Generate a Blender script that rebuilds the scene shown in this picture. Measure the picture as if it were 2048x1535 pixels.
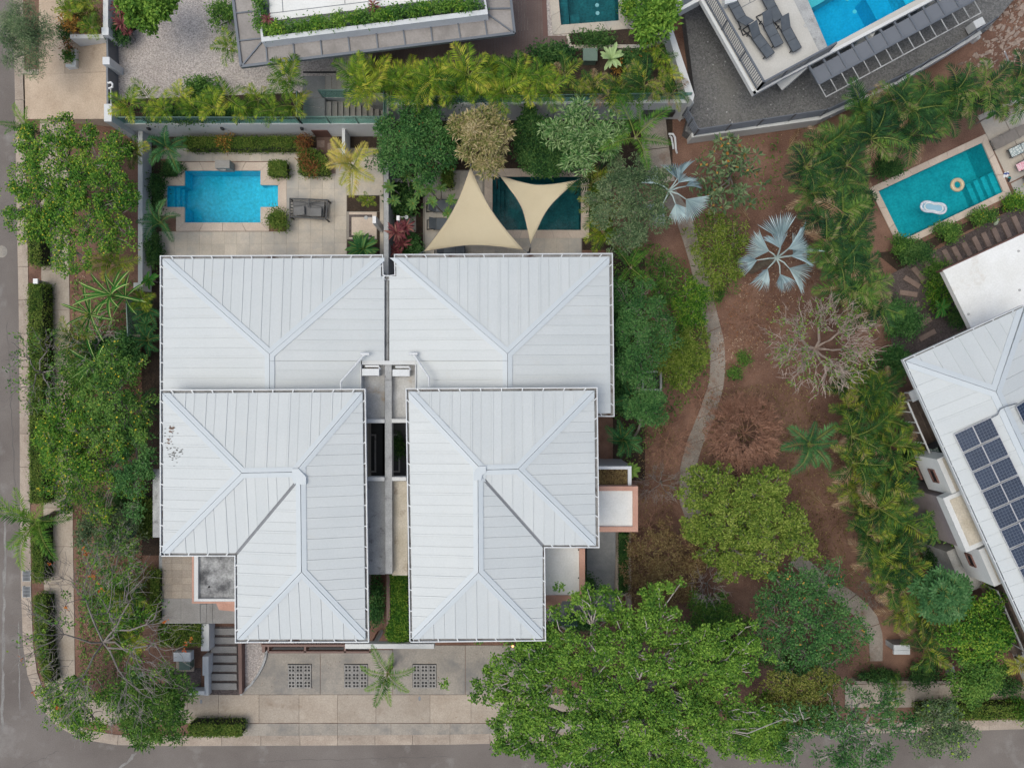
import bpy, bmesh, math, random
import numpy as np
from mathutils import Vector, Matrix, Euler
sc = bpy.context.scene
for o in list(bpy.data.objects): bpy.data.objects.remove(o)
# ------------------------------------------------------------------ camera, sky, sun, exposure
S = 0.0265            # metres per photo pixel at ground level
H = 38.0              # height of the drone above ground
cam = bpy.data.cameras.new('camera'); camo = bpy.data.objects.new('camera', cam); sc.collection.objects.link(camo)
camo.location = (0, 0, H); camo.rotation_euler = (0, 0, 0)
cam.sensor_width = 36.0; cam.lens = 36.0 * H / (2048 * S); cam.clip_end = 2000; cam.clip_start = 0.5
sc.camera = camo
world = bpy.data.worlds.new('World'); sc.world = world; world.use_nodes = True
wn = world.node_tree.nodes; wl = world.node_tree.links
bg = wn['Background']; bg.inputs[1].default_value = 0.15
SUN_EL, SUN_AZ = math.radians(70), math.radians(250)     # overcast, brighter towards the west
sky = wn.new('ShaderNodeTexSky'); sky.sky_type = 'NISHITA'; sky.sun_disc = False
sky.sun_elevation = SUN_EL; sky.sun_rotation = SUN_AZ; sky.air_density = 0.6; sky.dust_density = 4.5; sky.ozone_density = 1.0
tn = wn.new('ShaderNodeMix'); tn.data_type = 'RGBA'; tn.blend_type = 'MULTIPLY'; tn.inputs[0].default_value = 1.0; tn.inputs[7].default_value = (0.955, 1.02, 0.985, 1)   # thin overcast: whiter, less violet
wl.new(sky.outputs[0], tn.inputs[6]); wl.new(tn.outputs[2], bg.inputs[0])
sl = bpy.data.lights.new('sun', 'SUN'); sl.energy = 0.5; sl.angle = math.radians(60); sl.color = (0.98, 0.99, 0.91)
so = bpy.data.objects.new('sun', sl); sc.collection.objects.link(so)
sd = Vector((math.sin(SUN_AZ) * math.cos(SUN_EL), math.cos(SUN_AZ) * math.cos(SUN_EL), math.sin(SUN_EL)))
so.rotation_euler = (-sd).to_track_quat('-Z', 'Y').to_euler(); so.location = sd * 60
vs = sc.view_settings; vs.view_transform = 'Standard'; vs.look = 'None'; vs.gamma = 1.0; vs.exposure = 0.33
vs.use_curve_mapping = False
sc.render.engine = 'CYCLES'
sc.cycles.max_bounces = 8; sc.cycles.transparent_max_bounces = 12
# ------------------------------------------------------------------ helpers
rnd = random.Random(7); rng = np.random.default_rng(7)
C = sc.collection
ORD = ('first second third fourth fifth sixth seventh eighth ninth tenth eleventh twelfth thirteenth fourteenth fifteenth sixteenth '
       'seventeenth eighteenth nineteenth twentieth twenty-first twenty-second twenty-third twenty-fourth twenty-fifth twenty-sixth '
       'twenty-seventh twenty-eighth twenty-ninth thirtieth').split()
def P(px, py, z=0.0):
    k = S * (H - z) / H
    return Vector(((px - 1024) * k, (767.5 - py) * k, z))
def lin(r, g, b):
    return tuple(((c / 255) / 12.92 if c / 255 <= 0.04045 else ((c / 255 + 0.055) / 1.055) ** 2.4) for c in (r, g, b)) + (1.0,)
# ---- materials
def newmat(name):
    m = bpy.data.materials.new(name); m.use_nodes = True
    return m, m.node_tree.nodes, m.node_tree.links, m.node_tree.nodes['Principled BSDF']
def noise(n, l, vec, scale, detail=4, rough=0.6):
    t = n.new('ShaderNodeTexNoise'); t.inputs['Scale'].default_value = scale; t.inputs['Detail'].default_value = detail
    t.inputs['Roughness'].default_value = rough; l.new(vec, t.inputs['Vector']); return t.outputs['Fac']
def ramp(n, l, fac, stops):
    r = n.new('ShaderNodeValToRGB'); l.new(fac, r.inputs[0])
    e = r.color_ramp.elements
    while len(e) < len(stops): e.new(0.5)
    for i, (p, c) in enumerate(stops): e[i].position = p; e[i].color = c
    return r.outputs[0]
def math_(n, l, op, a, b):
    m = n.new('ShaderNodeMath'); m.operation = op
    for i, x in enumerate((a, b)):
        if isinstance(x, (int, float)): m.inputs[i].default_value = x
        else: l.new(x, m.inputs[i])
    return m.outputs[0]
def mixc(n, l, fac, a, b, mode='MIX'):
    m = n.new('ShaderNodeMix'); m.data_type = 'RGBA'; m.blend_type = mode
    for s, x in ((m.inputs[0], fac), (m.inputs[6], a), (m.inputs[7], b)):
        if isinstance(x, (int, float)): s.default_value = x
        elif isinstance(x, tuple): s.default_value = x
        else: l.new(x, s)
    return m.outputs[2]
def surf(name, c1, c2, scale=1.5, rough=0.8, fine=30.0, fine_amt=0.25, bump=0.2, stain=None, stain_scale=0.6, stain_lo=0.55, stain_hi=0.7,
         objvar=0.0, bump_scale=None, speck=None, metallic=0.0):
    """two-tone surface with broad noise, fine grain, optional stains, per-object variation and relief"""
    m, n, l, b = newmat(name)
    pos = n.new('ShaderNodeNewGeometry').outputs['Position']
    f = noise(n, l, pos, scale, 6)
    col = ramp(n, l, f, [(0.32, c1), (0.68, c2)])
    g = noise(n, l, pos, fine, 3)
    gr = ramp(n, l, g, [(0.3, (1 - fine_amt,) * 3 + (1,)), (0.7, (1 + fine_amt * 0.4,) * 3 + (1,))])
    col = mixc(n, l, 1.0, col, gr, 'MULTIPLY')
    if speck:
        v = n.new('ShaderNodeTexVoronoi'); v.inputs['Scale'].default_value = speck; l.new(pos, v.inputs['Vector'])
        vr = n.new('ShaderNodeSeparateColor'); l.new(v.outputs['Color'], vr.inputs[0])
        col = mixc(n, l, 1.0, col, ramp(n, l, vr.outputs[0], [(0.0, (0.70, 0.70, 0.70, 1)), (0.5, (0.98, 0.98, 0.98, 1)), (1.0, (1.28, 1.28, 1.28, 1))]), 'MULTIPLY')
    if stain:
        s = noise(n, l, pos, stain_scale, 8, 0.65)
        sf = ramp(n, l, s, [(stain_lo, (0, 0, 0, 1)), (stain_hi, (1, 1, 1, 1))])
        col = mixc(n, l, sf, col, stain)
    if objvar:
        oi = n.new('ShaderNodeObjectInfo').outputs['Random']
        col = mixc(n, l, 1.0, col, ramp(n, l, oi, [(0.0, (1 - objvar,) * 3 + (1,)), (1.0, (1 + objvar * 0.5, 1 + objvar * 0.4, 1 + objvar * 0.3, 1))]), 'MULTIPLY')
    l.new(col, b.inputs['Base Color']); b.inputs['Roughness'].default_value = rough; b.inputs['Metallic'].default_value = metallic
    if bump:
        bm = n.new('ShaderNodeBump'); bm.inputs['Strength'].default_value = bump; bm.inputs['Distance'].default_value = 0.03
        l.new(noise(n, l, pos, bump_scale or fine, 4), bm.inputs['Height']); l.new(bm.outputs[0], b.inputs['Normal'])
    return m
def vivid(c, a=1.08):
    g = sum(c) / 3
    return tuple(min(255, max(4, g + (x - g) * a)) for x in c) if c[1] >= max(c[0], c[2]) else c
def leafmat(name, stops, trans=0.3, patch=0.5, pscale=1.1, objvar=0.0, rough=0.65):
    """leaf colours vary per leaf (island), in patches over the plant and per object"""
    m, n, l, b = newmat(name)
    geo = n.new('ShaderNodeNewGeometry')
    f = math_(n, l, 'MULTIPLY', geo.outputs['Random Per Island'], 1.0 - patch - objvar)
    pn = ramp(n, l, noise(n, l, geo.outputs['Position'], pscale, 3), [(0.3, (0, 0, 0, 1)), (0.7, (1, 1, 1, 1))])
    f = math_(n, l, 'ADD', f, math_(n, l, 'MULTIPLY', pn, patch))
    if objvar:
        f = math_(n, l, 'ADD', f, math_(n, l, 'MULTIPLY', n.new('ShaderNodeObjectInfo').outputs['Random'], objvar))
    k = len(stops); stops = [vivid(c) for c in stops]
    col = ramp(n, l, f, [((i + 0.3) / k if i else 0.12, lin(*c)) for i, c in enumerate(stops)])
    l.new(col, b.inputs['Base Color']); b.inputs['Roughness'].default_value = rough
    b.inputs['Specular IOR Level'].default_value = 0.2
    t = n.new('ShaderNodeBsdfTranslucent'); l.new(col, t.inputs['Color'])
    ms = n.new('ShaderNodeMixShader'); ms.inputs[0].default_value = trans
    l.new(b.outputs[0], ms.inputs[1]); l.new(t.outputs[0], ms.inputs[2]); l.new(ms.outputs[0], n['Material Output'].inputs['Surface'])
    return m
def watermat(name, tint, ripple=5.0):
    m, n, l, b = newmat(name)
    pos = n.new('ShaderNodeNewGeometry').outputs['Position']
    tr = n.new('ShaderNodeBsdfTransparent'); tr.inputs[0].default_value = tint
    gl = n.new('ShaderNodeBsdfGlossy'); gl.inputs['Roughness'].default_value = 0.05
    bm = n.new('ShaderNodeBump'); bm.inputs['Strength'].default_value = 0.12; bm.inputs['Distance'].default_value = 0.05
    l.new(noise(n, l, pos, ripple, 3), bm.inputs['Height']); l.new(bm.outputs[0], gl.inputs['Normal'])
    fr = n.new('ShaderNodeFresnel'); fr.inputs[0].default_value = 1.2; l.new(bm.outputs[0], fr.inputs['Normal'])
    ms = n.new('ShaderNodeMixShader'); l.new(fr.outputs[0], ms.inputs[0]); l.new(tr.outputs[0], ms.inputs[1]); l.new(gl.outputs[0], ms.inputs[2])
    l.new(ms.outputs[0], n['Material Output'].inputs['Surface']); return m
def glassmat(name, tint, refl=0.12):
    m, n, l, b = newmat(name)
    tr = n.new('ShaderNodeBsdfTransparent'); tr.inputs[0].default_value = tint
    b.inputs['Base Color'].default_value = tuple(0.5 * x for x in tint[:3]) + (1,); b.inputs['Roughness'].default_value = 0.1
    ms = n.new('ShaderNodeMixShader'); ms.inputs[0].default_value = refl
    l.new(tr.outputs[0], ms.inputs[1]); l.new(b.outputs[0], ms.inputs[2]); l.new(ms.outputs[0], n['Material Output'].inputs['Surface']); return m
def plain(name, c, rough=0.5, metallic=0.0, objvar=0.06):
    return surf(name, c, tuple(x * 0.9 for x in c[:3]) + (1,), 2.0, rough, 25, 0.12, 0.05, objvar=objvar, metallic=metallic)
# ---- mesh builder
class MB:
    def __init__(s): s.v = []; s.nv = 0; s.loops = []; s.tot = []; s.mi = []
    def add(s, verts, faces, mi=0):
        verts = np.asarray([tuple(p) for p in verts] if not isinstance(verts, np.ndarray) else verts, dtype=np.float32).reshape(-1, 3)
        if isinstance(faces, np.ndarray):
            s.loops.append((faces + s.nv).ravel()); s.tot.append(np.full(len(faces), faces.shape[1])); s.mi.append(np.full(len(faces), mi))
        else:
            s.loops.append(np.concatenate([np.asarray(f) for f in faces]) + s.nv); s.tot.append(np.array([len(f) for f in faces])); s.mi.append(np.full(len(faces), mi))
        s.v.append(verts); s.nv += len(verts); return s
    def prism(s, top, zb, mi=0, bottom=False):
        """vertical prism under a polygon of 3-D points; zb = bottom z"""
        n = len(top); top = [Vector(p) for p in top]
        a = sum(top[i].x * top[(i + 1) % n].y - top[(i + 1) % n].x * top[i].y for i in range(n))
        if a < 0: top = top[::-1]
        vs_ = top + [Vector((p.x, p.y, zb)) for p in top]
        f = [list(range(n))] + [[i, i + n, (i + 1) % n + n, (i + 1) % n] for i in range(n)]
        if bottom: f.append(list(range(2 * n - 1, n - 1, -1)))
        return s.add(vs_, f, mi)
    def obox(s, c, ax, ay, az, hx, hy, hz, mi=0):
        ax, ay, az = Vector(ax).normalized(), Vector(ay).normalized(), Vector(az).normalized(); c = Vector(c)
        vs_ = [c + ax * hx * i + ay * hy * j + az * hz * k for k in (-1, 1) for j in (-1, 1) for i in (-1, 1)]
        return s.add(vs_, [[0, 2, 3, 1], [4, 5, 7, 6], [0, 1, 5, 4], [2, 6, 7, 3], [0, 4, 6, 2], [1, 3, 7, 5]], mi)
    def box(s, x0, y0, z0, x1, y1, z1, mi=0):
        return s.obox(((x0 + x1) / 2, (y0 + y1) / 2, (z0 + z1) / 2), (1, 0, 0), (0, 1, 0), (0, 0, 1), abs(x1 - x0) / 2, abs(y1 - y0) / 2, abs(z1 - z0) / 2, mi)
    def bar(s, a, b, w, h=None, mi=0, up=(0, 0, 1)):
        a, b = Vector(a), Vector(b); d = b - a
        if d.length < 1e-6: return s
        up = Vector(up)
        if abs(d.normalized().dot(up)) > 0.98: up = Vector((1, 0, 0))
        side = d.cross(up).normalized(); u2 = side.cross(d).normalized()
        return s.obox((a + b) / 2, d, side, u2, d.length / 2, w / 2, (h or w) / 2, mi)
    def tube(s, pts, radii, sides=6, mi=0, cap=True):
        pts = [Vector(p) for p in pts]; n = len(pts); vs_ = []; ref = Vector((0.31, 0.17, 1)).normalized()
        for i, p in enumerate(pts):
            t = (pts[min(i + 1, n - 1)] - pts[max(i - 1, 0)])
            t = t.normalized() if t.length > 1e-9 else Vector((0, 0, 1))
            r0 = ref if abs(t.dot(ref)) < 0.95 else Vector((1, 0, 0))
            a = t.cross(r0).normalized(); b = t.cross(a)
            r = radii[i] if hasattr(radii, '__len__') else radii
            for k in range(sides):
                th = 2 * math.pi * k / sides; vs_.append(p + (a * math.cos(th) + b * math.sin(th)) * r)
        f = [[i * sides + k, i * sides + (k + 1) % sides, (i + 1) * sides + (k + 1) % sides, (i + 1) * sides + k] for i in range(n - 1) for k in range(sides)]
        if cap: f += [list(range(sides))[::-1], [(n - 1) * sides + k for k in range(sides)]]
        return s.add(vs_, f, mi)
    def poly_holes(s, outer, holes, z, mi=0):
        bm = bmesh.new(); es = []
        for loop in [outer] + holes:
            vv = [bm.verts.new((p[0], p[1], z)) for p in loop]
            es += [bm.edges.new((vv[i], vv[(i + 1) % len(vv)])) for i in range(len(vv))]
        bmesh.ops.triangle_fill(bm, use_beauty=True, use_dissolve=False, edges=es, normal=(0, 0, 1))
        bm.verts.index_update(); bm.normal_update()
        fs = [[v.index for v in (f.verts if f.normal.z > 0 else reversed(f.verts))] for f in bm.faces]
        s.add([v.co.copy() for v in bm.verts], fs, mi); bm.free(); return s
    def mesh(s, name, mats, origin=None, smooth=False):
        me = bpy.data.meshes.new(name); v = np.concatenate(s.v)
        if origin is not None: v = v - np.asarray(origin, dtype=np.float32)
        lo = np.concatenate(s.loops).astype(np.int32); tot = np.concatenate(s.tot).astype(np.int32); mi = np.concatenate(s.mi).astype(np.int32)
        me.vertices.add(len(v)); me.vertices.foreach_set('co', v.astype(np.float32).ravel())
        me.loops.add(len(lo)); me.loops.foreach_set('vertex_index', lo)
        me.polygons.add(len(tot)); me.polygons.foreach_set('loop_start', (np.cumsum(tot) - tot).astype(np.int32))
        for m in (mats if isinstance(mats, (list, tuple)) else [mats]): me.materials.append(m)
        me.polygons.foreach_set('material_index', mi)
        me.polygons.foreach_set('use_smooth', np.full(len(tot), smooth))
        me.update(calc_edges=True); me.validate(); return me
    def build(s, name, mats, parent=None, smooth=False):
        """links ONE mesh object; a top-level one gets its origin at the middle of its base, a child keeps world coordinates"""
        if parent is None:
            v = np.concatenate(s.v); lo, hi = v.min(0), v.max(0); org = np.array([(lo[0] + hi[0]) / 2, (lo[1] + hi[1]) / 2, lo[2]])
            o = bpy.data.objects.new(name, s.mesh(name, mats, org, smooth)); o.location = org.tolist()
        else:
            o = bpy.data.objects.new(name, s.mesh(name, mats, None, smooth)); o.parent = parent
            if parent.parent is None: o.matrix_parent_inverse = Matrix.Translation(-parent.location)
        C.objects.link(o); return o
def tag(o, label=None, cat=None, group=None, kind=None):
    if label: o['label'] = label
    if cat: o['category'] = cat
    if group: o['group'] = group
    if kind: o['kind'] = kind
    return o
def thing(name, loc, label, cat, group=None, rz=0.0):
    o = bpy.data.objects.new(name, None); o.empty_display_size = 0.2; o.location = loc; o.rotation_euler = (0, 0, rz); C.objects.link(o)
    return tag(o, label, cat, group)
def inst(name, me, parent, loc=(0, 0, 0), rot=(0, 0, 0), scale=1.0):
    o = bpy.data.objects.new(name, me); o.parent = parent; o.location = loc; o.rotation_euler = rot
    o.scale = (scale,) * 3 if isinstance(scale, (int, float)) else scale
    C.objects.link(o); return o
def wpart(o, parent):   # a child that carries world coordinates
    o.parent = parent; o.matrix_parent_inverse = Matrix.Translation(-parent.location) if parent.parent is None else Matrix(); return o
def poly(pts, z): return [P(x, y, z) for x, y in pts]
def rect(x0, y0, x1, y1): return [(x0, y0), (x1, y0), (x1, y1), (x0, y1)]
# ---- colours and materials
WHITE = (0.74, 0.755, 0.77, 1)
M = dict(
    roof=surf('white_roof_sheet', (0.525, 0.55, 0.558, 1), (0.555, 0.576, 0.58, 1), 0.7, 0.45, 14, 0.05, 0.0, stain=(0.53, 0.535, 0.52, 1), stain_scale=1.3, stain_lo=0.60, stain_hi=0.85, objvar=0.035),
    roofcap=surf('white_roof_cap', (0.51, 0.55, 0.58, 1), (0.54, 0.575, 0.60, 1), 0.8, 0.45, 18, 0.04, 0.0),
    gutterw=plain('white_gutter_metal', (0.66, 0.675, 0.69, 1), 0.4),
    gutterd=surf('dirty_gutter_bed', (0.20, 0.195, 0.19, 1), (0.34, 0.33, 0.32, 1), 1.2, 0.8, 20, 0.3, 0.1, stain=(0.07, 0.04, 0.03, 1), stain_scale=1.5, stain_lo=0.55, stain_hi=0.65),
    valley=plain('grey_valley_metal', (0.20, 0.21, 0.23, 1), 0.5),
    wallw=surf('white_render', (0.60, 0.60, 0.59, 1), (0.67, 0.67, 0.66, 1), 0.8, 0.85, 20, 0.1, 0.05, stain=(0.42, 0.40, 0.37, 1), stain_scale=1.0, stain_lo=0.62, stain_hi=0.8),
    wallg=surf('weathered_grey_concrete', (0.33, 0.33, 0.33, 1), (0.48, 0.48, 0.475, 1), 1.6, 0.9, 18, 0.25, 0.15, stain=(0.13, 0.125, 0.12, 1), stain_scale=2.2, stain_lo=0.56, stain_hi=0.72),
    stainroof=surf('stained_flat_roof', (0.40, 0.385, 0.365, 1), (0.56, 0.55, 0.535, 1), 1.2, 0.9, 14, 0.18, 0.05, stain=(0.36, 0.26, 0.16, 1), stain_scale=1.1, stain_lo=0.56, stain_hi=0.72),
    whiteroof=surf('white_flat_roof', (0.72, 0.71, 0.68, 1), (0.80, 0.795, 0.78, 1), 1.0, 0.85, 12, 0.08, 0.03, stain=(0.52, 0.45, 0.37, 1), stain_scale=0.8, stain_lo=0.58, stain_hi=0.8),
    mouldroof=surf('mouldy_flat_roof', (0.10, 0.10, 0.105, 1), (0.46, 0.46, 0.46, 1), 2.0, 0.9, 12, 0.35, 0.1, stain=(0.62, 0.61, 0.58, 1), stain_scale=1.2, stain_lo=0.62, stain_hi=0.8),
    beigeroof=surf('beige_flat_roof', (0.46, 0.40, 0.31, 1), (0.60, 0.54, 0.45, 1), 1.2, 0.9, 14, 0.2, 0.05, stain=(0.24, 0.175, 0.13, 1), stain_scale=1.3, stain_lo=0.56, stain_hi=0.70),
    terra=surf('terracotta_paint', (0.50, 0.27, 0.20, 1), (0.60, 0.35, 0.27, 1), 1.0, 0.85, 16, 0.12, 0.05),
    dirt=surf('reddish_dirt', (0.125, 0.062, 0.043, 1), (0.265, 0.150, 0.107, 1), 0.45, 0.95, 22, 0.5, 0.7, stain=(0.32, 0.185, 0.13, 1), stain_scale=0.28, stain_lo=0.52, stain_hi=0.75, bump_scale=12),
    soil=surf('dark_planting_soil', (0.030, 0.020, 0.014, 1), (0.07, 0.045, 0.03, 1), 2.0, 0.95, 22, 0.5, 0.8),
    asphalt=surf('asphalt', (0.145, 0.122, 0.110, 1), (0.220, 0.193, 0.176, 1), 0.22, 0.92, 28, 0.3, 0.2, stain=(0.30, 0.285, 0.27, 1), stain_scale=0.5, stain_lo=0.56, stain_hi=0.80),
    kerb=surf('kerb_concrete', (0.33, 0.265, 0.215, 1), (0.46, 0.385, 0.32, 1), 0.9, 0.9, 18, 0.25, 0.15, stain=(0.20, 0.14, 0.10, 1), stain_scale=1.3, stain_lo=0.60, stain_hi=0.75, objvar=0.10),
    walk=surf('sidewalk_concrete', (0.37, 0.305, 0.245, 1), (0.46, 0.395, 0.33, 1), 0.7, 0.9, 16, 0.2, 0.1, stain=(0.27, 0.205, 0.155, 1), stain_scale=0.8, stain_lo=0.58, stain_hi=0.75, objvar=0.12),
    drive=surf('driveway_concrete', (0.29, 0.26, 0.225, 1), (0.40, 0.355, 0.305, 1), 0.5, 0.9, 14, 0.2, 0.1, stain=(0.20, 0.19, 0.18, 1), stain_scale=0.55, stain_lo=0.48, stain_hi=0.66, objvar=0.08),
    tandrive=surf('tan_driveway_concrete', (0.42, 0.32, 0.235, 1), (0.54, 0.43, 0.33, 1), 0.7, 0.9, 16, 0.2, 0.1, stain=(0.27, 0.19, 0.13, 1), stain_scale=0.9, stain_lo=0.62, stain_hi=0.78, objvar=0.1),
    patio=surf('beige_patio_tile', (0.48, 0.42, 0.35, 1), (0.58, 0.515, 0.435, 1), 0.6, 0.8, 16, 0.12, 0.05, stain=(0.36, 0.345, 0.325, 1), stain_scale=0.35, stain_lo=0.46, stain_hi=0.62, objvar=0.10),
    mortar=plain('tile_mortar', (0.30, 0.27, 0.24, 1), 0.9),
    coping=surf('pink_beige_coping', (0.52, 0.42, 0.345, 1), (0.62, 0.52, 0.44, 1), 1.0, 0.8, 18, 0.15, 0.05, objvar=0.07),
    path=surf('garden_path_concrete', (0.26, 0.225, 0.195, 1), (0.39, 0.34, 0.295, 1), 0.9, 0.9, 16, 0.25, 0.15, stain=(0.19, 0.115, 0.08, 1), stain_scale=0.8, stain_lo=0.55, stain_hi=0.75, objvar=0.1),
    gravel=surf('pinkish_gravel', (0.44, 0.385, 0.355, 1), (0.54, 0.485, 0.455, 1), 0.35, 0.95, 30, 0.4, 0.8, speck=20, stain=(0.30, 0.20, 0.15, 1), stain_scale=0.5, stain_lo=0.66, stain_hi=0.82),
    dgravel=surf('dark_gravel', (0.135, 0.135, 0.136, 1), (0.195, 0.19, 0.186, 1), 0.3, 0.95, 30, 0.4, 0.8, speck=15, stain=(0.155, 0.15, 0.14, 1), stain_scale=0.3, stain_lo=0.5, stain_hi=0.75),
    bgravel=surf('brownish_gravel', (0.085, 0.065, 0.06, 1), (0.15, 0.12, 0.115, 1), 0.7, 0.95, 30, 0.5, 0.8, speck=18),
    deck=surf('brown_deck_board', (0.12, 0.078, 0.066, 1), (0.185, 0.13, 0.112, 1), 0.7, 0.7, 20, 0.3, 0.05),
    step=surf('grey_step_stone', (0.27, 0.255, 0.24, 1), (0.34, 0.325, 0.31, 1), 1.5, 0.9, 20, 0.2, 0.1, objvar=0.08),
    plank=surf('stepping_plank', (0.22, 0.155, 0.13, 1), (0.30, 0.22, 0.185, 1), 2.0, 0.85, 30, 0.3, 0.15, objvar=0.15),
    greytile=surf('grey_stair_tile', (0.20, 0.205, 0.21, 1), (0.29, 0.29, 0.285, 1), 1.0, 0.85, 14, 0.15, 0.05, objvar=0.1),
    woodtile=surf('brown_wood_tile', (0.17, 0.125, 0.10, 1), (0.28, 0.215, 0.175, 1), 1.3, 0.7, 20, 0.3, 0.05, objvar=0.25),
    greymetal=plain('slate_grey_metal', (0.16, 0.175, 0.20, 1), 0.45, 0.3),
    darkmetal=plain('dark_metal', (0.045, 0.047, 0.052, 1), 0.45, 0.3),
    brownmetal=plain('brown_metal', (0.15, 0.075, 0.06, 1), 0.5),
    fabric=surf('grey_sling_fabric', (0.085, 0.10, 0.12, 1), (0.12, 0.135, 0.155, 1), 3.0, 0.85, 60, 0.2, 0.1, objvar=0.08),
    taupe=surf('taupe_fabric', (0.20, 0.175, 0.155, 1), (0.26, 0.23, 0.205, 1), 3.0, 0.9, 60, 0.2, 0.1),
    sail=surf('sand_sail_cloth', (0.52, 0.435, 0.29, 1), (0.565, 0.48, 0.33, 1), 0.5, 0.85, 60, 0.08, 0.1),
    black=plain('black_void', (0.012, 0.012, 0.014, 1), 0.6),
    pvc=plain('white_plastic', (0.80, 0.80, 0.80, 1), 0.4),
    greenbox=plain('green_cabinet', (0.13, 0.19, 0.15, 1), 0.6),
    bark=surf('pale_bark', (0.22, 0.185, 0.155, 1), (0.36, 0.32, 0.285, 1), 4, 0.9, 25, 0.3, 0.3),
    barkw=surf('whitish_bark', (0.34, 0.30, 0.265, 1), (0.50, 0.46, 0.42, 1), 4, 0.9, 25, 0.25, 0.3),
    barkp=surf('pinkish_bark', (0.34, 0.26, 0.215, 1), (0.50, 0.41, 0.355, 1), 3, 0.9, 25, 0.25, 0.2),
    barkr=surf('reddish_twig', (0.27, 0.135, 0.088, 1), (0.40, 0.225, 0.155, 1), 3, 0.9, 25, 0.25, 0.2),
    barkg=surf('grey_twig', (0.19, 0.165, 0.15, 1), (0.32, 0.285, 0.26, 1), 3, 0.9, 25, 0.25, 0.2),
    barkd=surf('dark_bark', (0.07, 0.052, 0.04, 1), (0.13, 0.10, 0.08, 1), 4, 0.9, 25, 0.3, 0.3),
    palmtrunk=surf('palm_trunk', (0.16, 0.12, 0.085, 1), (0.26, 0.21, 0.16, 1), 5, 0.9, 25, 0.3, 0.4),
    twig=plain('hedge_twigs', (0.020, 0.026, 0.010, 1), 0.9),
    tileb=surf('blue_pool_tile', (0.13, 0.60, 0.76, 1), (0.19, 0.68, 0.82, 1), 3.0, 0.5, 7, 0.26, 0.02),  # mottled brightness of the water's ripples is put into the pool tile colour
    tiled=surf('dark_green_pool_tile', (0.010, 0.10, 0.115, 1), (0.03, 0.19, 0.20, 1), 1.8, 0.5, 9, 0.45, 0.02),
    tilet=surf('teal_pool_tile', (0.03, 0.40, 0.45, 1), (0.06, 0.50, 0.54, 1), 2.0, 0.5, 9, 0.25, 0.02),
    tiledeep=surf('deep_blue_pool_tile', (0.05, 0.44, 0.68, 1), (0.08, 0.52, 0.75, 1), 3.0, 0.5, 9, 0.16, 0.02),
    water=watermat('pool_water', (0.30, 0.84, 0.92, 1)), waterd=watermat('dark_pool_water', (0.55, 0.82, 0.86, 1)), watert=watermat('teal_pool_water', (0.38, 0.88, 0.93, 1)),
    glass=glassmat('green_glass', (0.62, 0.86, 0.80, 1), 0.30), smoke=glassmat('smoked_canopy_sheet', (0.62, 0.60, 0.58, 1), 0.45),
)
# ================================================================== SETTING
KERB = [(18, -400), (27, 60), (30, 200), (33, 400), (37, 600), (39, 800), (40, 1000), (42, 1180), (46, 1290), (55, 1350), (76, 1408), (115, 1452), (165, 1478), (235, 1489),
        (365, 1491), (600, 1490), (900, 1488), (1300, 1480), (1700, 1467), (2048, 1457), (2500, 1444)]
def offset_line(pts, d):
    out = []
    for i, p in enumerate(pts):
        a = Vector(pts[max(i - 1, 0)]); b = Vector(pts[min(i + 1, len(pts) - 1)]); t = (b - a).normalized()
        out.append((p[0] + t.y * d, p[1] - t.x * d))
    return out
KIN = offset_line(KERB, 20); ROUT = offset_line(KERB, -330)
POOLA = [(369, 341), (521, 341), (521, 370), (556, 370), (556, 414), (521, 414), (521, 445), (369, 445), (369, 414), (333, 414), (333, 371), (369, 371)]
POOLB = rect(985, 353, 1162, 460)
POOLC = [(1757, 382), (1965, 285), (2007, 383), (1805, 480)]
TZ = 1.75   # terrace level
# ground under everything, then the road sheet, then the raised lots with openings for the pools
g = MB(); g.poly_holes([(-260, -260), (260, -260), (260, 260), (-260, 260)], [[P(*q)[:2] for q in rect(100, -300, 2200, 1300)]], -0.25)
tag(g.build('ground', M['dirt']), kind='structure')
r = MB(); n = len(KERB); a = [P(x, y, -0.14) for x, y in KERB]; b = [P(x, y, -0.14) for x, y in ROUT]
r.add(a + b, [[i, i + n, i + n + 1, i + 1] for i in range(n - 1)])
tag(r.build('road', M['asphalt']), kind='structure')
lot = KIN + [(5000, 1375), (5000, -3500), (-40, -3500)]
g = MB(); L = poly(lot, 0)
g.poly_holes(L, [poly(p, 0) for p in (POOLA, POOLB, POOLC)], 0.0)
nl = len(L); g.add(L + [Vector((p.x, p.y, -0.24)) for p in L], [[i, (i + 1) % nl, (i + 1) % nl + nl, i + nl] for i in range(nl)])
tag(g.build('garden_ground', M['dirt']), kind='structure')
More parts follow.
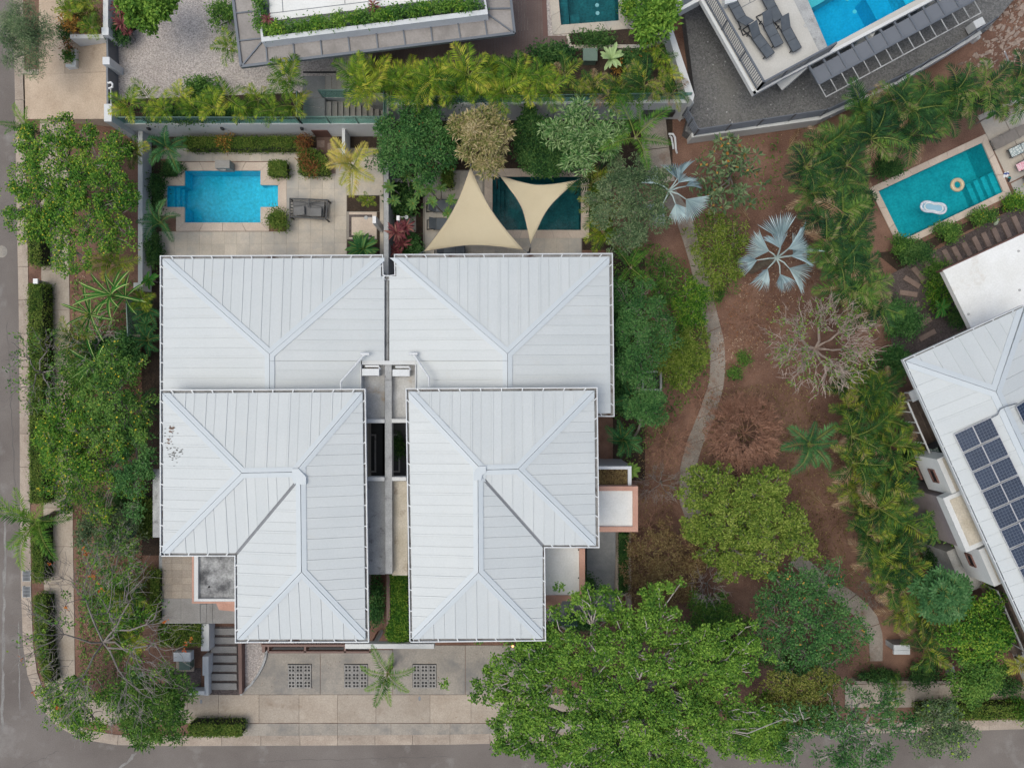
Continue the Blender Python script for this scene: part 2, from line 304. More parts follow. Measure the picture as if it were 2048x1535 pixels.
# kerb stones
kerb = thing('kerb', P(40, 700), None, None); kerb['kind'] = 'structure'
def kerb_stones():
    segs = []; step = 77.0; acc = 0.0
    for i in range(len(KERB) - 1):
        p, q = Vector(KERB[i]), Vector(KERB[i + 1]); ip, iq = Vector(KIN[i]), Vector(KIN[i + 1]); Ln = (q - p).length; k = max(1, round(Ln / step))
        if p.y < -100 and q.y < -100: continue
        for j in range(k):
            t0, t1 = j / k, (j + 1) / k; gp = 0.35 / max(Ln / k, 1)
            t0 += gp / k * 1.0; t1 -= gp / k
            A, B, D, E = p.lerp(q, t0), p.lerp(q, t1), ip.lerp(iq, t1), ip.lerp(iq, t0)
            m = MB(); A2, B2 = A.lerp(E, 0.45), B.lerp(D, 0.45)
            za, zb = -0.115, 0.03
            v = [P(A.x, A.y, za), P(B.x, B.y, za), P(B2.x, B2.y, za + 0.02), P(A2.x, A2.y, za + 0.02), P(B2.x, B2.y, zb), P(A2.x, A2.y, zb), P(D.x, D.y, zb), P(E.x, E.y, zb)]
            low = [Vector((x.x, x.y, -0.22)) for x in v]
            m.add(v + low, [[0, 1, 2, 3][::-1], [3, 2, 4, 5][::-1], [5, 4, 6, 7][::-1], [0, 8, 9, 1][::-1], [7, 6, 14, 15], [0, 3, 5, 7, 15, 8], [1, 9, 14, 6, 4, 2]])
            m.build('kerb_stone', M['kerb'], kerb)
kerb_stones()
def slab(name, pts, z, mat, parent, zb=None, gap=0.0):
    if gap:
        c = Vector((sum(p[0] for p in pts) / len(pts), sum(p[1] for p in pts) / len(pts)))
        pts = [tuple(Vector(p) + (c - Vector(p)).normalized() * gap) for p in pts]
    m = MB(); m.prism(poly(pts, z), z - 0.12 if zb is None else zb); return m.build(name, mat, parent)
# sidewalks
walk = thing('sidewalk', P(112, 700), None, None); walk['kind'] = 'structure'
def lerp(a, b, t): return a + (b - a) * t
ys = [235, 298, 378, 458, 539, 620, 700, 780, 860, 940, 1015, 1092, 1168, 1245, 1320, 1370]
for y0, y1 in zip(ys, ys[1:]):
    xl = lambda y: 82 + (y - 500) * 0.009; xr = lambda y: 138 + (y - 540) * 0.0145
    slab('paving_slab', [(xl(y0), y0 + .3), (xr(y0), y0 + .3), (xr(y1), y1 - .3), (xl(y1), y1 - .3)], 0.03, M['walk'], walk)
slab('paving_slab', [(92, 1371), (151, 1371), (185, 1395), (225, 1405), (225, 1450), (170, 1440), (120, 1415)], 0.03, M['walk'], walk)
xs = [226, 300, 375, 437, 518, 598, 675, 752, 860, 942, 1020, 1100, 1180, 1260]
for i, (x0, x1) in enumerate(zip(xs, xs[1:])):
    slab('paving_slab', [(x0 + .3, 1389), (x1 - .3, 1388.5), (x1 - .3, 1444.5), (x0 + .3, 1445)], 0.03, M['walk'], walk)
xs = [484, 598, 675, 782, 900, 1020, 1140, 1260]
for x0, x1 in zip(xs, xs[1:]): slab('paving_slab', [(x0 + .3, 1446), (x1 - .3, 1446), (x1 - .3, 1471 - (x1 - 800) * 0.004), (x0 + .3, 1471)], 0.026, M['drive'], walk)
xs = [1690, 1760, 1832, 1878, 1905, 1968, 2040, 2110]
for x0, x1 in zip(xs, xs[1:]): slab('paving_slab', [(x0 + .3, 1369), (x1 - .3, 1367), (x1 - .3, 1413), (x0 + .3, 1415)], 0.03, M['walk'], walk)
# driveway in front of the white roofed houses
drive = thing('driveway', P(700, 1340), None, None); drive['kind'] = 'structure'
arc = [(536, 1299), (533, 1315), (527, 1332), (517, 1350), (505, 1367), (490, 1380), (484, 1388)]
slab('driveway_slab', arc + [(640, 1388), (640, 1299)], 0.028, M['drive'], drive)
slab('driveway_slab', [(641, 1299), (785, 1299), (785, 1388), (641, 1388)], 0.028, M['drive'], drive)
slab('driveway_slab', [(786, 1290), (930, 1290), (930, 1388), (786, 1388)], 0.028, M['drive'], drive)
slab('driveway_slab', [(931, 1290), (1080, 1290), (1080, 1388), (931, 1388)], 0.028, M['drive'], drive)
k = MB()   # curved upstand kerb on the left
for p, q in zip(arc, arc[1:]): k.bar(P(p[0] - 2, p[1], 0.07), P(q[0] - 2, q[1], 0.07), 0.11, 0.16)
k.build('upstand', M['wallg'], drive)
# perforated grass blocks
def grid_block_mesh():
    m = MB(); s = 15.2 * S / 2; w = s * 0.30; h = 0.05
    for t in (-1, 0, 1):
        m.box(-s, t * (s - w / 2) - w / 2, 0, s, t * (s - w / 2) + w / 2, h)
    for t in (-1, 0, 1):
        for u in (-1, 1):
            y0, y1 = sorted((u * w / 2, u * (s - w))); m.box(t * (s - w / 2) - w / 2, y0, 0, t * (s - w / 2) + w / 2, y1, h - 0.003)
    return m.mesh('grid_block', M['step'])
gbm = grid_block_mesh()
for (x0, y0) in ((576.5, 1327.5), (689, 1327.5), (826, 1327.5)):
    c0 = P(x0 + 23, y0 + 23)
    f = MB(); f.prism(poly(rect(x0 - 1, y0 - 1, x0 + 47, y0 + 47), 0.033), 0.0); fo = f.build('soil_bed', M['black'], drive)
    for i in range(3):
        for j in range(3):
            c = P(x0 + 7.7 + i * 15.6, y0 + 7.7 + j * 15.6); o = inst('grid_block', gbm, drive, (c.x - drive.location.x, c.y - drive.location.y, 0.034))
# top left driveway: a ramp up to the gate
tdr = thing('upper_driveway', P(120, 150), None, None); tdr['kind'] = 'structure'
def rz(x): return 0.03 + max(0, (x - 60)) / 155 * 1.2
def rslab(pts, mat, name='driveway_slab'):
    m = MB(); m.prism([P(x, y, rz(x)) for x, y in pts], -0.1); return m.build(name, mat, tdr)
rslab([(46, 148), (60, 150), (216, 144), (216, 238), (60, 238), (48, 238)], M['tandrive'])
rslab([(130, 66), (216, 66), (216, 143.3), (130, 147)], M['tandrive'])
rslab([(78, -20), (129.3, -20), (129.3, 147.2), (78, 149)], M['tandrive'])
rslab([(46, 149), (46, 140), (77, 138), (77, 149)], M['walk'], 'paving_slab')
# planting soil patches
def patch(name, pts, z, mat): return tag(MB().prism(poly(pts, z), z - 0.2).build(name, mat), kind='structure')
patch('planting_soil', [(140, 505), (282, 505), (284, 1370), (156, 1370)], 0.016, M['dirt'])
patch('planting_soil', rect(284, 256, 322, 1110), 0.020, M['soil'])
patch('planting_soil', rect(322, 256, 690, 300), 0.020, M['soil'])
patch('planting_soil', rect(695, 255, 766, 316), 0.020, M['soil'])
patch('planting_soil', rect(778, 205, 1345, 352), 0.012, M['soil'])
patch('planting_soil', rect(1163, 352, 1226, 500), 0.014, M['soil'])
patch('planting_soil', rect(1226, 500, 1290, 960), 0.015, M['soil'])
patch('planting_soil', rect(778, 352, 850, 512), 0.014, M['soil'])
patch('planting_soil', [(1750, 505), (1812, 500), (2060, 386), (2060, 402), (1880, 488), (1800, 545)], 0.016, M['soil'])
patch('gravel_bed', [(1760, 560), (2060, 400), (2060, 640), (1800, 740), (1770, 640)], 0.022, M['bgravel'])
patch('gravel_bed', [(415, 1252), (482, 1252), (482, 1392), (415, 1392)], 0.018, M['bgravel'])
patch('gravel_bed', [(330, 1335), (402, 1335), (402, 1388), (330, 1388)], 0.019, M['bgravel'])
patch('gravel_bed', [(486, 1287), (532, 1287), (527, 1325), (510, 1357), (486, 1383)], 0.024, M['gravel'])
# garden path: individual concrete slabs between two curved edges
gp = thing('garden_path', P(1420, 700), None, None); gp['kind'] = 'structure'
def ribbon(le, re, name, mat, parent, seglen, z=0.04):
    def resample(pts, n):
        pts = [Vector(p) for p in pts]; d = [0]
        for a, b in zip(pts, pts[1:]): d.append(d[-1] + (b - a).length)
        out = []
        for k in range(n + 1):
            t = d[-1] * k / n; i = max(j for j in range(len(pts)) if d[j] <= t + 1e-6); i = min(i, len(pts) - 2)
            out.append(pts[i].lerp(pts[i + 1], (t - d[i]) / (d[i + 1] - d[i])))
        return out
    sub = 4; Ln = sum((Vector(b) - Vector(a)).length for a, b in zip(le, le[1:])); n = max(1, round(Ln / seglen))
    a, b = resample(le, n * sub), resample(re, n * sub)
    for i in range(n):
        A, B = [v.copy() for v in a[i * sub:(i + 1) * sub + 1]], [v.copy() for v in b[i * sub:(i + 1) * sub + 1]]
        for E in (A, B):
            E[0] = E[0].lerp(E[1], 0.04); E[-1] = E[-1].lerp(E[-2], 0.04)
        m = MB(); k = sub + 1
        v = [P(p.x, p.y, z) for p in A] + [P(p.x, p.y, z) for p in B]; v += [Vector((p.x, p.y, -0.05)) for p in v]
        f = [[j, j + k, j + k + 1, j + 1] for j in range(sub)] + [[j, j + 1, j + 1 + 2 * k, j + 2 * k] for j in range(sub)] + [[j + k, j + 3 * k, j + 3 * k + 1, j + k + 1] for j in range(sub)] + [[0, 2 * k, 3 * k, k], [sub, k + sub, 3 * k + sub, 2 * k + sub]]
        m.add(v, f); m.build(name, mat, parent)
ribbon([(1318, 395), (1350, 432), (1366, 480), (1378, 520), (1398, 600), (1416, 680), (1421, 730), (1418, 765), (1400, 820), (1375, 880), (1361, 930), (1358, 1000), (1380, 1060)],
       [(1352, 380), (1383, 428), (1396, 480), (1408, 520), (1428, 600), (1448, 680), (1451, 730), (1447, 775), (1428, 840), (1403, 895), (1391, 940), (1390, 990), (1408, 1045)], 'paving_slab', M['path'], gp, 60)
ribbon([(1580, 1125), (1640, 1180), (1690, 1215), (1726, 1245), (1738, 1280), (1740, 1322)], [(1590, 1098), (1655, 1150), (1710, 1185), (1752, 1225), (1766, 1270), (1765, 1322)], 'paving_slab', M['path'], gp, 62)
ribbon([(1280, 228), (1283, 280), (1290, 330), (1300, 372)], [(1330, 226), (1336, 280), (1342, 325), (1350, 362)], 'paving_slab', M['path'], gp, 70)
# upper terrace block
STAIR = rect(650, 196, 771, 234)
POOLD = [(1112, -60), (1235, -62), (1238, 41), (1122, 50)]
TER = [(222, -500), (222, 246), (600, 246), (777, 244), (1005, 207), (1385, 192), (1310, -40), (1200, -500)]
TER = [(222, -500), (226, 247), (776, 247), (779, 208), (1384, 204), (1316, -20), (1190, -500)]
g = MB(); L = poly(TER, TZ); g.poly_holes(L, [poly(STAIR, TZ), poly(POOLD, TZ)], TZ)
nl = len(L); g.add(L + [Vector((p.x, p.y, 0)) for p in L], [[i, (i + 1) % nl, (i + 1) % nl + nl, i + nl] for i in range(nl)], 1)
tag(g.build('terrace_ground', [M['gravel'], M['wallw']]), kind='structure')
def tsheet(name, pts, mat, dz): return tag(MB().prism(poly(pts, TZ + dz), TZ + dz - 0.3 if dz > 0.02 else TZ - 0.05).build(name, mat), kind='structure')
tsheet('planting_soil', [(226, 200), (608, 185), (608, 245), (226, 245)], M['soil'], 0.012)
tsheet('planting_soil', [(686, 152), (1000, 120), (1150, 92), (1300, 70), (1330, 90), (1372, 200), (780, 203), (776, 186), (686, 186)], M['soil'], 0.014)
tsheet('planting_soil', [(226, -60), (400, -60), (318, 40), (226, 80)], M['soil'], 0.010)
# brown deck of narrow boards: far under ten pixels each, joined
dk = MB(); dk.prism(poly([(740, 98), (1060, 60), (1040, -60), (1090, -60), (1096, 72), (1134, 72), (1140, 92), (1004, 118), (744, 150)], TZ + 0.02), TZ - 0.05)
tag(dk.build('deck_base', M['brownmetal']), kind='structure')
dk = MB(); x = 741.0
top = lambda x: 73 if x > 1086 else -60 if x > 1020 else 132 - (x - 483) * 0.1255 - 6
bot = lambda x: min(150 - (x - 744) * 0.127, 118 + max(0, (1004 - x)) * 0.127) if x < 1004 else 118 - (x - 1004) * 0.19
while x < 1139:
    if not (x > 1112 and False): dk.prism([P(x, top(x), TZ + 0.05), P(x + 5.7, top(x + 5.7), TZ + 0.05), P(x + 5.7, bot(x + 5.7), TZ + 0.05), P(x, bot(x), TZ + 0.05)], TZ)
    x += 6.3
tag(dk.build('wooden_deck', M['deck']), kind='structure')
# dark gravel yard
YZ = 0.75
tag(MB().prism(poly([(1316, -400), (1390, 190), (1370, 262), (1385, 272), (1640, 232), (1975, 60), (2080, -60), (2080, -400)], YZ), -0.1).build('gravel_yard', M['dgravel']), kind='structure')
patch('rubble_slope', [(1960, 70), (2120, -60), (2300, 100), (2300, 190), (1990, 170), (1890, 120)], 0.018, M['dirt'])
# ------------------------------------------------------------------ patios
def tiles(parent, x0, y0, x1, y1, nx, ny, z=0.035, mat=None, name='paving_tile', gap=0.007, skip=()):
    w, h = (x1 - x0) / nx, (y1 - y0) / ny; k = S * (H - z) / H
    m = MB(); m.box(-w * k / 2 + gap / 2, -h * k / 2 + gap / 2, -0.03, w * k / 2 - gap / 2, h * k / 2 - gap / 2, 0.0); me = m.mesh(name, mat or M['patio'])
    for i in range(nx):
        for j in range(ny):
            cx, cy = x0 + w * (i + .5), y0 + h * (j + .5)
            if any(a < cx < c and b < cy < d for a, b, c, d in skip): continue
            p = P(cx, cy, z + rnd.uniform(0, 0.002)); inst(name, me, parent, p - parent.location)
def coping(parent, pts, w, z, mat, stone=36, name='coping_stone'):
    n = len(pts); V = [Vector(p) for p in pts]
    a = sum(V[i].x * V[(i + 1) % n].y - V[(i + 1) % n].x * V[i].y for i in range(n)); sg = 1 if a > 0 else -1
    off = []
    for i in range(n):
        e0 = (V[i] - V[i - 1]).normalized(); e1 = (V[(i + 1) % n] - V[i]).normalized()
        n0 = Vector((e0.y, -e0.x)) * sg; n1 = Vector((e1.y, -e1.x)) * sg; mt = (n0 + n1); mt = mt / max(mt.dot(n0), 0.2)
        off.append(V[i] + mt * w)
    for i in range(n):
        A, B, D, E = V[i], V[(i + 1) % n], off[(i + 1) % n], off[i]; k = max(1, round((B - A).length / stone))
        for j in range(k):
            t0, t1 = (j + 0.008) / k, (j + 0.992) / k
            q = [A.lerp(B, t0), A.lerp(B, t1), E.lerp(D, t1), E.lerp(D, t0)]
            MB().prism([P(p.x, p.y, z) for p in q], z - 0.09, bottom=True).build(name, mat, parent)
def basin(pts, depth, mat, z, parent):
    n = len(pts); top = poly(pts, z); a = sum(top[i].x * top[(i + 1) % n].y - top[(i + 1) % n].x * top[i].y for i in range(n))
    if a < 0: top = top[::-1]
    m = MB(); b_ = [Vector((p.x, p.y, z - depth)) for p in top]
    m.poly_holes(b_, [], z - depth); m.add(top + b_, [[i, i + n, (i + 1) % n + n, (i + 1) % n][::-1] for i in range(n)])
    m.build('basin', mat, parent)
    w = MB(); w.poly_holes(top, [], z - 0.10); return w
pat = thing('patio', P(500, 480), None, None); pat['kind'] = 'structure'
MB().prism(poly([(322, 296), (767, 296), (767, 322), (590, 322), (590, 512), (768, 512), (768, 322), (767, 296)][:2] + [(767, 318), (322, 318)], 0.022), -0.02).build('mortar_bed', M['mortar'], pat)
MB().prism(poly(rect(318, 463, 768, 514), 0.022), -0.02).build('mortar_bed', M['mortar'], pat)
MB().prism(poly(rect(574, 318.5, 768, 462.5), 0.022), -0.02).build('mortar_bed', M['mortar'], pat)
tiles(pat, 350, 297, 597, 322.5, 10, 1)
tiles(pat, 573, 350, 693, 513, 5, 6, skip=[(573, 415, 576, 462)])
tiles(pat, 573, 322.5, 597, 350, 1, 1)
tiles(pat, 374, 463, 573, 513, 8, 2); tiles(pat, 324, 463, 374, 513, 2, 2)
tiles(pat, 662, 297, 693, 350, 1, 2)
tiles(pat, 693, 314, 766, 390, 3, 3)
tiles(pat, 760, 392, 767, 513, 1, 5)
tiles(pat, 698, 424, 753, 477, 1, 1, z=0.03, mat=M['coping'], name='shower_slab')
MB().prism(poly([(698, 429), (744, 429), (744, 434), (703, 434), (703, 470), (744, 470), (744, 474.5), (698, 474.5)], 0.036), 0.0).build('pebble_inlay', M['bgravel'], pat)
patch('planting_soil', rect(694, 391, 759, 423), 0.024, M['soil']); patch('planting_soil', [(754, 423.5), (759.5, 423.5), (759.5, 512), (694, 512), (694, 479), (754, 479)], 0.024, M['soil'])
pat2 = thing('patio', P(950, 480), None, None); pat2['kind'] = 'structure'
MB().prism(poly([(846, 340), (984, 340), (984, 461), (1164, 461), (1164, 512), (846, 512)], 0.022), -0.02).build('mortar_bed', M['mortar'], pat2)
tiles(pat2, 850, 342, 965, 512, 5, 7, skip=[(882, 320, 906, 374)])
tiles(pat2, 965, 476, 1162, 512, 8, 1)
tiles(pat2, 798, 430, 832, 464, 1, 1, z=0.04, mat=M['step'], name='shower_slab')
MB().prism(poly([(798, 425), (838, 425), (838, 466), (832.5, 466), (832.5, 429.5), (798, 429.5)], 0.042), 0.0).build('pebble_inlay', M['soil'], pat2)
# ------------------------------------------------------------------ pools
def pool(pts, label, tile, wat, w, z, depth, steps, cmat=None, stone=36):
    c = P(sum(p[0] for p in pts) / len(pts), sum(p[1] for p in pts) / len(pts), z)
    t = thing('swimming_pool', c, label, 'pool')
    wm = basin(pts, depth, tile, z, t); wm.build('water', wat, t)
    coping(t, pts, w, z + 0.05, cmat or M['coping'], stone)
    for q, d in steps: MB().prism(poly(q, z - d), z - depth + 0.002).build('step', tile, t)
    return t
pool(POOLA, 'bright blue cross-shaped pool with light blue steps on the beige tiled patio', M['tileb'], M['water'], 17, 0.0, 1.05,
     [(rect(333.3, 371.3, 349, 413.7), 0.22), (rect(349.3, 371.3, 360, 413.7), 0.45), (rect(360.3, 371.3, 369, 413.7), 0.7),
      (rect(545.3, 370.3, 555.7, 413.7), 0.22), (rect(533.3, 370.3, 545, 413.7), 0.40), (rect(521.3, 370.3, 533, 413.7), 0.60)])
pool(POOLB, 'dark green pool partly shaded by two sand-coloured sails', M['tiled'], M['waterd'], 16, 0.0, 1.3,
     [(rect(985.3, 353.3, 992, 459.7), 0.3), (rect(992.3, 353.3, 1000, 459.7), 0.6), (rect(1000.3, 353.3, 1008, 459.7), 0.9)], stone=30)
def along(p, q, t): return (lerp(p[0], q[0], t), lerp(p[1], q[1], t))
c0, c1 = (2007, 383), (1965, 285)
st = []
for i in range(4):
    f0, f1 = 0.005 + i * 0.072, 0.005 + (i + 1) * 0.072 - 0.006
    a = along((2007, 383), (1805, 480), f0 ); b = along((2007, 383), (1805, 480), f1)
    ux = (-42 * 0.42, -98 * 0.42)
    st.append(([a, b, (b[0] + ux[0], b[1] + ux[1]), (a[0] + ux[0], a[1] + ux[1])], 0.2 + 0.25 * i))
pool(POOLC, 'turquoise rectangular pool with two floats in the garden by the palm thicket', M['tilet'], M['watert'], 13, 0.0, 1.4, st, stone=40)
t = pool(POOLD, 'small teal pool beside the brown wooden deck', M['tiled'], M['waterd'], 18, TZ, 1.2,
     [([(1112, -60), (1128, -60), (1139, 48.5), (1122.3, 49.7)], 0.3), ([(1139.5, 30), (1158, 28.5), (1160, 46.6), (1140, 48.3)], 0.55)], M['patio'], 30)
jm = MB(); jm.tube([(0, 0, 0), (0, 0, 0.03)], 0.10, 12); jme = jm.mesh('pool_jet', M['pvc'])
for q in ((1194, 11), (1195, 27)): inst('pool_jet', jme, t, P(q[0], q[1], TZ - 0.3) - t.location)
# ================================================================== HOUSES
def clip_half(pl, nx, ny, d):
    out = []
    for i in range(len(pl)):
        p, q = pl[i], pl[(i + 1) % len(pl)]; a = nx * p[0] + ny * p[1] - d; b = nx * q[0] + ny * q[1] - d
        if a <= 0: out.append(p)
        if (a < 0 < b) or (b < 0 < a):
            t = a / (a - b); out.append((p[0] + (q[0] - p[0]) * t, p[1] + (q[1] - p[1]) * t))
    return out
class Face:
    """a roof slope: pixel polygon whose first two points are the eave; point `ap` lies at height zr, the rest on that plane"""
    def __init__(s, pts, ze, zr, ap):
        a, b, c = P(*pts[0], ze), P(*pts[1], ze), P(*pts[ap], zr); s.o = a; s.u = (b - a).normalized()
        n = (b - a).cross(c - a).normalized(); s.n = n if n.z > 0 else -n
        s.v = s.n.cross(s.u).normalized()
        if s.v.dot(c - a) < 0: s.v = -s.v
        cp = Vector((0, 0, H)); s.pl = []
        for x, y in pts:
            d = P(x, y, 0) - cp; t = (a - cp).dot(s.n) / d.dot(s.n); q = cp + d * t; s.pl.append(((q - a).dot(s.u), (q - a).dot(s.v)))
    def w(s, p, h=0.0): return s.o + s.u * p[0] + s.v * p[1] + s.n * h
    def ext(s, mb, pl, h0, h1, mi=0):
        n = len(pl)
        if n < 3: return
        ar = sum(pl[i][0] * pl[(i + 1) % n][1] - pl[(i + 1) % n][0] * pl[i][1] for i in range(n))
        if abs(ar) < 0.004: return
        if ar * (1 if s.u.cross(s.v).dot(s.n) > 0 else -1) < 0: pl = pl[::-1]
        v = [s.w(p, h1) for p in pl] + [s.w(p, h0) for p in pl]
        mb.add(v, [list(range(n))] + [[i, i + n, (i + 1) % n + n, (i + 1) % n] for i in range(n)], mi)
def inset(pl, ei, d):
    """half-plane data for the strip along edge ei: returns (nx, ny, dist) with inside distance <= d"""
    p, q = pl[ei], pl[(ei + 1) % len(pl)]; ex, ey = q[0] - p[0], q[1] - p[1]; L = math.hypot(ex, ey); nx, ny = -ey / L, ex / L
    cx, cy = sum(a[0] for a in pl) / len(pl), sum(a[1] for a in pl) / len(pl)
    if nx * (cx - p[0]) + ny * (cy - p[1]) < 0: nx, ny = -nx, -ny
    return nx, ny, nx * p[0] + ny * p[1] + d
def roof(house, faces, ze, zr, pitch=0.463, capw=0.21):
    """faces: list of (pixel polygon, apex index, capped edges, valley edges)"""
    base = MB(); caps = []
    F = []
    for pts, ap, cp, va, *nt in faces:
        f = Face(pts, ze, zr, ap); F.append((f, cp, va)); f.notch = None
        if nt:   # a corner cut out of the eave
            qx, qy, sd_ = nt[0]; cp_ = Vector((0, 0, H)); d = P(qx, qy, 0) - cp_; t = (f.o - cp_).dot(f.n) / d.dot(f.n); q = cp_ + d * t; f.notch = ((q - f.o).dot(f.u), (q - f.o).dot(f.v), sd_)
            us, v0, sd_ = f.notch; f.ext(base, clip_half(f.pl, sd_, 0, sd_ * us), -0.10, 0.0); f.ext(base, clip_half(clip_half(f.pl, -sd_, 0, -sd_ * us), 0, -1, -v0), -0.10, 0.0)
        else: f.ext(base, f.pl, -0.10, 0.0)
    rf = base.build('roof', M['roofcap'], house)
    for f, cp, va in F:
        for e in va:
            nx, ny, d = inset(f.pl, e, 0.10); m = MB(); f.ext(m, clip_half(f.pl, nx, ny, d), -0.02, 0.008); m.build('valley_gutter', M['valley'], rf)
    nc = 0
    for f, cp, va in F:
        pl = f.pl
        for e in va:
            nx, ny, d = inset(pl, e, 0.07); pl = clip_half(pl, -nx, -ny, -d)
        u0, u1 = min(p[0] for p in pl), max(p[0] for p in pl); n = max(1, round((u1 - u0) / pitch)); w = (u1 - u0) / n
        for i in range(n):
            a, b = u0 + i * w, u0 + (i + 1) * w
            st = clip_half(clip_half(pl, 1, 0, b - 0.002), -1, 0, -a - 0.002)
            if f.notch and ((a + b) / 2 - f.notch[0]) * f.notch[2] > 0: st = clip_half(st, 0, -1, -f.notch[1])
            m = MB(); jit = rnd.uniform(0, 0.006); f.ext(m, st, 0.0, 0.030 + jit)
            if i:
                wide = i % 2 == 0; rw = 0.085 if wide else 0.018
                rb = clip_half(clip_half(pl, 1, 0, a + 0.006 + rw), -1, 0, -a - 0.006)
                if f.notch and (a - f.notch[0]) * f.notch[2] > -.02: rb = clip_half(rb, 0, -1, -f.notch[1])
                f.ext(m, rb, 0.02, 0.054 if wide else 0.042)
            if m.nv: m.build('roof_panel', M['roof'], rf)
        for e in cp:
            nx, ny, d = inset(f.pl, e, capw); q = clip_half(f.pl, nx, ny, d); m = MB(); nc += 1; f.ext(m, q, 0.0, 0.068 + 0.002 * (nc % 9))
            if m.nv: m.build('ridge_cap', M['roofcap'], rf)
    return rf
def gutter(house, line, ze, step=41.0, w=0.17, closed=False, flip=1):
    """open gutter along a pixel polyline (outer lip), bed towards the roof side"""
    m = MB(); pts = [P(x, y, ze) for x, y in line]; n = len(pts)
    nrm = []
    for i in range(n - 1):
        d = (pts[i + 1] - pts[i]).normalized(); nrm.append(Vector((d.y, -d.x, 0)) * flip)
    inn = []; lip = []
    for i in range(n):
        a = nrm[max(i - 1, 0)]; b = nrm[min(i, n - 2)]; mt = (a + b); mt = mt / max(mt.dot(a), 0.3)
        inn.append(pts[i] + mt * w); lip.append(pts[i] + mt * 0.045)
    dz = Vector((0, 0, 1))
    for i in range(n - 1):
        lo = [pts[i], pts[i + 1], lip[i + 1], lip[i]]; m.prism([p + dz * 0.02 for p in lo], ze - 0.16, 0, True)
        lo = [lip[i], lip[i + 1], inn[i + 1], inn[i]]; m.prism([p - dz * 0.09 for p in lo], ze - 0.16, 1, True)
        lo = [inn[i] , inn[i + 1], inn[i + 1] + nrm[i] * 0.03, inn[i] + nrm[i] * 0.03]; m.prism([p - dz * 0.02 for p in lo], ze - 0.20, 0, True)
        L = (pts[i + 1] - pts[i]).length; k = max(1, round(L / (step * 0.0225)))
        for j in range(k):
            t = (j + 0.5) / k; a = lip[i].lerp(lip[i + 1], t); b = inn[i].lerp(inn[i + 1], t); m.bar(a + dz * 0.002, b + dz * 0.004, 0.05, 0.02, 0)
    return m.build('gutter', [M['gutterw'], M['gutterd']], house)
def prismpart(house, name, pts, z, zb, mat): return MB().prism(poly(pts, z), zb, bottom=True).build(name, mat, house)
ZF, ZB = 6.2, 5.0
# ---------------- west house
hw = thing('white_roofed_house', P(520, 900, 0), 'west half of the white twin houses, with mouldy porch roof and sooty roof stains', 'house', 'white hip-roofed twin houses')
roof(hw, [([(327, 518), (762, 516), (540, 708)], 2, (1, 2), ()),
          ([(769, 516), (769, 721), (540, 721), (540, 708), (762, 516)], 3, (2, 3), (), (762, 552, -1)),
          ([(722, 721.5), (722, 835), (540, 835), (540, 721.5)], 3, (2,), ()),
          ([(327, 835), (327, 518), (540, 708), (540, 835)], 2, (1, 2), ())], ZB, 5.55)
A, B, Cc, D, E, Fp = (327, 786), (725, 784), (731, 1277), (476, 1277), (475, 1105), (327, 1105)
R1, R2, R3, R4 = (485, 945), (591, 943), (602, 957), (604, 1142)
roof(hw, [([A, B, R2, R1], 3, (1, 2, 3), ()), ([Fp, A, R1], 2, (1, 2), ()),
          ([Fp, E, (597, 959), R2, R1], 4, (2, 3, 4), (1,)),
          ([B, Cc, R4, R3, R2], 3, (1, 2, 4), ()), ([Cc, D, R4], 2, (1, 2), ()),
          ([D, E, (597, 959), R3, R4], 4, (3, 4), (1,))], ZF, 6.72)
MB().prism(poly([(584, 937), (597, 937), (612, 953), (612, 968), (597, 968), (594, 955), (584, 949)], 6.86), 6.6).build('ridge_cap', M['roofcap'], hw)
gutter(hw, [(320, 782), (320, 511), (766, 509), (767, 549), (774, 551)], ZB)
gutter(hw, [(320, 1112), (320, 779), (731, 777), (738, 1284), (470, 1285), (469, 1112), (320, 1112)], ZF)
for q, z in (([(340, 530), (752, 530), (752, 715), (690, 715), (690, 830), (340, 830)], ZB - 0.12), ([(340, 800), (690, 800), (690, 1265), (488, 1265), (488, 1095), (340, 1095)], ZF - 0.22)):
    prismpart(hw, 'wall', q, z, 0.0, M['wallw'])
stm, n_, l_, b_ = newmat('sooty_roof_stain')
b_.inputs['Base Color'].default_value = (0.075, 0.07, 0.065, 1); b_.inputs['Roughness'].default_value = 0.9
# soot and peeling paint: thin flakes lying on the west slope, in small fields between the ribs
ff = Face([Fp, A, R1], ZF, 6.72, 2); sm = MB()
def flake(px, py, rx, ry, n, sz, mi):
    cp = Vector((0, 0, H))
    for _ in range(n):
        x, y = px + rnd.gauss(0, rx), py + rnd.gauss(0, ry); d = P(x, y, 0) - cp; t = (ff.o - cp).dot(ff.n) / d.dot(ff.n); q = cp + d * t
        u, v = (q - ff.o).dot(ff.u), (q - ff.o).dot(ff.v); a, b = sz * rnd.uniform(.4, 1.6), sz * rnd.uniform(.2, .6)
        pl = [(u + math.cos(k * 1.256) * b * rnd.uniform(.6, 1.2), v + math.sin(k * 1.256) * a * rnd.uniform(.6, 1.2)) for k in range(5)]
        ff.ext(sm, pl, 0.037, 0.0385 + rnd.random() * 0.004, mi)
for y in (846, 850, 855, 860, 866, 872, 884, 889, 894, 899, 903, 907, 911, 915, 924, 931):   # soot in thin rows along the sheet profile
    k = 1.0 if 888 < y < 916 else .45; flake(344 + rnd.uniform(-3, 4), y, 9, .8, int(190 * k), .034, 0)
flake(350, 908, 9, 6, 520, .036, 0); flake(346, 896, 10, 6, 300, .03, 0); flake(344, 856, 7, 5, 150, .034, 0)
for (x, y, n, sz) in ((344, 856, 9, .075), (346, 862, 7, .05), (339, 882, 10, .06)): flake(x, y, 2.2, 3, n, sz, 1)
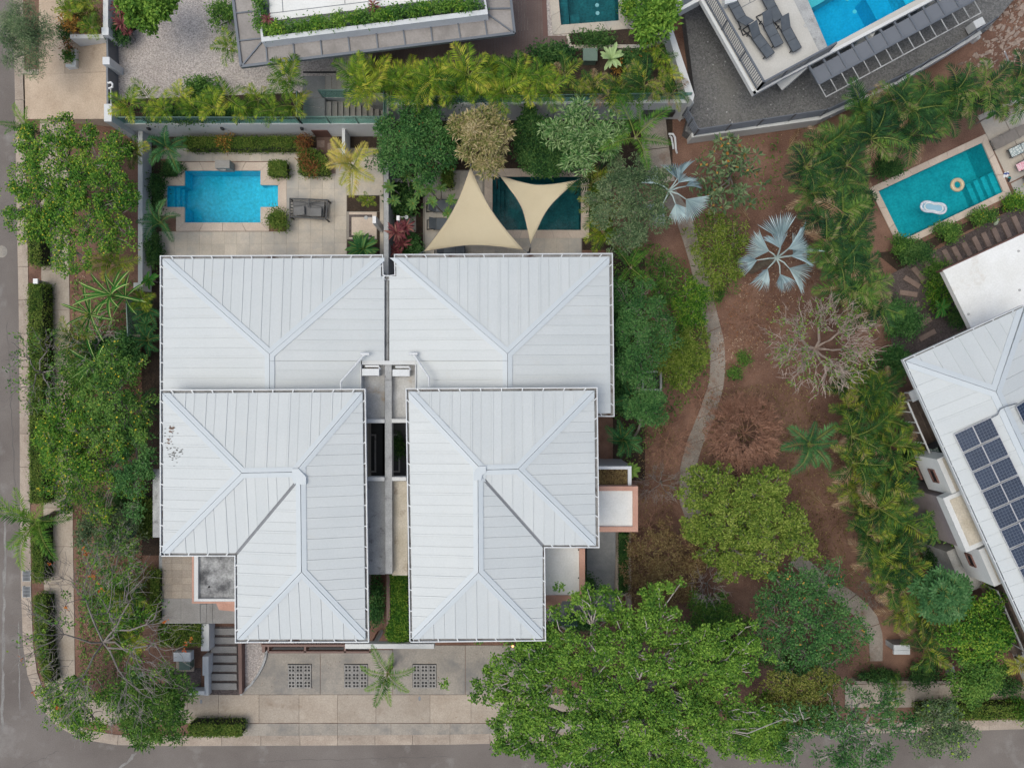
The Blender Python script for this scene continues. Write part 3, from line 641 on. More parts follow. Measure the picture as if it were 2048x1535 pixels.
so_ = sm.build('soot_stain', [stm, plain('rust_brown_patch', (0.17, 0.10, 0.07, 1), 0.9)], hw); tag(so_, kind='stuff')
ZP = 3.6
def porch(house, outer, inner, mat_out, mat_in, z, par=0.14, cap=None):
    o_, i_ = poly(outer, z + par), poly(inner, z + par); m = MB(); n = len(o_)
    m.add(o_ + i_ + [Vector((p.x, p.y, z - 0.5)) for p in o_] + [Vector((p.x, p.y, z - 0.02)) for p in i_],
          [[i, (i + 1) % n, (i + 1) % n + n, i + n] for i in range(n)] + [[i, i + 2 * n, (i + 1) % n + 2 * n, (i + 1) % n] for i in range(n)] + [[i + n, (i + 1) % n + n, (i + 1) % n + 3 * n, i + 3 * n] for i in range(n)])
    m.build('parapet', mat_out, house)
    MB().prism([Vector((p.x, p.y, z)) for p in i_], z - 0.5, bottom=True).build('porch_roof', mat_in, house)
porch(hw, rect(384, 1100, 474, 1206), rect(387.5, 1100, 474, 1202.5), M['terra'], M['wallw'], ZP)
porch(hw, rect(388, 1101, 474, 1202), rect(396, 1101, 474, 1197), M['wallw'], M['mouldroof'], ZP + 0.02, 0.16)
MB().tube([P(418, 1173, ZP), P(418, 1173, ZP + 0.05)], 0.05, 10).build('roof_drain', M['black'], hw)
prismpart(hw, 'lower_wall', [(425, 1190), (472, 1190), (472, 1222), (438, 1219)], 2.2, 0, M['terra'])
prismpart(hw, 'window_hood', rect(305.5, 938, 325, 1074), 3.4, 3.2, M['wallg'])
# ---------------- east house
he = thing('white_roofed_house', P(1000, 900, 0), 'east half of the white twin houses, with two pink-edged porch roofs', 'house', 'white hip-roofed twin houses')
roof(he, [([(794, 516), (1218, 514), (1015, 707)], 2, (1, 2), ()),
          ([(779, 721), (779, 516), (794, 516), (1015, 707), (1015, 721)], 3, (2, 3), (), (793, 552, 1)),
          ([(831, 835), (831, 721.5), (1015, 721.5), (1015, 835)], 2, (2,), ()),
          ([(1218, 514), (1221, 826), (1015, 827), (1015, 707)], 3, (2, 3), ())], ZB, 5.55)
A, B, Cc, D, E, Fp = (818, 783), (1188, 781), (1191, 1089), (1085, 1089), (1085, 1275), (825, 1276)
R1, R2, R3, R4 = (964, 939), (1036, 937), (956, 950), (957, 1143)
roof(he, [([A, B, R2, R1], 3, (1, 2, 3), ()), ([B, Cc, R2], 2, (1, 2), ()),
          ([Cc, D, (962, 951), R1, R2], 4, (2, 3, 4), (1,)),
          ([Fp, A, R1, R3, R4], 3, (1, 3, 4), ()), ([E, Fp, R4], 2, (1, 2), ()),
          ([D, E, R4, R3, (962, 951)], 3, (1, 2, 3), (4,))], ZF, 6.72)
MB().prism(poly([(972, 932), (958, 932), (947, 945), (947, 960), (962, 960), (965, 949), (972, 944)], 6.86), 6.6).build('ridge_cap', M['roofcap'], he)
gutter(he, [(774, 551), (789, 549), (788, 508), (1225.5, 506), (1229, 833), (1180, 833)], ZB)
gutter(he, [(819, 1284), (811, 776), (1195, 774), (1199, 1095), (1090, 1095), (1092, 1281), (819, 1284)], ZF)
for q, z in (([(800, 530), (1208, 530), (1208, 815), (838, 815), (838, 715), (800, 715)], ZB - 0.12), ([(830, 800), (1180, 800), (1180, 1080), (1074, 1080), (1074, 1262), (836, 1262)], ZF - 0.22)):
    prismpart(he, 'wall', q, z, 0.0, M['wallw'])
porch(he, rect(1190, 972, 1276, 1063), rect(1190, 981, 1266, 1053), M['terra'], M['whiteroof'], ZP)
porch(he, [(1086, 1090), (1170, 1097), (1170, 1201), (1086, 1201)], [(1086, 1091), (1158.5, 1095), (1159, 1191), (1086, 1191)], M['terra'], M['whiteroof'], ZP)
prismpart(he, 'lower_wall', [(1090, 1190), (1130, 1190), (1118, 1216), (1090, 1216)], 2.2, 0, M['terra'])
for q in ((1157, 1099), (1157, 1155), (1157, 1193)): MB().tube([P(*q, ZP), P(*q, ZP + 0.03)], 0.035, 8).build('roof_drain', M['darkmetal'], he)
# small lamp under the south eave of the east house (lit)
lm, n_, l_, b_ = newmat('warm_lamp'); b_.inputs['Emission Color'].default_value = (1, 0.30, 0.12, 1); b_.inputs['Emission Strength'].default_value = 3.0; b_.inputs['Base Color'].default_value = (0.9, 0.5, 0.3, 1)
t = thing('wall_lamp', P(1025.5, 1288, 2.4), 'small glowing orange wall lamp under the south eave above the driveway', 'lamp')
m = MB(); m.box(-0.05, 0.0, 0, 0.05, 0.42, 0.12); wpart(m.build('bracket', M['darkmetal'], t), t).matrix_parent_inverse = Matrix()
m = MB(); m.tube([(0, -0.04, 0.02), (0, -0.04, 0.14)], 0.055, 10); m.build('lamp_glass', lm, t).matrix_parent_inverse = Matrix()
# ---------------- the shared strip between both houses
pw = thing('party_wall', P(776, 940, 0), 'grey party wall with cross beams in the gap between the twin white roofs', 'wall')
prismpart(pw, 'wall_body', [(769.5, 728), (783, 728), (784.5, 1147), (770.5, 1147)], 4.95, 4.5, M['wallg'])
prismpart(pw, 'beam', rect(724, 721, 831, 729), 5.05, 4.6, M['wallw'])
for x0, x1, y0, y1 in ((733, 769, 838, 845.5), (783.5, 812, 837.5, 845), (735, 769, 953.5, 961.5), (783.8, 812, 953.5, 961)): prismpart(pw, 'beam', rect(x0, y0, x1, y1), 5.0, 4.5, M['wallw'])
prismpart(pw, 'gutter_channel', [(771.2, 549), (777, 549), (777, 722), (770.5, 722)], 4.8, 4.6, M['wallg'])
prismpart(hw, 'flat_roof', rect(722, 729.5, 769.2, 837.7), 4.55, 4.3, M['stainroof'])
prismpart(he, 'flat_roof', rect(783.3, 729.5, 832, 837.5), 4.55, 4.3, M['stainroof'])
prismpart(hw, 'flat_roof', rect(735, 962, 770, 1148), 4.5, 4.2, M['wallg'])
prismpart(he, 'flat_roof', rect(784.3, 961.5, 815, 1150), 4.5, 4.2, M['beigeroof'])
prismpart(hw, 'roof_upstand', [(720.3, 728), (722.5, 728), (722.5, 838), (720.3, 838)], 5.12, 4.5, M['wallw'])
prismpart(he, 'roof_upstand', [(830, 728), (832.2, 728), (832.2, 838), (830, 838)], 5.12, 4.5, M['wallw'])
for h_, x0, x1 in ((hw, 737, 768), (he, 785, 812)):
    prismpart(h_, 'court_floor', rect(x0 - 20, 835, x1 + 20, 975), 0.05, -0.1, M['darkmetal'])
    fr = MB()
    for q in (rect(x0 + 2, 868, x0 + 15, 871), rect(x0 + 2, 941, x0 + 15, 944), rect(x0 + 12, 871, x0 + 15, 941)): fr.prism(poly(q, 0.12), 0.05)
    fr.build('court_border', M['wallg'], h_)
def ac(x0, y0, x1, y1, label):
    t = thing('air_conditioner', P((x0 + x1) / 2, (y0 + y1) / 2, 4.56), label, 'air conditioner', 'air conditioners in the roof gap'); 
    MB().prism(poly(rect(x0, y0, x1, y1), 5.15), 4.63, bottom=True).build('casing', M['gutterw'], t)
    fg = MB()
    for k in range(9): fg.box(P(x0 + 3, 0).x * 0.87 + k * 0.06, P(0, y1, 5).y - 0.012, 4.7, P(x0 + 3, 0).x * 0.87 + k * 0.06 + 0.02, P(0, y1, 5).y - 0.002, 5.08)
    fg.build('grille', M['darkmetal'], t)
    ft = MB(); z = 4.555
    for xx in (x0 + 5, x1 - 5): ft.prism(poly(rect(xx - 2, y0, xx + 2, y1 + 1), 4.63), z)
    ft.build('feet', M['darkmetal'], t)
    pp = MB(); pp.tube([P(x1 - 3, y0 + 3, 4.9), P(x1 + 2, y0, 5.0), P(x1 - 1, y0 - 5, 5.0), P(x0 + 6, y0 - 5, 5.0)], 0.05, 6); pp.build('pipe', M['pvc'], t)
ac(724, 737, 758, 751, 'white air conditioner with long white pipe west of the party wall')
ac(785, 738.5, 819, 752, 'white air conditioner with stained floor around it east of the party wall')
for (pts, lab) in (([(722, 707), (739, 707)], None),): pass
def pipe_t(a, b, c, e, lab):
    t = thing('roof_pipe', P(*c, 5.4), lab, 'pipe'); m = MB(); m.tube([P(*a, 5.40), P(*b, 5.40)], 0.07, 8); m.build('pipe_head', M['gutterw'], t)
    m = MB(); m.tube([P(*c, 5.38), P(*e[0], 5.72), P(*e[1], 5.8)], 0.055, 8); m.build('pipe_run', M['gutterw'], t)
pipe_t((721, 707.5), (739, 707.5), (730, 708), ((682, 763), (682, 780)), 'white drain pipe running diagonally over the west back roof')
pipe_t((818, 707), (835, 707), (827, 708), ((858, 755), (858, 780)), 'white drain pipe bent across the east back roof')
# ================================================================== EAST NEIGHBOUR with solar panels
hn = thing('solar_house', P(2020, 960, 0), 'white-roofed house carrying rows of dark blue solar panels', 'house')
q0 = [(1808, 721), (2046, 614), (1990, 783)]
FW = ([(2210, 1600), (1810, 722), (1990, 783), (2330, 1517)], 2, (1, 2), ())
roof(hn, [([(1810, 722), (2046, 614), (1990, 783)], 2, (1, 2), ()), FW, ([(2048, 616), (2320, 1210), (2230, 1300), (1990, 783)], 3, (2, 3), ())], 6.0, 6.55, pitch=0.62, capw=0.24)
gutter(hn, [(2205, 1602), (1805, 719), (2047, 609), (2330, 1240)], 6.0, step=41)
prismpart(hn, 'wall', [(1968, 792), (2062, 752), (2300, 1230), (2262, 1560)], 5.7, 0, M['wallw'])
prismpart(hn, 'flat_roof', [(1886, 541), (2140, 425), (2200, 560), (1942, 655)], 3.4, 3.1, M['whiteroof'])
prismpart(hn, 'roof_edge', [(1882, 540), (2140, 421), (2141.5, 424), (1885.5, 543)], 3.36, 2.9, M['brownmetal'])
prismpart(hn, 'lower_wall', [(1985, 592), (2150, 517), (2200, 620), (2030, 682)], 3.05, 0, M['wallw'])
for q in ((2037, 502), (1937, 628), (2039, 580)): MB().tube([P(*q, 3.4), P(*q, 3.43)], 0.06, 10).build('roof_drain', M['wallg'], hn)
fs = Face(FW[0], 6.0, 6.55, 2)
def onplane(px, py, f, h):
    cp = Vector((0, 0, H)); d = P(px, py, 0) - cp; t = (f.o + f.n * h - cp).dot(f.n) / d.dot(f.n); return cp + d * t
cellm = surf('solar_cell', (0.018, 0.030, 0.060, 1), (0.030, 0.046, 0.085, 1), 4, 0.22, 20, 0.1, 0.0, objvar=0.15)
linem = plain('solar_cell_line', (0.12, 0.15, 0.20, 1), 0.4); framem = plain('aluminium_frame', (0.62, 0.60, 0.62, 1), 0.4, 0.3)
def panel_mesh(ux, uy, nn):
    m = MB(); L, W = ux.length, uy.length; X, Y = ux.normalized(), uy.normalized(); z = nn
    m.obox(z * 0.0, X, Y, z, L / 2, W / 2, 0.018, 2)
    nx, ny = 6, 6
    for i in range(nx):
        for j in range(ny):
            c = X * (-L / 2 + 0.02 + (i + .5) * (L - .04) / nx) + Y * (-W / 2 + 0.02 + (j + .5) * (W - .04) / ny) + z * 0.0195
            m.obox(c, X, Y, z, (L - .04) / nx / 2 - 0.007, (W - .04) / ny / 2 - 0.007, 0.002, 0)
    m.obox(z * 0.0182, X, Y, z, L / 2 - .015, W / 2 - .015, 0.001, 1)
    return m.mesh('solar_panel', [cellm, linem, framem])
c00 = onplane(1907, 867, fs, 0.16); dx = onplane(1943.7, 849.8, fs, 0.16) - c00; dy = onplane(1925.6, 905.5, fs, 0.16) - c00
pm = panel_mesh(dx * 0.985, dy * 0.93, fs.n)
def solar(px, py, lab):
    c = onplane(px, py, fs, 0.16) + dx / 2 + dy / 2
    inst('solar_panel', pm, hn, c - hn.location)
for i in range(11):
    for j in range(2):
        x, y = 1907 + 18.6 * i + 36.7 * j, 867 + 38.5 * i - 17.2 * j
        if x > 2046: continue
        solar(x, y, 'solar panel of the %s column from the eave, %s from the top' % (('outer', 'inner')[j], ORD[i]))
fe = Face([(2048, 616), (2320, 1210), (2230, 1300), (1990, 783)], 6.0, 6.55, 3)
o = bpy.data.objects.new('solar_panel', pm); ce = onplane(2054, 822, fe, 0.16); o.parent = hn; o.location = ce - hn.location; rot = fs.n.rotation_difference(fe.n); o.rotation_mode = 'QUATERNION'; o.rotation_quaternion = rot; C.objects.link(o)

cm = MB(); cm.tube([onplane(1983, 835, fs, .16), onplane(1995, 829, fs, .16), onplane(2000, 818, fs, .16), onplane(2012, 812, fs, .25), onplane(2034, 806, fe, .2)], 0.025, 5); cm.build('cable', M['greymetal'], hn)
M['mauve'] = surf('mauve_grey_render', (0.26, 0.22, 0.225, 1), (0.33, 0.285, 0.29, 1), 1.0, 0.85, 16, 0.12, 0.05)
def rot_pts(o, pts, ux=(0.40, 0.916), uy=(-0.916, 0.40)): return [(o[0] + a * ux[0] + b * uy[0], o[1] + a * ux[1] + b * uy[1]) for a, b in pts]
def facade(o, pts, z, zb, mat, name): return prismpart(hn, name, rot_pts(o, pts), z, zb, mat)
facade((1835, 783), [(0, -18), (0, 46), (132, 46), (132, -18)], 3.1, 2.8, M['woodtile'], 'balcony_slab')
wt = MB(); wt.obox((0, 0, 0), (.40, -.916, 0), (.916, .40, 0), (0, 0, 1), 0.44, 0.115, 0.008); wtm = wt.mesh('balcony_tile', M['woodtile'])
for i in range(7):
    for j in range(5):
        q = rot_pts((1835, 783), [(9 + i * 17.0, 41 - j * 11.2)])[0]; inst('balcony_tile', wtm, hn, P(*q, 3.113) - hn.location, (0, 0, math.radians(90) * 0))
def rail(name, a, b, z, h, parent, mat, posts=6, bars=0, w=0.05):
    m = MB(); A, B = P(*a, z), P(*b, z); m.bar(A + Vector((0, 0, h)), B + Vector((0, 0, h)), w, w)
    m.bar(A + Vector((0, 0, 0.12)), B + Vector((0, 0, 0.12)), w * .6, w * .6)
    for i in range(posts + 1): p = A.lerp(B, i / posts); m.bar(p, p + Vector((0, 0, h - w / 2 - 0.002)), w * 0.9)
    m.build(name, mat, parent)
    if bars:
        m = MB()
        for i in range(bars): p = A.lerp(B, (i + .5) / bars); m.bar(p + Vector((0, 0, .14)), p + Vector((0, 0, h - w / 2 - 0.002)), 0.02)
        m.build('rail_bars', mat, parent)
r0, r1 = rot_pts((1835, 783), [(0, 48), (132, 48)]); rail('balcony_rail', r0, r1, 2.95, 1.05, hn, M['wallw'], 6, 0, 0.06)
facade((1874, 918), [(0, -26), (0, 0), (78, 0), (78, -26)], 5.2, 3.3, M['wallw'], 'wall'); facade((1874, 918), [(2, -26), (2, -3), (76, -3), (76, -26)], 3.29, 0, M['mauve'], 'lower_wall')
facade((1874, 918), [(3, -24), (3, -10), (75, -10), (75, -24)], 5.23, 5.15, M['beigeroof'], 'flat_roof')
facade((1886, 996), [(0, -42), (0, 0), (118, 0), (118, -42)], 5.28, 4.75, M['wallw'], 'wall'); facade((1886, 996), [(3, -42), (3, -5), (115, -5), (115, -42)], 4.74, 0, M['mauve'], 'lower_wall')
facade((1886, 996), [(9, -40), (9, -11), (109, -11), (109, -40)], 5.31, 5.25, M['beigeroof'], 'flat_roof')
facade((1957, 1099), [(0, -30), (0, 0), (80, 0), (80, -30)], 5.2, 3.2, M['wallw'], 'wall'); facade((1957, 1099), [(2, -30), (2, -3), (78, -3), (78, -30)], 3.19, 0, M['mauve'], 'lower_wall')
facade((1957, 1099), [(3, -28), (3, -12), (76, -12), (76, -28)], 5.23, 5.1, M['beigeroof'], 'flat_roof')
facade((1893, 1103), [(0, -48), (0, 0), (92, 0), (92, -48)], 2.6, 0, M['stainroof'], 'lower_roof')
facade((1975, 1165), [(6, -40), (6, 10), (150, 10), (150, -40)], 3.0, 2.7, M['woodtile'], 'balcony_slab')
for i in range(8):
    for j in range(4):
        q = rot_pts((1975, 1165), [(6 + i * 18.5 + (j % 2) * 6, 5 - j * 7.2)])[0]; inst('balcony_tile', wtm, hn, P(*q, 3.013) - hn.location)
r0, r1 = rot_pts((1975, 1165), [(0, 9), (150, 9)]); rail('balcony_rail', r0, r1, 2.85, 1.0, hn, M['wallg'], 6, 0, 0.06)
def window(o, a0, a1, off, z0, z1, uy=(-0.916, 0.40)):
    """a window set in a west-facing facade"""
    p0, p1 = rot_pts(o, [(a0, off)])[0], rot_pts(o, [(a1, off)])[0]; A, B = P(*p0, 5.2), P(*p1, 5.2); d = (B - A).normalized(); nn = Vector((-0.916, -0.40, 0))
    c = (A + B) / 2; c.z = (z0 + z1) / 2; f = MB(); L = (B - A).length
    for zz in (z0, z1): f.obox(Vector((c.x, c.y, zz)) + nn * 0.02, d, nn, (0, 0, 1), L / 2 + 0.03, 0.05, 0.03)
    for q in (A, B): f.obox(Vector((q.x, q.y, c.z)) + nn * 0.02, d, nn, (0, 0, 1), 0.03, 0.048, (z1 - z0) / 2 - 0.03)
    w = f.build('window', M['brownmetal'], hn)
    g_ = MB(); g_.obox(c + nn * 0.012, d, nn, (0, 0, 1), L / 2 - .05, 0.012, (z1 - z0) / 2 - .05); g_.build('pane', M['black'], w)
window((1874, 918), 27, 54, 0, 4.15, 4.55); window((1874, 918), 29, 56, 0, 2.7, 3.1); window((1957, 1099), 20, 46, 0, 4.0, 4.4)
# balcony chairs
def chair(px, py, z, lab, cat, grp, mat):
    t = thing('balcony_chair', P(px, py, z), lab, cat, grp, math.radians(25)); m = MB(); m.box(-.28, -.28, .36, .28, .28, .42); m.build('seat', mat, t).matrix_parent_inverse = Matrix()
    m = MB(); m.obox((0, .28, .66), (1, 0, 0), (0, 1, 0.2), (0, -0.2, 1), .28, .03, .26); m.build('backrest', mat, t).matrix_parent_inverse = Matrix()
    m = MB(); m.box(-.2, -.2, .42, .2, .18, .50); m.build('cushion', M['patcush'], t).matrix_parent_inverse = Matrix()
    for i in (-1, 1):
        for j in (-1, 1): m = MB(); m.bar((i * .24, j * .24, 0), (i * .24, j * .24, .36), .04); m.build('leg', M['darkmetal'], t).matrix_parent_inverse = Matrix()
def pattern_mat(name, base, ink, scale, lo=0.48, hi=0.52):
    m, n, l, b = newmat(name); pos = n.new('ShaderNodeNewGeometry').outputs['Position']; w = n.new('ShaderNodeTexVoronoi'); w.feature = 'DISTANCE_TO_EDGE'; w.inputs['Scale'].default_value = scale
    l.new(pos, w.inputs['Vector']); l.new(ramp(n, l, w.outputs[0], [(lo, ink), (hi, base)]), b.inputs['Base Color']); b.inputs['Roughness'].default_value = 0.9; return m
M['patcush'] = pattern_mat('leafy_cushion_print', (0.55, 0.62, 0.60, 1), (0.10, 0.22, 0.20, 1), 9, 0.05, 0.12)
M['leafprint'] = pattern_mat('leaf_print_fabric', (0.62, 0.64, 0.60, 1), (0.28, 0.34, 0.34, 1), 7, 0.06, 0.2)
M['pinkprint'] = pattern_mat('pink_print_fabric', (0.75, 0.65, 0.66, 1), (0.65, 0.18, 0.26, 1), 14, 0.05, 0.16)
chair(1857, 898, 3.12, 'dark balcony chair with leafy cushion nearer the railing', 'chair', 'balcony chairs with leafy cushions', M['darkmetal'])
chair(1879, 889, 3.12, 'dark balcony chair with leafy cushion tucked under the roof eave', 'chair', 'balcony chairs with leafy cushions', M['darkmetal'])
t = thing('white_table', P(1822, 788, 3.12), 'white side table in the corner of the upper balcony by the white roof', 'table', None, math.radians(25))
m = MB(); m.box(-.32, -.26, .44, .32, .26, .5); m.build('tabletop', M['gutterw'], t).matrix_parent_inverse = Matrix()
for i in (-1, 1):
    for j in (-1, 1): m = MB(); m.bar((i * .26, j * .2, 0), (i * .26, j * .2, .44), .05); m.build('leg', M['gutterw'], t).matrix_parent_inverse = Matrix()
# ================================================================== HOUSE ON THE UPPER TERRACE (metal canopy, planted roof edge)
M['canopy'] = surf('grey_canopy_sheet', (0.25, 0.225, 0.21, 1), (0.34, 0.31, 0.29, 1), 0.9, 0.6, 10, 0.15, 0.05, stain=(0.20, 0.18, 0.165, 1), stain_scale=1.2, stain_lo=0.5, stain_hi=0.7, objvar=0.08)
hc = thing('canopy_house', P(745, 20, TZ), 'house with planted white roof edge and a grey panelled canopy around it', 'house')
ZC = 4.7
def cedge(t): return along((483, 133), (1028, 66), t)
inL = lambda t: along((523, 85), (976, 29), t)
ts_out = [(x - 483) / 545 for x in (535, 589, 644, 700, 756, 811, 865, 921, 974)]; ts_in = [(x - 523) / 453 for x in (531, 586, 640, 695, 751, 805, 860, 914, 968)]
def cpanel(pts): MB().prism(poly(pts, ZC), ZC - 0.03, bottom=True).build('canopy_panel', M['canopy'], hc)
O = [cedge(t) for t in ts_out]; I = [inL(t) for t in ts_in]
for i in range(8): cpanel([I[i], I[i + 1], O[i + 1], O[i]])
cpanel([(523, 85), I[0], O[0], (483, 133)]); cpanel([I[8], (976, 29), (1028, 66), O[8]])
lo = lambda y: (467 + y * 0.1203, y); li = lambda y: (513 + y * 0.118, y)
ysL = [133, 82, 27, -28, -83, -140]
cpanel([(483, 133), (523, 85), li(77), lo(82)])
for a_, b_ in zip(ysL[1:], ysL[2:]): cpanel([lo(a_), li(a_ - 5), li(b_ - 5), lo(b_)])
ro = lambda y: (1021 + y * 0.106, y); ri = lambda y: (971 + y * 0.17, y)
cpanel([(1028, 66), (976, 29), ri(18), ro(17)])
for a_, b_ in ((18, -40), (-40, -100)): cpanel([ro(a_ - 1), ri(a_), ri(b_), ro(b_)])
m = MB()
def cb(a, b, w=0.06, z=ZC + 0.03): m.bar(P(*a, z), P(*b, z), w, 0.07)
for a, b in zip(I, O): cb(a, b)
cb((523, 85), (483, 133)); cb((976, 29), (1028, 66))
for y in ysL[1:-1]: cb(lo(y), li(y - 5))
cb(ri(18), ro(17)); cb(ri(-40), ro(-41))
m.build('canopy_bar', M['greymetal'], hc)
m = MB()
for a, b in ((lo(-140), (483, 134)), ((483, 134), (1029, 67)), ((1029, 67), ro(-100))): m.bar(P(*a, ZC), P(*b, ZC), 0.12, 0.16)
m.build('canopy_beam', M['greymetal'], hc)
par_o = [(507, -60), (523, 84), (976, 28.5), (962, -60)]; par_i = [(511, -60), (526.5, 74), (971, 19), (958, -60)]
m = MB()
for i in range(3): m.prism(poly([par_o[i], par_o[i + 1], par_i[i + 1], par_i[i]], 5.25), ZC - 0.2, 0, True)
m.build('roof_parapet', M['gutterw'], hc)
MB().prism(poly([(511.5, -60), (527, 73), (970, 18), (957, -60)], 4.85), 4.6, bottom=True).build('planter_bed', M['greymetal'], hc)
m = MB(); rt = [(538, -60), (541, 38), (760, 10), (860, -4), (950, -60)]
MB().prism(poly([(536, -60), (540, 42), (962, -12), (956, -60)], 5.0), 4.6, bottom=True).build('flat_roof', M['whiteroof'], hc)
for a, b in (((540, 27), (790, -3)), ((566, 24), (562, -40)), ((690, 8), (686, -40))): m.bar(P(*a, 5.004), P(*b, 5.004), 0.03, 0.006)
m.build('roof_joint', M['greymetal'], hc)
MB().prism(poly([(545, -60), (560, 30), (940, -14), (930, -60)], 4.55), TZ).build('wall', M['wallw'], hc)
# ================================================================== DECK HOUSE top right
hd = thing('deck_house', P(1560, 60, YZ), 'house with raised white pool deck and slatted grey pergola above dark gravel', 'house')
ZD = 3.0
DK = [(1401, 0), (1508, 189), (1567, 157), (1867, 0), (1985, -60), (1985, -160), (1310, -160)]
PL = [(1570, -55), (1651, 97), (1831, 0.5), (1925, -50), (1880, -120), (1600, -120)]
m = MB(); L = poly(DK, ZD); m.poly_holes(L, [poly(PL, ZD)], ZD); n = len(L); m.add(L + [Vector((p.x, p.y, ZD - 0.22)) for p in L], [[i, (i + 1) % n, (i + 1) % n + n, i + n] for i in range(n)])
M['deckw'] = surf('white_deck_render', (0.46, 0.435, 0.395, 1), (0.55, 0.53, 0.495, 1), 0.6, 0.85, 14, 0.1, 0.05)
m.build('deck_slab', M['deckw'], hd)
MB().prism(poly([(1560, -60), (1600, 30), (1720, -40), (1700, -160), (1560, -160)], ZD - 0.45), YZ).build('wall', M['wallw'], hd)
m = MB()
for a, b in zip(DK[:4], DK[1:5]): 
    d = (Vector(b) - Vector(a)).normalized(); nn = Vector((d.y, -d.x)) ; q = [Vector(a), Vector(b), Vector(b) + nn * 6, Vector(a) + nn * 6]; m.prism([P(p.x, p.y, ZD + 0.05) for p in q], ZD - 0.24)
m.build('deck_edge', M['wallw'], hd)
def deck_rail(a, b, bars, name='deck_rail'):
    r = MB(); A, B = P(*a, ZD), P(*b, ZD); h = 1.0
    r.bar(A + Vector((0, 0, h)), B + Vector((0, 0, h)), 0.09, 0.05); r.bar(A + Vector((0, 0, .08)), B + Vector((0, 0, .08)), 0.06, 0.05)
    for i in range(4): p = A.lerp(B, i / 3); r.bar(p, p + Vector((0, 0, h - 0.03)), 0.07)
    r.build(name, M['greymetal'], hd); r = MB()
    for i in range(bars): p = A.lerp(B, (i + .5) / bars); r.bar(p + Vector((0, 0, .11)), p + Vector((0, 0, h - 0.03)), 0.025)
    r.build('rail_bars', M['greymetal'], hd)
deck_rail((1408, -2), (1514, 181), 44); deck_rail((1514, 181), (1655, 105), 34)
wm = basin(PL, 1.3, M['tiledeep'], ZD, hd); wm.build('pool_water', M['water'], hd)
MB().prism(poly([(1729, -5), (1732.5, -6), (1757, 39), (1754, 41)], ZD - 0.3), ZD - 1.29).build('pool_divider', M['tiledeep'], hd)
MB().prism(poly([(1795, -20), (1822, -32), (1838, -4), (1812, 10)], ZD - 0.35), ZD - 1.29).build('pool_step', M['tileb'], hd)
for q in ((1709, 24), (1694, -1)): inst('pool_jet', jme, hd, P(*q, ZD - 0.35) - hd.location)
MB().tube([P(1610, 52, ZD), P(1610, 52, ZD + 0.03)], 0.09, 12).build('deck_drain', M['wallg'], hd)
MB().prism(poly([(1591, -55), (1598, -42), (1657, 98), (1640, 107), (1560, -55)], ZD + 0.004), ZD - .05).build('pool_rim', M['wallg'], hd)
MB().prism(poly([(1446, -60), (1470, -60), (1474, 2), (1450, 9)], ZD + 0.5), ZD).build('daybed_plinth', M['gutterw'], hd)
for a, b in (((1478, 18), (1500, 6)), ((1500, 6), (1512, 0)), ((1500, 6), (1496, -20))): m = MB(); m.bar(P(*a, ZD + .003), P(*b, ZD + .003), .03, .006); m.build('deck_joint', M['greymetal'], hd)
# pergola and braces
ZG = 2.85
pg0, pg1, pg2, pg3 = (1616, 130), (1652, 194), (1962, 26), (1926, -36)
m = MB()
for t0, t1 in ((0.0, 0.0), (1, 1)): pass
for k in range(12):
    a, b = along(pg0, pg3, k / 11), along(pg0, pg3, k / 11); e = along(pg1, pg2, k / 11); mid = along(a, e, 0.60)
    m.bar(P(*a, ZG), P(*mid, ZG), 0.10, 0.10)
m.bar(P(*pg0, ZG), P(*pg3, ZG), 0.09, 0.1); m.bar(P(*along(pg0, pg1, .6), ZG), P(*along(pg3, pg2, .6), ZG), 0.10, 0.09)
m.build('pergola_beam', M['greymetal'], hd)
m = MB(); m.bar(P(*pg1, ZG), P(*pg2, ZG), 0.05, 0.05)
for k in range(15): t = k / 14; m.bar(P(*along(along(pg0, pg3, t), along(pg1, pg2, t), .6), ZG), P(*along(pg1, pg2, t), ZG), 0.035, 0.04)
m.build('pergola_rail', M['wallg'], hd)
M['mesh'] = glassmat('grey_mesh_sheet', (0.55, 0.58, 0.64, 1), 0.55)
for k in range(11):
    a, b = along(pg0, pg3, (k + .03) / 11), along(pg0, pg3, (k + .97) / 11); c, d = along(pg1, pg2, (k + .97) / 11), along(pg1, pg2, (k + .03) / 11)
    a, b = along(a, d, .16), along(b, c, .16); c, d = along(b, c, .52), along(a, d, .52)
    MB().prism(poly([a, b, c, d], ZG + 0.01), ZG - 0.01, bottom=True).build('mesh_panel', M['mesh'], hd)
def brace(top, foot, w):
    m = MB(); a, b = P(*top, 2.6), P(*foot, YZ + 0.6); m.bar(a, b, w, 0.5); m.build('brace', M['wallw'], hd)
for a, b in (((1612, 128), (1563, 172)), ((1742, 62), (1712, 96)), ((1872, -4), (1845, 24)), ((1905, -20), (1880, 8))): brace(a, b, 0.42)
# small dark terrace corner left of the deck
m = MB(); m.prism(poly([(1350, -40), (1361, 22), (1404, -1), (1395, -40)], 2.9), 2.3, 0, True); m.build('side_terrace', M['wallw'], hd)
MB().prism(poly([(1358, -40), (1365, 12), (1396, -5), (1392, -40)], 2.915), 2.8).build('side_terrace_floor', M['fabric'], hd)
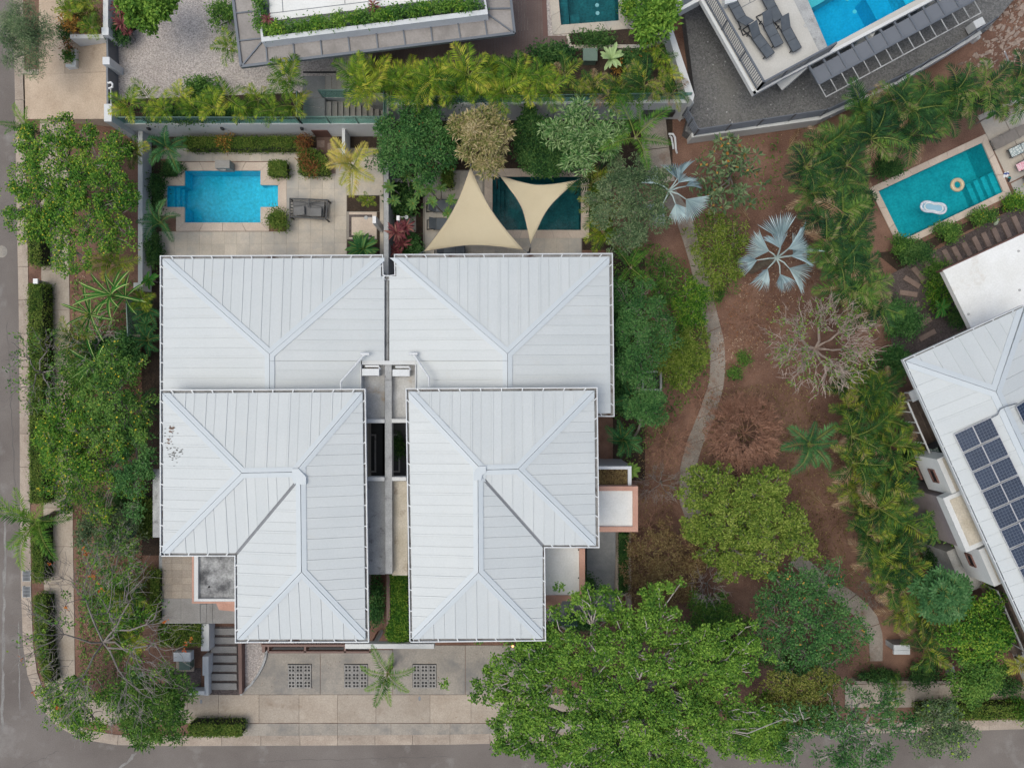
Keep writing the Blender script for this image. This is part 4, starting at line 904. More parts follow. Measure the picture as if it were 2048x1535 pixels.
# ================================================================== WALLS AND FENCES
def wall(label, pts, z, zb, mat, name='garden_wall'):
    return tag(MB().prism(poly(pts, z), zb).build(name, mat), label, 'wall')
wall('long pale wall between the street planting and the blue pool', [(276, 256), (285, 256), (285, 579), (267, 579), (267, 565), (276, 565)], 0.95, -0.1, M['wallw'])
wall('short white wall between croton bed and yellow palm', rect(684, 255, 690, 308), 1.2, -0.1, M['wallw'])
wall('weathered concrete wall dividing the two pool yards', rect(767.5, 300, 777, 549), 1.9, -0.1, M['wallg'])
wall('low planter wall under the bushy green tree between the yards', [(782, 357), (836, 357), (836, 335), (840, 335), (840, 365), (782, 365)], 0.6, -0.1, M['wallg'])
MB
rw = thing('retaining_wall', P(1190, 215, 0), 'white retaining wall with dark vent below the glass fence', 'wall')
MB().prism(poly([(776, 196), (1000, 196), (1372, 191), (1386, 200), (1388, 206), (776, 210)], 2.2), -0.1).build('wall_body', M['wallw'], rw)
m = MB(); a, b = P(1285, 221, 1.0), P(1348, 217, 1.0); m.obox((a + b) / 2 + Vector((0, -0.02, 0)), b - a, (0, 1, 0), (0, 0, 1), (b - a).length / 2, 0.3, 0.32); m.build('vent', M['darkmetal'], rw)
for q in (1112, 1117, 1122): m = MB(); m.tube([P(q, 212, 2.0), P(q, 216, 1.0), P(q, 219, 0.1)], 0.035, 6); m.build('pipe', M['greymetal'], rw)
rw2 = thing('retaining_wall', P(520, 250, 0), 'white retaining wall with small lamps and a brown hatch behind the blue pool', 'wall')
MB().prism(poly([(232, 240), (776, 238), (776, 248), (690, 248.5), (232, 249)], 1.82), -0.1).build('wall_body', M['wallw'], rw2)
m = MB(); a, b = P(624, 264, 0.85), P(656, 264, 0.85); yw = P(0, 248.7, 1.82).y
m.box(a.x, yw - 0.04, 0.1, b.x, yw + 0.1, 1.0); m.build('hatch', M['brownmetal'], rw2)
for q in (298, 445, 604, 749): x = P(q, 0, 1.3).x; m = MB(); m.box(x - .06, yw - .1, 1.2, x + .06, yw + 0.02, 1.45); m.build('lamp', M['darkmetal'], rw2)
wall('white boundary wall along the dark gravel yard edge of the upper terrace', [(1309, -30), (1316, -30), (1389, 190), (1386, 203), (1379, 196), (1372, 190)], 2.75, -0.1, M['wallw'])
ew = thing('entrance_wall', P(211, 60, 0), 'white entrance wall with square posts beside the gravel court', 'wall')
MB().prism(poly(rect(206, -60, 216, 56), 2.9), 0).build('wall_body', M['wallw'], ew)
for q in (rect(203, 55, 217, 70), rect(205, 114, 219, 129), rect(208, 208, 223, 243)): MB().prism(poly(q, 3.0), 0).build('post', M['gutterw'], ew)
gt = thing('sliding_gate', P(214, 140, 0), 'narrow slate-grey sliding gate between the white entrance posts', 'gate')
for y0, y1 in ((70, 114), (129, 208)):
    m = MB(); m.prism(poly([(212, y0), (215.5, y0), (216.5, y1), (213, y1)], 2.7), 1.2, 0, True); m.build('gate_leaf', M['greymetal'], gt)
m = MB(); m.tube([P(216, 166, 2.75), P(222, 165, 2.85), P(225, 168, 2.85), P(225, 174, 2.85), P(218, 177, 2.75)], 0.05, 6); m.tube([P(221.5, 176, 2.75), P(222, 208, 2.7)], 0.018, 5); m.build('gate_motor_pipe', M['pvc'], gt)
wall('low white wall under the orange croton by the upper driveway', rect(140, 69, 208, 77), 1.7, 0, M['wallw'], 'planter_wall')
wall('small L-shaped planter kerb on the upper driveway', [(143, 98), (152, 98), (152, 134), (131, 134), (131, 128), (143, 128)], 1.0, 0, M['wallw'], 'planter_wall')
def glass_fence(label, pts, zb, h, n=6):
    c = P(*pts[0], zb); t = thing('glass_fence', c, label, 'fence')
    for a, b in zip(pts, pts[1:]):
        A, B = P(*a, zb), P(*b, zb); k = max(1, round((B - A).length / 1.5)); d = (B - A).normalized()
        for i in range(k):
            p, q = A.lerp(B, i / k) + d * 0.02, A.lerp(B, (i + 1) / k) - d * 0.02; c = (p + q) / 2
            g = MB(); g.obox(c + Vector((0, 0, h / 2 + 0.05)), d, Vector((-d.y, d.x, 0)), (0, 0, 1), (q - p).length / 2, 0.012, h / 2); g.build('glass_pane', M['glass'], t)
        m = MB(); m.bar(A + Vector((0, 0, h + .07)), B + Vector((0, 0, h + .07)), 0.05, 0.03)
        for i in range(k + 1): p = A.lerp(B, i / k); m.bar(p, p + Vector((0, 0, h + .05)), 0.05)
        m.build('fence_rail', M['greenrail'], t)
    return t
M['greenrail'] = plain('green_edge_metal', (0.14, 0.24, 0.21, 1), 0.3)
glass_fence('green glass fence on the wall behind the blue pool', [(238, 246.5), (600, 246.5)], 1.82, 0.75)
glass_fence('green glass fence around the outdoor stairwell', [(604, 197), (604, 247), (773.5, 246.5), (773.5, 197)], 1.82, 0.85)
glass_fence('green glass balustrade on the landing above the stairs', [(646, 195), (748, 195)], 1.82, 0.85)
glass_fence('long green glass fence along the palm row on the white retaining wall', [(780, 206), (1000, 205), (1376, 199)], 2.2, 0.75)
glass_fence('green-edged glass fence between street planting and the house side', [(278, 600), (281, 675)], 0.0, 1.2)
glass_fence('green-edged glass fence by the sloping corner garden', [(279, 1175), (280, 1245)], 0.0, 1.2)
glass_fence('glass fence panel beside the narrow hedge near the window hood', [(274, 1020), (274, 1070)], 0.0, 1.2)
glass_fence('low glass balustrade below the pink porch of the east house', [(1095, 1239), (1152, 1239)], 0.9, 0.8)
# fence of the gravel yard
yf = thing('yard_fence', P(1500, 262, YZ), 'slate-grey railing on a low white wall around the dark gravel yard', 'fence')
fl = [(1366, 230), (1388, 271), (1640, 232), (1790, 163), (1890, 106), (1970, 54)]
lw = [(1384, 275), (1641, 239), (1792, 169), (1890, 112), (1964, 67)]
for a, b in zip(lw, lw[1:]):
    m = MB(); d = (Vector(b) - Vector(a)).normalized(); nn = Vector((d.y, -d.x)); q = [Vector(a), Vector(b), Vector(b) + nn * 9, Vector(a) + nn * 9]; m.prism([P(p.x, p.y, YZ + 0.25) for p in q], -0.1); m.build('low_wall', M['wallw'], yf)
for a, b in zip(fl, fl[1:]):
    A, B = P(*a, YZ + .25), P(*b, YZ + .25); m = MB(); k = max(2, round((B - A).length / 1.6))
    for hh in (0.1, 0.3, 0.5, 0.7, 0.9): m.bar(A + Vector((0, 0, hh)), B + Vector((0, 0, hh)), 0.05, 0.05)
    m.build('fence_rail', M['greymetal'], yf)
    for i in range(k + (1 if b == fl[-1] else 0)): p = A.lerp(B, i / k); m = MB(); m.bar(p - Vector((0, 0, .1)), p + Vector((0, 0, 1.0)), 0.07); m.build('fence_post', M['greymetal'], yf)
# ------------------------------------------------------------------ stairwell
sw = thing('outdoor_stairs', P(710, 220, 0), 'grey stairs going down in the well behind the green glass fence', 'stairs')
xs = [650, 661, 673, 685, 697, 709, 721, 733, 745, 757, 770]
for i, (a, b) in enumerate(zip(xs, xs[1:])): z = TZ - 0.16 * (i + 1); MB().prism(poly(rect(a, 203, b + 1, 233.5), z), z - 0.5).build('stair_step', M['step'], sw)
m = MB(); L = poly(STAIR, TZ - 0.002); m.add(L + [Vector((p.x, p.y, -0.02)) for p in L], [[i, i + 4, (i + 1) % 4 + 4, (i + 1) % 4] for i in range(4)] + [[4, 5, 6, 7]]); m.build('well_wall', M['wallg'], sw)
for q in ([(606, 152), (650, 152), (650, 195), (606, 195)], [(606, 196), (649, 196), (649, 216), (606, 210)], [(606, 211), (649, 217), (649, 236), (606, 244)], rect(651, 152, 663, 184), rect(664, 152, 674, 184), rect(675, 146, 710, 184)):
    MB().prism(poly(q, TZ + 0.03), TZ - 0.05).build('landing_tile', M['greytile'] if q[0][0] < 640 else M['step'], sw)
MB().prism(poly(rect(606, 143, 672, 146), TZ + 0.035), TZ).build('drain_channel', M['darkmetal'], sw)
# ------------------------------------------------------------------ terrace planters and boxes
tp = thing('planter', P(1210, 80, TZ), 'long narrow soil planter with beige rim below the small teal pool', 'planter')
m = MB()
for q in ([(1133, 70), (1137, 68), (1143, 90), (1139, 97)], [(1139, 97), (1143, 90), (1284, 89), (1285, 96)], [(1284, 89), (1320, 80), (1322, 86), (1285, 96)]): m.prism(poly(q, TZ + .25), TZ)
m.build('rim', M['patio'], tp); MB().prism(poly([(1137, 68), (1262, 58), (1318, 75), (1284, 89.5), (1143, 90.5)], TZ + .15), TZ).build('soil', M['soil'], tp)
t = thing('meter_box', P(1180, 111, TZ), 'grey-green metal box on the terrace between the plants', 'box'); MB().prism(poly(rect(1168, 98, 1193, 120), TZ + .62), TZ + 0.02).build('casing', M['greenbox'], t); MB().prism(poly(rect(1166, 96.5, 1195, 121.5), TZ + .68), TZ + .621).build('lid', M['greenbox'], t)
t = thing('planter', P(1230, 952, 3), 'white-rimmed roof planter full of dead leaves beside the pink porch', 'planter')
m = MB()
for q in (rect(1196, 932, 1263, 938), rect(1256, 938, 1263, 975)): m.prism(poly(q, 3.4), 0)
m.build('rim', M['gutterw'], t); MB().prism(poly(rect(1190, 938, 1256.5, 976), 3.1), 0).build('soil', M['soil'], t)
# ------------------------------------------------------------------ porches, steps and entry path at ground level
ep = thing('entry_terrace', P(352, 1180, 0), None, None); ep['kind'] = 'structure'
tiles(ep, 324, 1112, 384, 1196, 3, 6, z=0.95, mat=M['walk'], name='terrace_tile')
tiles(ep, 324, 1196, 400, 1245, 2, 1, z=0.95, mat=M['step'], name='terrace_tile')
MB().prism(poly(rect(318, 1108, 474, 1246), 0.91), 0).build('terrace_base', M['wallg'], ep)
for i, (a, b) in enumerate(((401, 413), (413.5, 425), (425.5, 472))): z = 0.96 + (-0.16 * (i + 1)); MB().prism(poly(rect(a, 1207, b, 1246), 0.98 - 0.02 * i), 0.9).build('stair_step', M['step'], ep)
for lab, q, z in (('low white wall stub at the top of the seven-slab entry path', rect(402, 1247, 418, 1301), .75), ('low white wall along the middle of the seven-slab entry path', rect(405, 1312, 417, 1350), .6), ('thin low wall beside the lower end of the seven-slab entry path', rect(409, 1350, 417, 1390), 0.4)): wall(lab, q, z, -0.1, M['wallw'])
wall('short pale wall closing the gravel bed beside the corner bushes', rect(376, 1381, 409, 1389), 0.5, -0.1, M['wallw'])
wall('rust-brown edging wall along the seven-slab entry path', [(476, 1284), (483, 1284), (484, 1387), (478, 1387)], 0.5, -0.1, M['brownmetal'])
xs_ = P(0, 0).x
ent = thing('entry_path', P(447, 1320, 0), None, None); ent['kind'] = 'structure'
for y in (1256, 1274, 1292, 1310.5, 1329, 1347, 1365.5): MB().prism(poly([(421.5, y), (473, y), (473.5, y + 13), (422, y + 13)], 0.09), 0).build('path_slab', M['step'], ent)
gb = thing('garage_gate', P(615, 1296, 0), 'rust-brown metal gate with dark openings under the south eave', 'gate')
for a, b in ((524, 530), (535, 538), (608, 612), (688, 692), (738, 741)): MB().prism(poly(rect(a, 1292, b, 1304), 2.2), 0).build('gate_post', M['brownmetal'], gb)
MB().prism(poly(rect(522, 1288, 742, 1292.5), 2.4), 2.1, bottom=True).build('gate_beam', M['brownmetal'], gb)
MB().prism(poly(rect(536, 1301.5, 742, 1305.5), 2.2), 2.0, bottom=True).build('gate_rail', M['brownmetal'], gb)
for a, b in ((538.5, 607.5), (612.5, 687.5), (692.5, 737.5)): MB().prism(poly(rect(a, 1293.5, b, 1300.5), 0.35), 0.05, bottom=True).build('gate_panel', M['black'], gb)
wall('white lintel wall with climbing plant between the twin house fronts', rect(690, 1287, 868, 1296.5), 2.6, 2.2, M['wallw'], 'lintel_wall')
for x in (745, 790, 860): pass
lwp = MB(); [lwp.prism(poly(rect(x, 1288.5, x + 6, 1295.5), 2.195), 0) for x in (744, 784, 858)]; 
tag(lwp.build('lintel_posts', M['wallw']), 'three white posts carrying the white lintel wall by the driveway', 'posts')
wall('rust-brown planter wall in the gap between the house fronts', [(773, 1147), (780, 1147), (780, 1238), (773, 1250)], 1.8, -0.1, M['brownmetal'])
es = thing('side_stairs', P(1205, 1140, 0), 'grey side stairs descending beside the pink porches of the east house', 'stairs')
for i, (y0, y1) in enumerate(zip((1060, 1085, 1099, 1112, 1126, 1140, 1155, 1172, 1190), (1085, 1099, 1112, 1126, 1140, 1155, 1172, 1190, 1222))):
    z = 1.6 - 0.17 * i; MB().prism(poly(rect(1174, y0, 1231, y1), z), -0.05).build('stair_step', M['greytile'], es)
m = MB(); m.prism(poly(rect(1092, 1195, 1232, 1242), 0.15), -0.05); m.build('landing', M['greytile'], es)
wall('pale planter walls beside the grey side stairs', [(1231, 1060), (1237, 1060), (1237, 1185), (1256, 1185), (1256, 1120), (1259, 1060), (1262, 1060), (1263, 1217), (1257, 1217), (1257, 1191), (1231, 1191)], 1.0, -0.1, M['kerb'], 'planter_wall')
dp = thing('drain_pit', P(1304, 760, 0), 'square dark drainage pit with grey rim under the feathery tree', 'pit')
m = MB()
for q in (rect(1284, 741, 1324, 745), rect(1284, 777, 1324, 783), rect(1284, 745, 1288, 777), rect(1320, 745, 1324, 777)): m.prism(poly(q, 0.25), -0.1)
m.build('rim', M['wallg'], dp); MB().prism(poly(rect(1287, 744, 1321, 778), 0.03), -0.1).build('grate', M['black'], dp)
for y0, l in ((1140, 'upper'), (1172, 'lower')):
    t = thing('storm_drain', P(53, y0 + 11, -0.05), '%s of the two black storm drain grates in the kerb' % l, 'drain', 'storm drains in the kerb')
    MB().prism(poly(rect(44.5, y0, 61.5, y0 + 22), 0.036), -0.1).build('drain_frame', M['wallg'], t); m = MB()
    MB().prism(poly(rect(46, y0 + 1, 60, y0 + 21), 0.038), 0.0).build('drain_void', M['black'], t)
    for i in range(6): m.prism(poly(rect(46.2 + i * 2.5, y0 + 1.2, 47.2 + i * 2.5, y0 + 20.8), 0.045), 0.02)
    m.prism(poly(rect(46, y0 + 6.5, 60, y0 + 7.5), 0.0442), 0.02); m.prism(poly(rect(46, y0 + 13.5, 60, y0 + 14.5), 0.0442), 0.02); m.build('drain_bars', M['greymetal'], t)
for (x, y), l in (((402, 1402), 'small dark meter cover in the sidewalk by the entry path'), ((839, 1396), 'small dark meter cover in the sidewalk below the right paver grid')):
    m = MB(); c = P(x, y, 0.036); m.prism([c + Vector((0.065 * math.cos(t_ * .5236) , 0.12 * math.sin(t_ * .5236), 0)) for t_ in range(12)], 0.02); tag(m.build('meter_cover', M['greymetal']), l, 'cover')
m = MB(); c = P(3, 503, -0.135); m.prism([c + Vector((0.32 * math.cos(t_ * .2618), 0.32 * math.sin(t_ * .2618), 0)) for t_ in range(24)], -0.2); tag(m.build('manhole_cover', M['drive']), 'round manhole cover in the road at the frame edge', 'manhole')
# ------------------------------------------------------------------ furniture and small things
def lounger(head, foot, wpx, z, label, mat, frame, cat='sun lounger', group=None, back=0.35, rise=0.45, name='sun_lounger'):
    A, B = P(*head, z), P(*foot, z); d = B - A; L = d.length; W = wpx * S * (H - z) / H
    t = thing(name, (A + B) / 2, label, cat, group, math.atan2(d.y, d.x))
    bk = -L / 2 + L * back
    def fin(m, nm, mt): m.build(nm, mt, t).matrix_parent_inverse = Matrix()
    m = MB(); m.box(bk + .01, -W / 2, .30, L / 2, W / 2, .34); fin(m, 'seat', mat)
    m = MB(); a, b = Vector((bk, 0, .32)), Vector((-L / 2 + 0.05, 0, .32 + rise)); m.bar(a, b, W, .04); fin(m, 'backrest', mat)
    m = MB(); [m.bar((bk - .1, s * (W / 2 + .012), .31), (L / 2, s * (W / 2 + .012), .31), .035) for s in (-1, 1)]; m.bar((L / 2 + .01, -W / 2, .31), (L / 2 + .01, W / 2, .31), .035)
    m.bar((bk - .01, -W / 2, .345), (bk - .01, W / 2, .345), .035, .02); m.bar((L * .18, -W / 2, .342), (L * .18, W / 2, .342), .022, .012); fin(m, 'frame', frame)
    m = MB(); [m.bar((-L / 2 - .12, s * W * .42, .05), (bk, s * W * .42, .3), .04) for s in (-1, 1)]; m.bar((-L / 2 - .12, -W * .45, .06), (-L / 2 - .12, W * .45, .06), .045); fin(m, 'wheel_bar', M['darkmetal'])
    for i in (L / 2 - .12, -L / 2 + .25):
        for s in (-1, 1): m = MB(); m.bar((i, s * W * .44, 0), (i, s * W * .44, .295), .045); fin(m, 'leg', M['darkmetal'])
    return t
G = 'grey loungers on the white pool deck'
for h_, f_, l in (((1490, 64), (1456, 3), 'grey sun lounger standing along the railing of the white deck'), ((1512, -28), (1552, 47), 'grey sun lounger cut by the top frame edge beside the deck pool'),
                  ((1521, 36), (1553, 97), 'grey sun lounger in the middle of the deck cluster, touching its right neighbour'), ((1494, 60), (1536, 117), 'grey sun lounger turned askew towards the deck corner'), ((1556, 45), (1589, 106), 'grey sun lounger of the deck cluster nearest the blue deck pool')):
    lounger(h_, f_, 19, ZD + 0.004, l, M['fabric'], M['darkmetal'], group=G)
lounger((2046, 260), (1979, 294), 20, 0.03, 'taupe covered sun lounger topmost beside the turquoise pool', M['taupe'], M['taupe'], back=.3, rise=0.12)
lounger((2085, 277), (2012, 311), 17, 0.03, 'sun lounger with leaf-print fabric beside the turquoise pool', M['leafprint'], M['darkmetal'], back=.3, rise=0.3)
lounger((2105, 303), (2033, 337), 18, 0.03, 'dark sun lounger with pink patterned towel at the frame edge', M['taupe'], M['darkmetal'], back=.3, rise=0.3)
lounger((2110, 335), (2045, 367), 20, 0.03, 'taupe lounger corner cut by the frame edge near the pool steps', M['taupe'], M['darkmetal'], back=.3, rise=0.1)
o = MB(); p = P(2052, 328, .39); o.obox(p, (.9, .42, 0), (-.42, .9, 0), (0, 0, 1), .5, .2, .012); tag(o.build('towel', M['pinkprint']), 'pink patterned towel lying on the dark lounger', 'towel')
patu = thing('patio', P(2010, 300), None, None); patu['kind'] = 'structure'
for a, b, c, d in (((1955, 232), (1996, 213), (2060, 345), (2020, 365)), ((1997, 212), (2040, 193), (2104, 325), (2061, 345)), ((2041, 192), (2100, 165), (2164, 297), (2105, 325)), ((2022, 367), (2062, 347), (2080, 385), (2040, 404)), ((2063, 346), (2120, 318), (2140, 358), (2082, 384))):
    MB().prism(poly([a, b, c, d], 0.03), -0.05).build('paving_slab', M['patio'], patu)
G = 'charcoal loungers under the sand-coloured sail'
lounger((858, 414), (918, 415), 24, 0.04, 'charcoal lounger half under the sand sail, farther from the house', M['fabric'], M['darkmetal'], group=G, back=.25, rise=.3)
lounger((859, 450), (918, 451), 22, 0.04, 'charcoal lounger half under the sand sail, nearer the house', M['fabric'], M['darkmetal'], group=G, back=.25, rise=.3)
lounger((874, 502), (930, 502), 16, 0.04, 'charcoal lounger under the sail close to the white roof edge', M['fabric'], M['darkmetal'], group=G, back=.25, rise=.3)
# roofed daybed
db = thing('daybed', P(617, 417, 0.04), 'black-framed grey double daybed on the tiled patio by the blue pool', 'daybed')
Q = [(580, 397), (655, 400), (652, 438), (580, 433)]; Z0 = 0.04
m = MB()
for a, b in zip(Q, Q[1:] + Q[:1]): m.bar(P(*a, .72), P(*b, .72), .06); m.bar(P(*a, .3), P(*b, .3), .06)
m.build('frame', M['darkmetal'], db)
for q in Q: p = P(*q, .72); m = MB(); m.bar((p.x, p.y, Z0), p, .06); m.build('leg', M['darkmetal'], db)
MB().prism(poly([(586, 401), (649, 403), (646.5, 433), (586, 430)], .55), .33, bottom=True).build('mattress', M['cush'] if 'cush' in M else M.setdefault('cush', surf('grey_cushion', (0.15, 0.148, 0.148, 1), (0.19, 0.187, 0.185, 1), 3, .9, 50, .15, .1)), db)
m = MB()
for i in range(7):
    t = i / 6
    for a, b, c, d in ((Q[0], Q[3], 0.0, 0.09), (Q[1], Q[2], 0.0, 0.09)): p = along(a, b, t); sgn = 1 if a is Q[0] else -1; m.bar(P(*p, .71), P(p[0] + sgn * 5.5, p[1], .58), .03)
m.build('woven_side', M['darkmetal'], db)
def cushion(q, nm, rot):
    m = MB(); c = P(*q, .60); m.obox(c, (math.cos(rot), math.sin(rot), .25), (-math.sin(rot), math.cos(rot), 0), (0, -.1, 1), .34, .24, .075); o = m.build(nm, M['cush'], db); bv = o.modifiers.new('bevel', 'BEVEL'); bv.width = .06; bv.segments = 3
cushion((598, 422), 'cushion', .05); cushion((632, 424), 'cushion', -.06)
m = MB(); hub = P(618, 408, .66)
for q in ((588, 402), (588, 412), (600, 401), (640, 403), (648, 406), (648, 414), (634, 402)): m.bar(P(*q, .60), hub, .018)
m.bar(P(618, 400, .72), P(617, 415, .72), .08, .03); m.build('strap', M['darkmetal'], db)
# showers, spout, sails
for (x0, y0, x1, y1), l in (((745, 432, 752, 456), 'white outdoor shower panel in the west yard'), ((793, 431, 799, 447), 'white outdoor shower panel in the east yard')):
    t = thing('outdoor_shower', P((x0 + x1) / 2, y1, .03), l, 'shower'); MB().prism(poly(rect(x0, y0, x1, y0 + (y1 - y0) * .6), 2.1), 0.03).build('panel', M['pvc'], t)
    s = -1 if x0 < 770 else 1; m = MB(); c = P((x0 + x1) / 2, y0 + 3, 2.0); m.tube([c, c + Vector((s * .35, 0, .05)), c + Vector((s * .42, 0, -.03))], .02, 6); m.tube([c + Vector((s * .42, 0, -.05)), c + Vector((s * .42, 0, -.02))], .1, 10); m.build('shower_head', M['wallg'], t)
t = thing('pool_spout', P(444, 330, .06), 'grey stone water spout block on the blue pool edge', 'spout'); MB().prism(poly(rect(430, 320, 459, 336), .75), .06).build('block', M['step'], t); MB().prism(poly(rect(437, 337, 452, 341), .55), .45, bottom=True).build('lip', M['wallg'], t)
def sail(cor, label, bulge):
    V = [P(x, y, z) for x, y, z in cor]; n = 18; idx = {}; vs_ = []; c = (V[0] + V[1] + V[2]) / 3
    for i in range(n + 1):
        for j in range(n + 1 - i):
            a, b = i / n, j / n; g_ = 1 - a - b; p = V[0] * a + V[1] * b + V[2] * g_
            for (u, v, w_) in ((a, b, g_), (b, g_, a), (g_, a, b)):
                k = 4 * u * v * (1 - w_) ** 2 * (1 if w_ < 1 else 0); p = p + ((V[0] * 0 + c) - p) * (bulge * k * (1 - w_) ** 3)
            p.z -= 0.35 * a * b * g_ * 27 * .3; idx[i, j] = len(vs_); vs_.append(p)
    f = []
    for i in range(n):
        for j in range(n - i):
            f.append([idx[i, j], idx[i + 1, j], idx[i, j + 1]])
            if j < n - i - 1: f.append([idx[i + 1, j], idx[i + 1, j + 1], idx[i, j + 1]])
    for p in vs_: p.z += .018 * math.sin(p.x * 3.1 + p.y * 1.3) * math.sin(p.y * 2.3) + .012 * math.sin((p.x - p.y) * 6.0)
    t = thing('shade_sail', c, label, 'shade sail', 'sand-coloured shade sails'); o = MB().add(vs_, f).build('cloth', M['sail'], t, smooth=True)
    for e_ in ([idx[i, 0] for i in range(n + 1)], [idx[0, j] for j in range(n + 1)], [idx[i, n - i] for i in range(n + 1)]): MB().tube([vs_[k] for k in e_], .014, 5).build('edge_cable', M['taupe'], t)
    so_ = o.modifiers.new('thick', 'SOLIDIFY'); so_.thickness = 0.012
    for k, v in enumerate(V):
        dr = (v - c); dr.z = 0; dr.normalize(); m = MB(); m.bar(v, v + dr * .22 + Vector((0, 0, .05)), .03); m.build('corner_ring', M['greymetal'], t)
        pb = v + dr * .22; m = MB(); m.tube([(pb.x, pb.y, 0), (pb.x, pb.y, v.z + .12)], .04, 8); m.build('post', M['darkmetal'], t)
sail(((941, 333, 3.0), (847, 503, 2.6), (1048, 500, 3.2)), 'larger sand-coloured triangular sail over the charcoal loungers', .2)
sail(((1000, 352, 2.7), (1153, 361, 2.9), (1061, 488, 2.5)), 'smaller sand-coloured triangular sail over the dark green pool', .3)
# pool floats
m = MB(); c = P(1916, 369, 0.0); R_, r_ = .27, .105; vs_ = []; f = []
for i in range(32):
    for j in range(10):
        a, b = i * math.tau / 32, j * math.tau / 10; vs_.append(c + Vector(((R_ + r_ * math.cos(b)) * math.cos(a), (R_ + r_ * math.cos(b)) * math.sin(a), r_ * math.sin(b) - 0.06)))
        f.append([i * 10 + j, (i + 1) % 32 * 10 + j, (i + 1) % 32 * 10 + (j + 1) % 10, i * 10 + (j + 1) % 10])
tag(m.add(vs_, f).build('swim_ring', plain('tan_vinyl', (0.62, 0.50, 0.33, 1), .35), smooth=True), 'round tan swim ring floating in the turquoise pool', 'float')
fl_ = thing('pool_lounger_float', P(1867, 415, -.1), 'white and pale blue peanut-shaped air mattress floating in the turquoise pool', 'float')
c = P(1867, 415, -.02); rot = math.radians(-9); pts = []
for i in range(40):
    a = i * math.tau / 40; r = .52 * (1 + .18 * math.cos(2 * a)); x, y = .66 * math.cos(a), (.34 + .07 * math.cos(2 * a) ) * math.sin(a) * (1 if abs(math.cos(a)) > .5 else .82 + .36 * abs(math.cos(a)) ** 1)
    pts.append(Vector((x * math.cos(rot) - y * math.sin(rot), x * math.sin(rot) + y * math.cos(rot), 0)))
m = MB(); m.tube([c + p for p in pts] + [c + pts[0], c + pts[1]], .065, 8); m.build('rim', surf('white_vinyl', (.70, .66, .72, 1), (.62, .70, .80, 1), 6, .35, 10, .25, 0.0), fl_, smooth=True)
m = MB(); m.prism([c + p * .86 + Vector((0, 0, .02)) for p in pts], -.1, bottom=True); m.build('bed', plain('pale_blue_vinyl', (.30, .50, .64, 1), .35), fl_)
m = MB(); m.tube([c + p * .74 + Vector((0, 0, .035)) for p in pts] + [c + pts[0] * .74 + Vector((0, 0, .035))], .028, 6); m.build('inner_rim', M['pvc'], fl_, smooth=True)
sb = plain('blue_rubber', (.03, .07, .35, 1), .6); stl = plain('teal_rubber', (.03, .3, .32, 1), .6)
for k, (x, y, mt, l) in enumerate(((2009, 350, sb, 'blue and white sandal beside the turquoise pool, next to its twin'), (2014, 349, sb, 'blue and white sandal beside the turquoise pool, next to its twin'), (2018, 358, stl, 'small dark and teal sandal beside the turquoise pool'))):
    t = thing('sandal', P(x, y, .055), l, 'sandal', 'sandals by the pool', math.radians(75)); m = MB(); m.prism([Vector((math.cos(a_ * .628) * .17, math.sin(a_ * .628) * .07, .03)) for a_ in range(10)], 0, bottom=True); m.build('sole', M['pvc'] if mt is sb else M['darkmetal'], t).matrix_parent_inverse = Matrix()
    m = MB(); m.tube([(.05, -.07, .02), (.05, 0, .07), (.05, .07, .02)], .035, 6); m.build('strap', mt, t).matrix_parent_inverse = Matrix()
# stepping planks round the corner of the flat white roof
sp = thing('stepping_path', P(1870, 560, 0), None, None); sp['kind'] = 'structure'
pk = MB(); pk.box(-.13, -.47, -.03, .13, .47, .06); pkm = pk.mesh('stepping_plank', M['plank'])
pks = MB(); pks.box(-.13, -.25, -.03, .13, .25, .06); pksm = pks.mesh('stepping_plank', M['plank'])
for x, y, a, s_ in ((2033, 449, 24, 0), (2013, 462, 24, 0), (1993, 473, 25, 0), (1973, 482, 26, 0), (1954, 490, 27, 0), (1934, 501, 28, 0), (1914, 509, 29, 0), (1895, 515, 29, 0), (1872, 519, 30, 1), (1853, 527, 30, 1), (1836, 548, 40, 0), (1823, 564, 58, 0), (1816, 587, 82, 0), (1820, 610, 102, 0), (1846, 646, 120, 0), (1854, 670, 118, 0)):
    inst('stepping_plank', pksm if s_ else pkm, sp, P(x, y, .035) - sp.location, (0, 0, math.radians(a)))
# boxes, spotlight, AC and tank
t = thing('garden_spotlight', P(1990, 446, .03), 'pale bottle-shaped garden lantern lying between the stepping planks', 'lantern', None, math.radians(55)); m = MB(); m.tube([(-.16, 0, .09), (-.05, 0, .1), (.1, 0, .09), (.26, 0, .07)], [.05, .1, .085, .03], 10); m.build('body', plain('pale_green_enamel', (.45, .50, .38, 1), .4), t).matrix_parent_inverse = Matrix()
m = MB(); m.tube([(.26, 0, .07), (.36, -.04, .05), (.42, -.12, .03)], .015, 5); m.build('cord', M['darkmetal'], t).matrix_parent_inverse = Matrix()
t = thing('utility_cabinet', P(364, 1320, 0), 'white-topped green utility cabinet in the gravel by the entry path', 'cabinet'); MB().prism(poly([(358, 1318), (380, 1318), (380, 1339), (358, 1339)], .55), 0.02).build('casing', M['greenbox'], t); MB().prism(poly(rect(347, 1304, 381, 1322), .95), .551, bottom=True).build('lid', M['gutterw'], t); MB().prism(poly(rect(352, 1318, 388, 1342), .10), 0).build('plinth', M['kerb'], t)
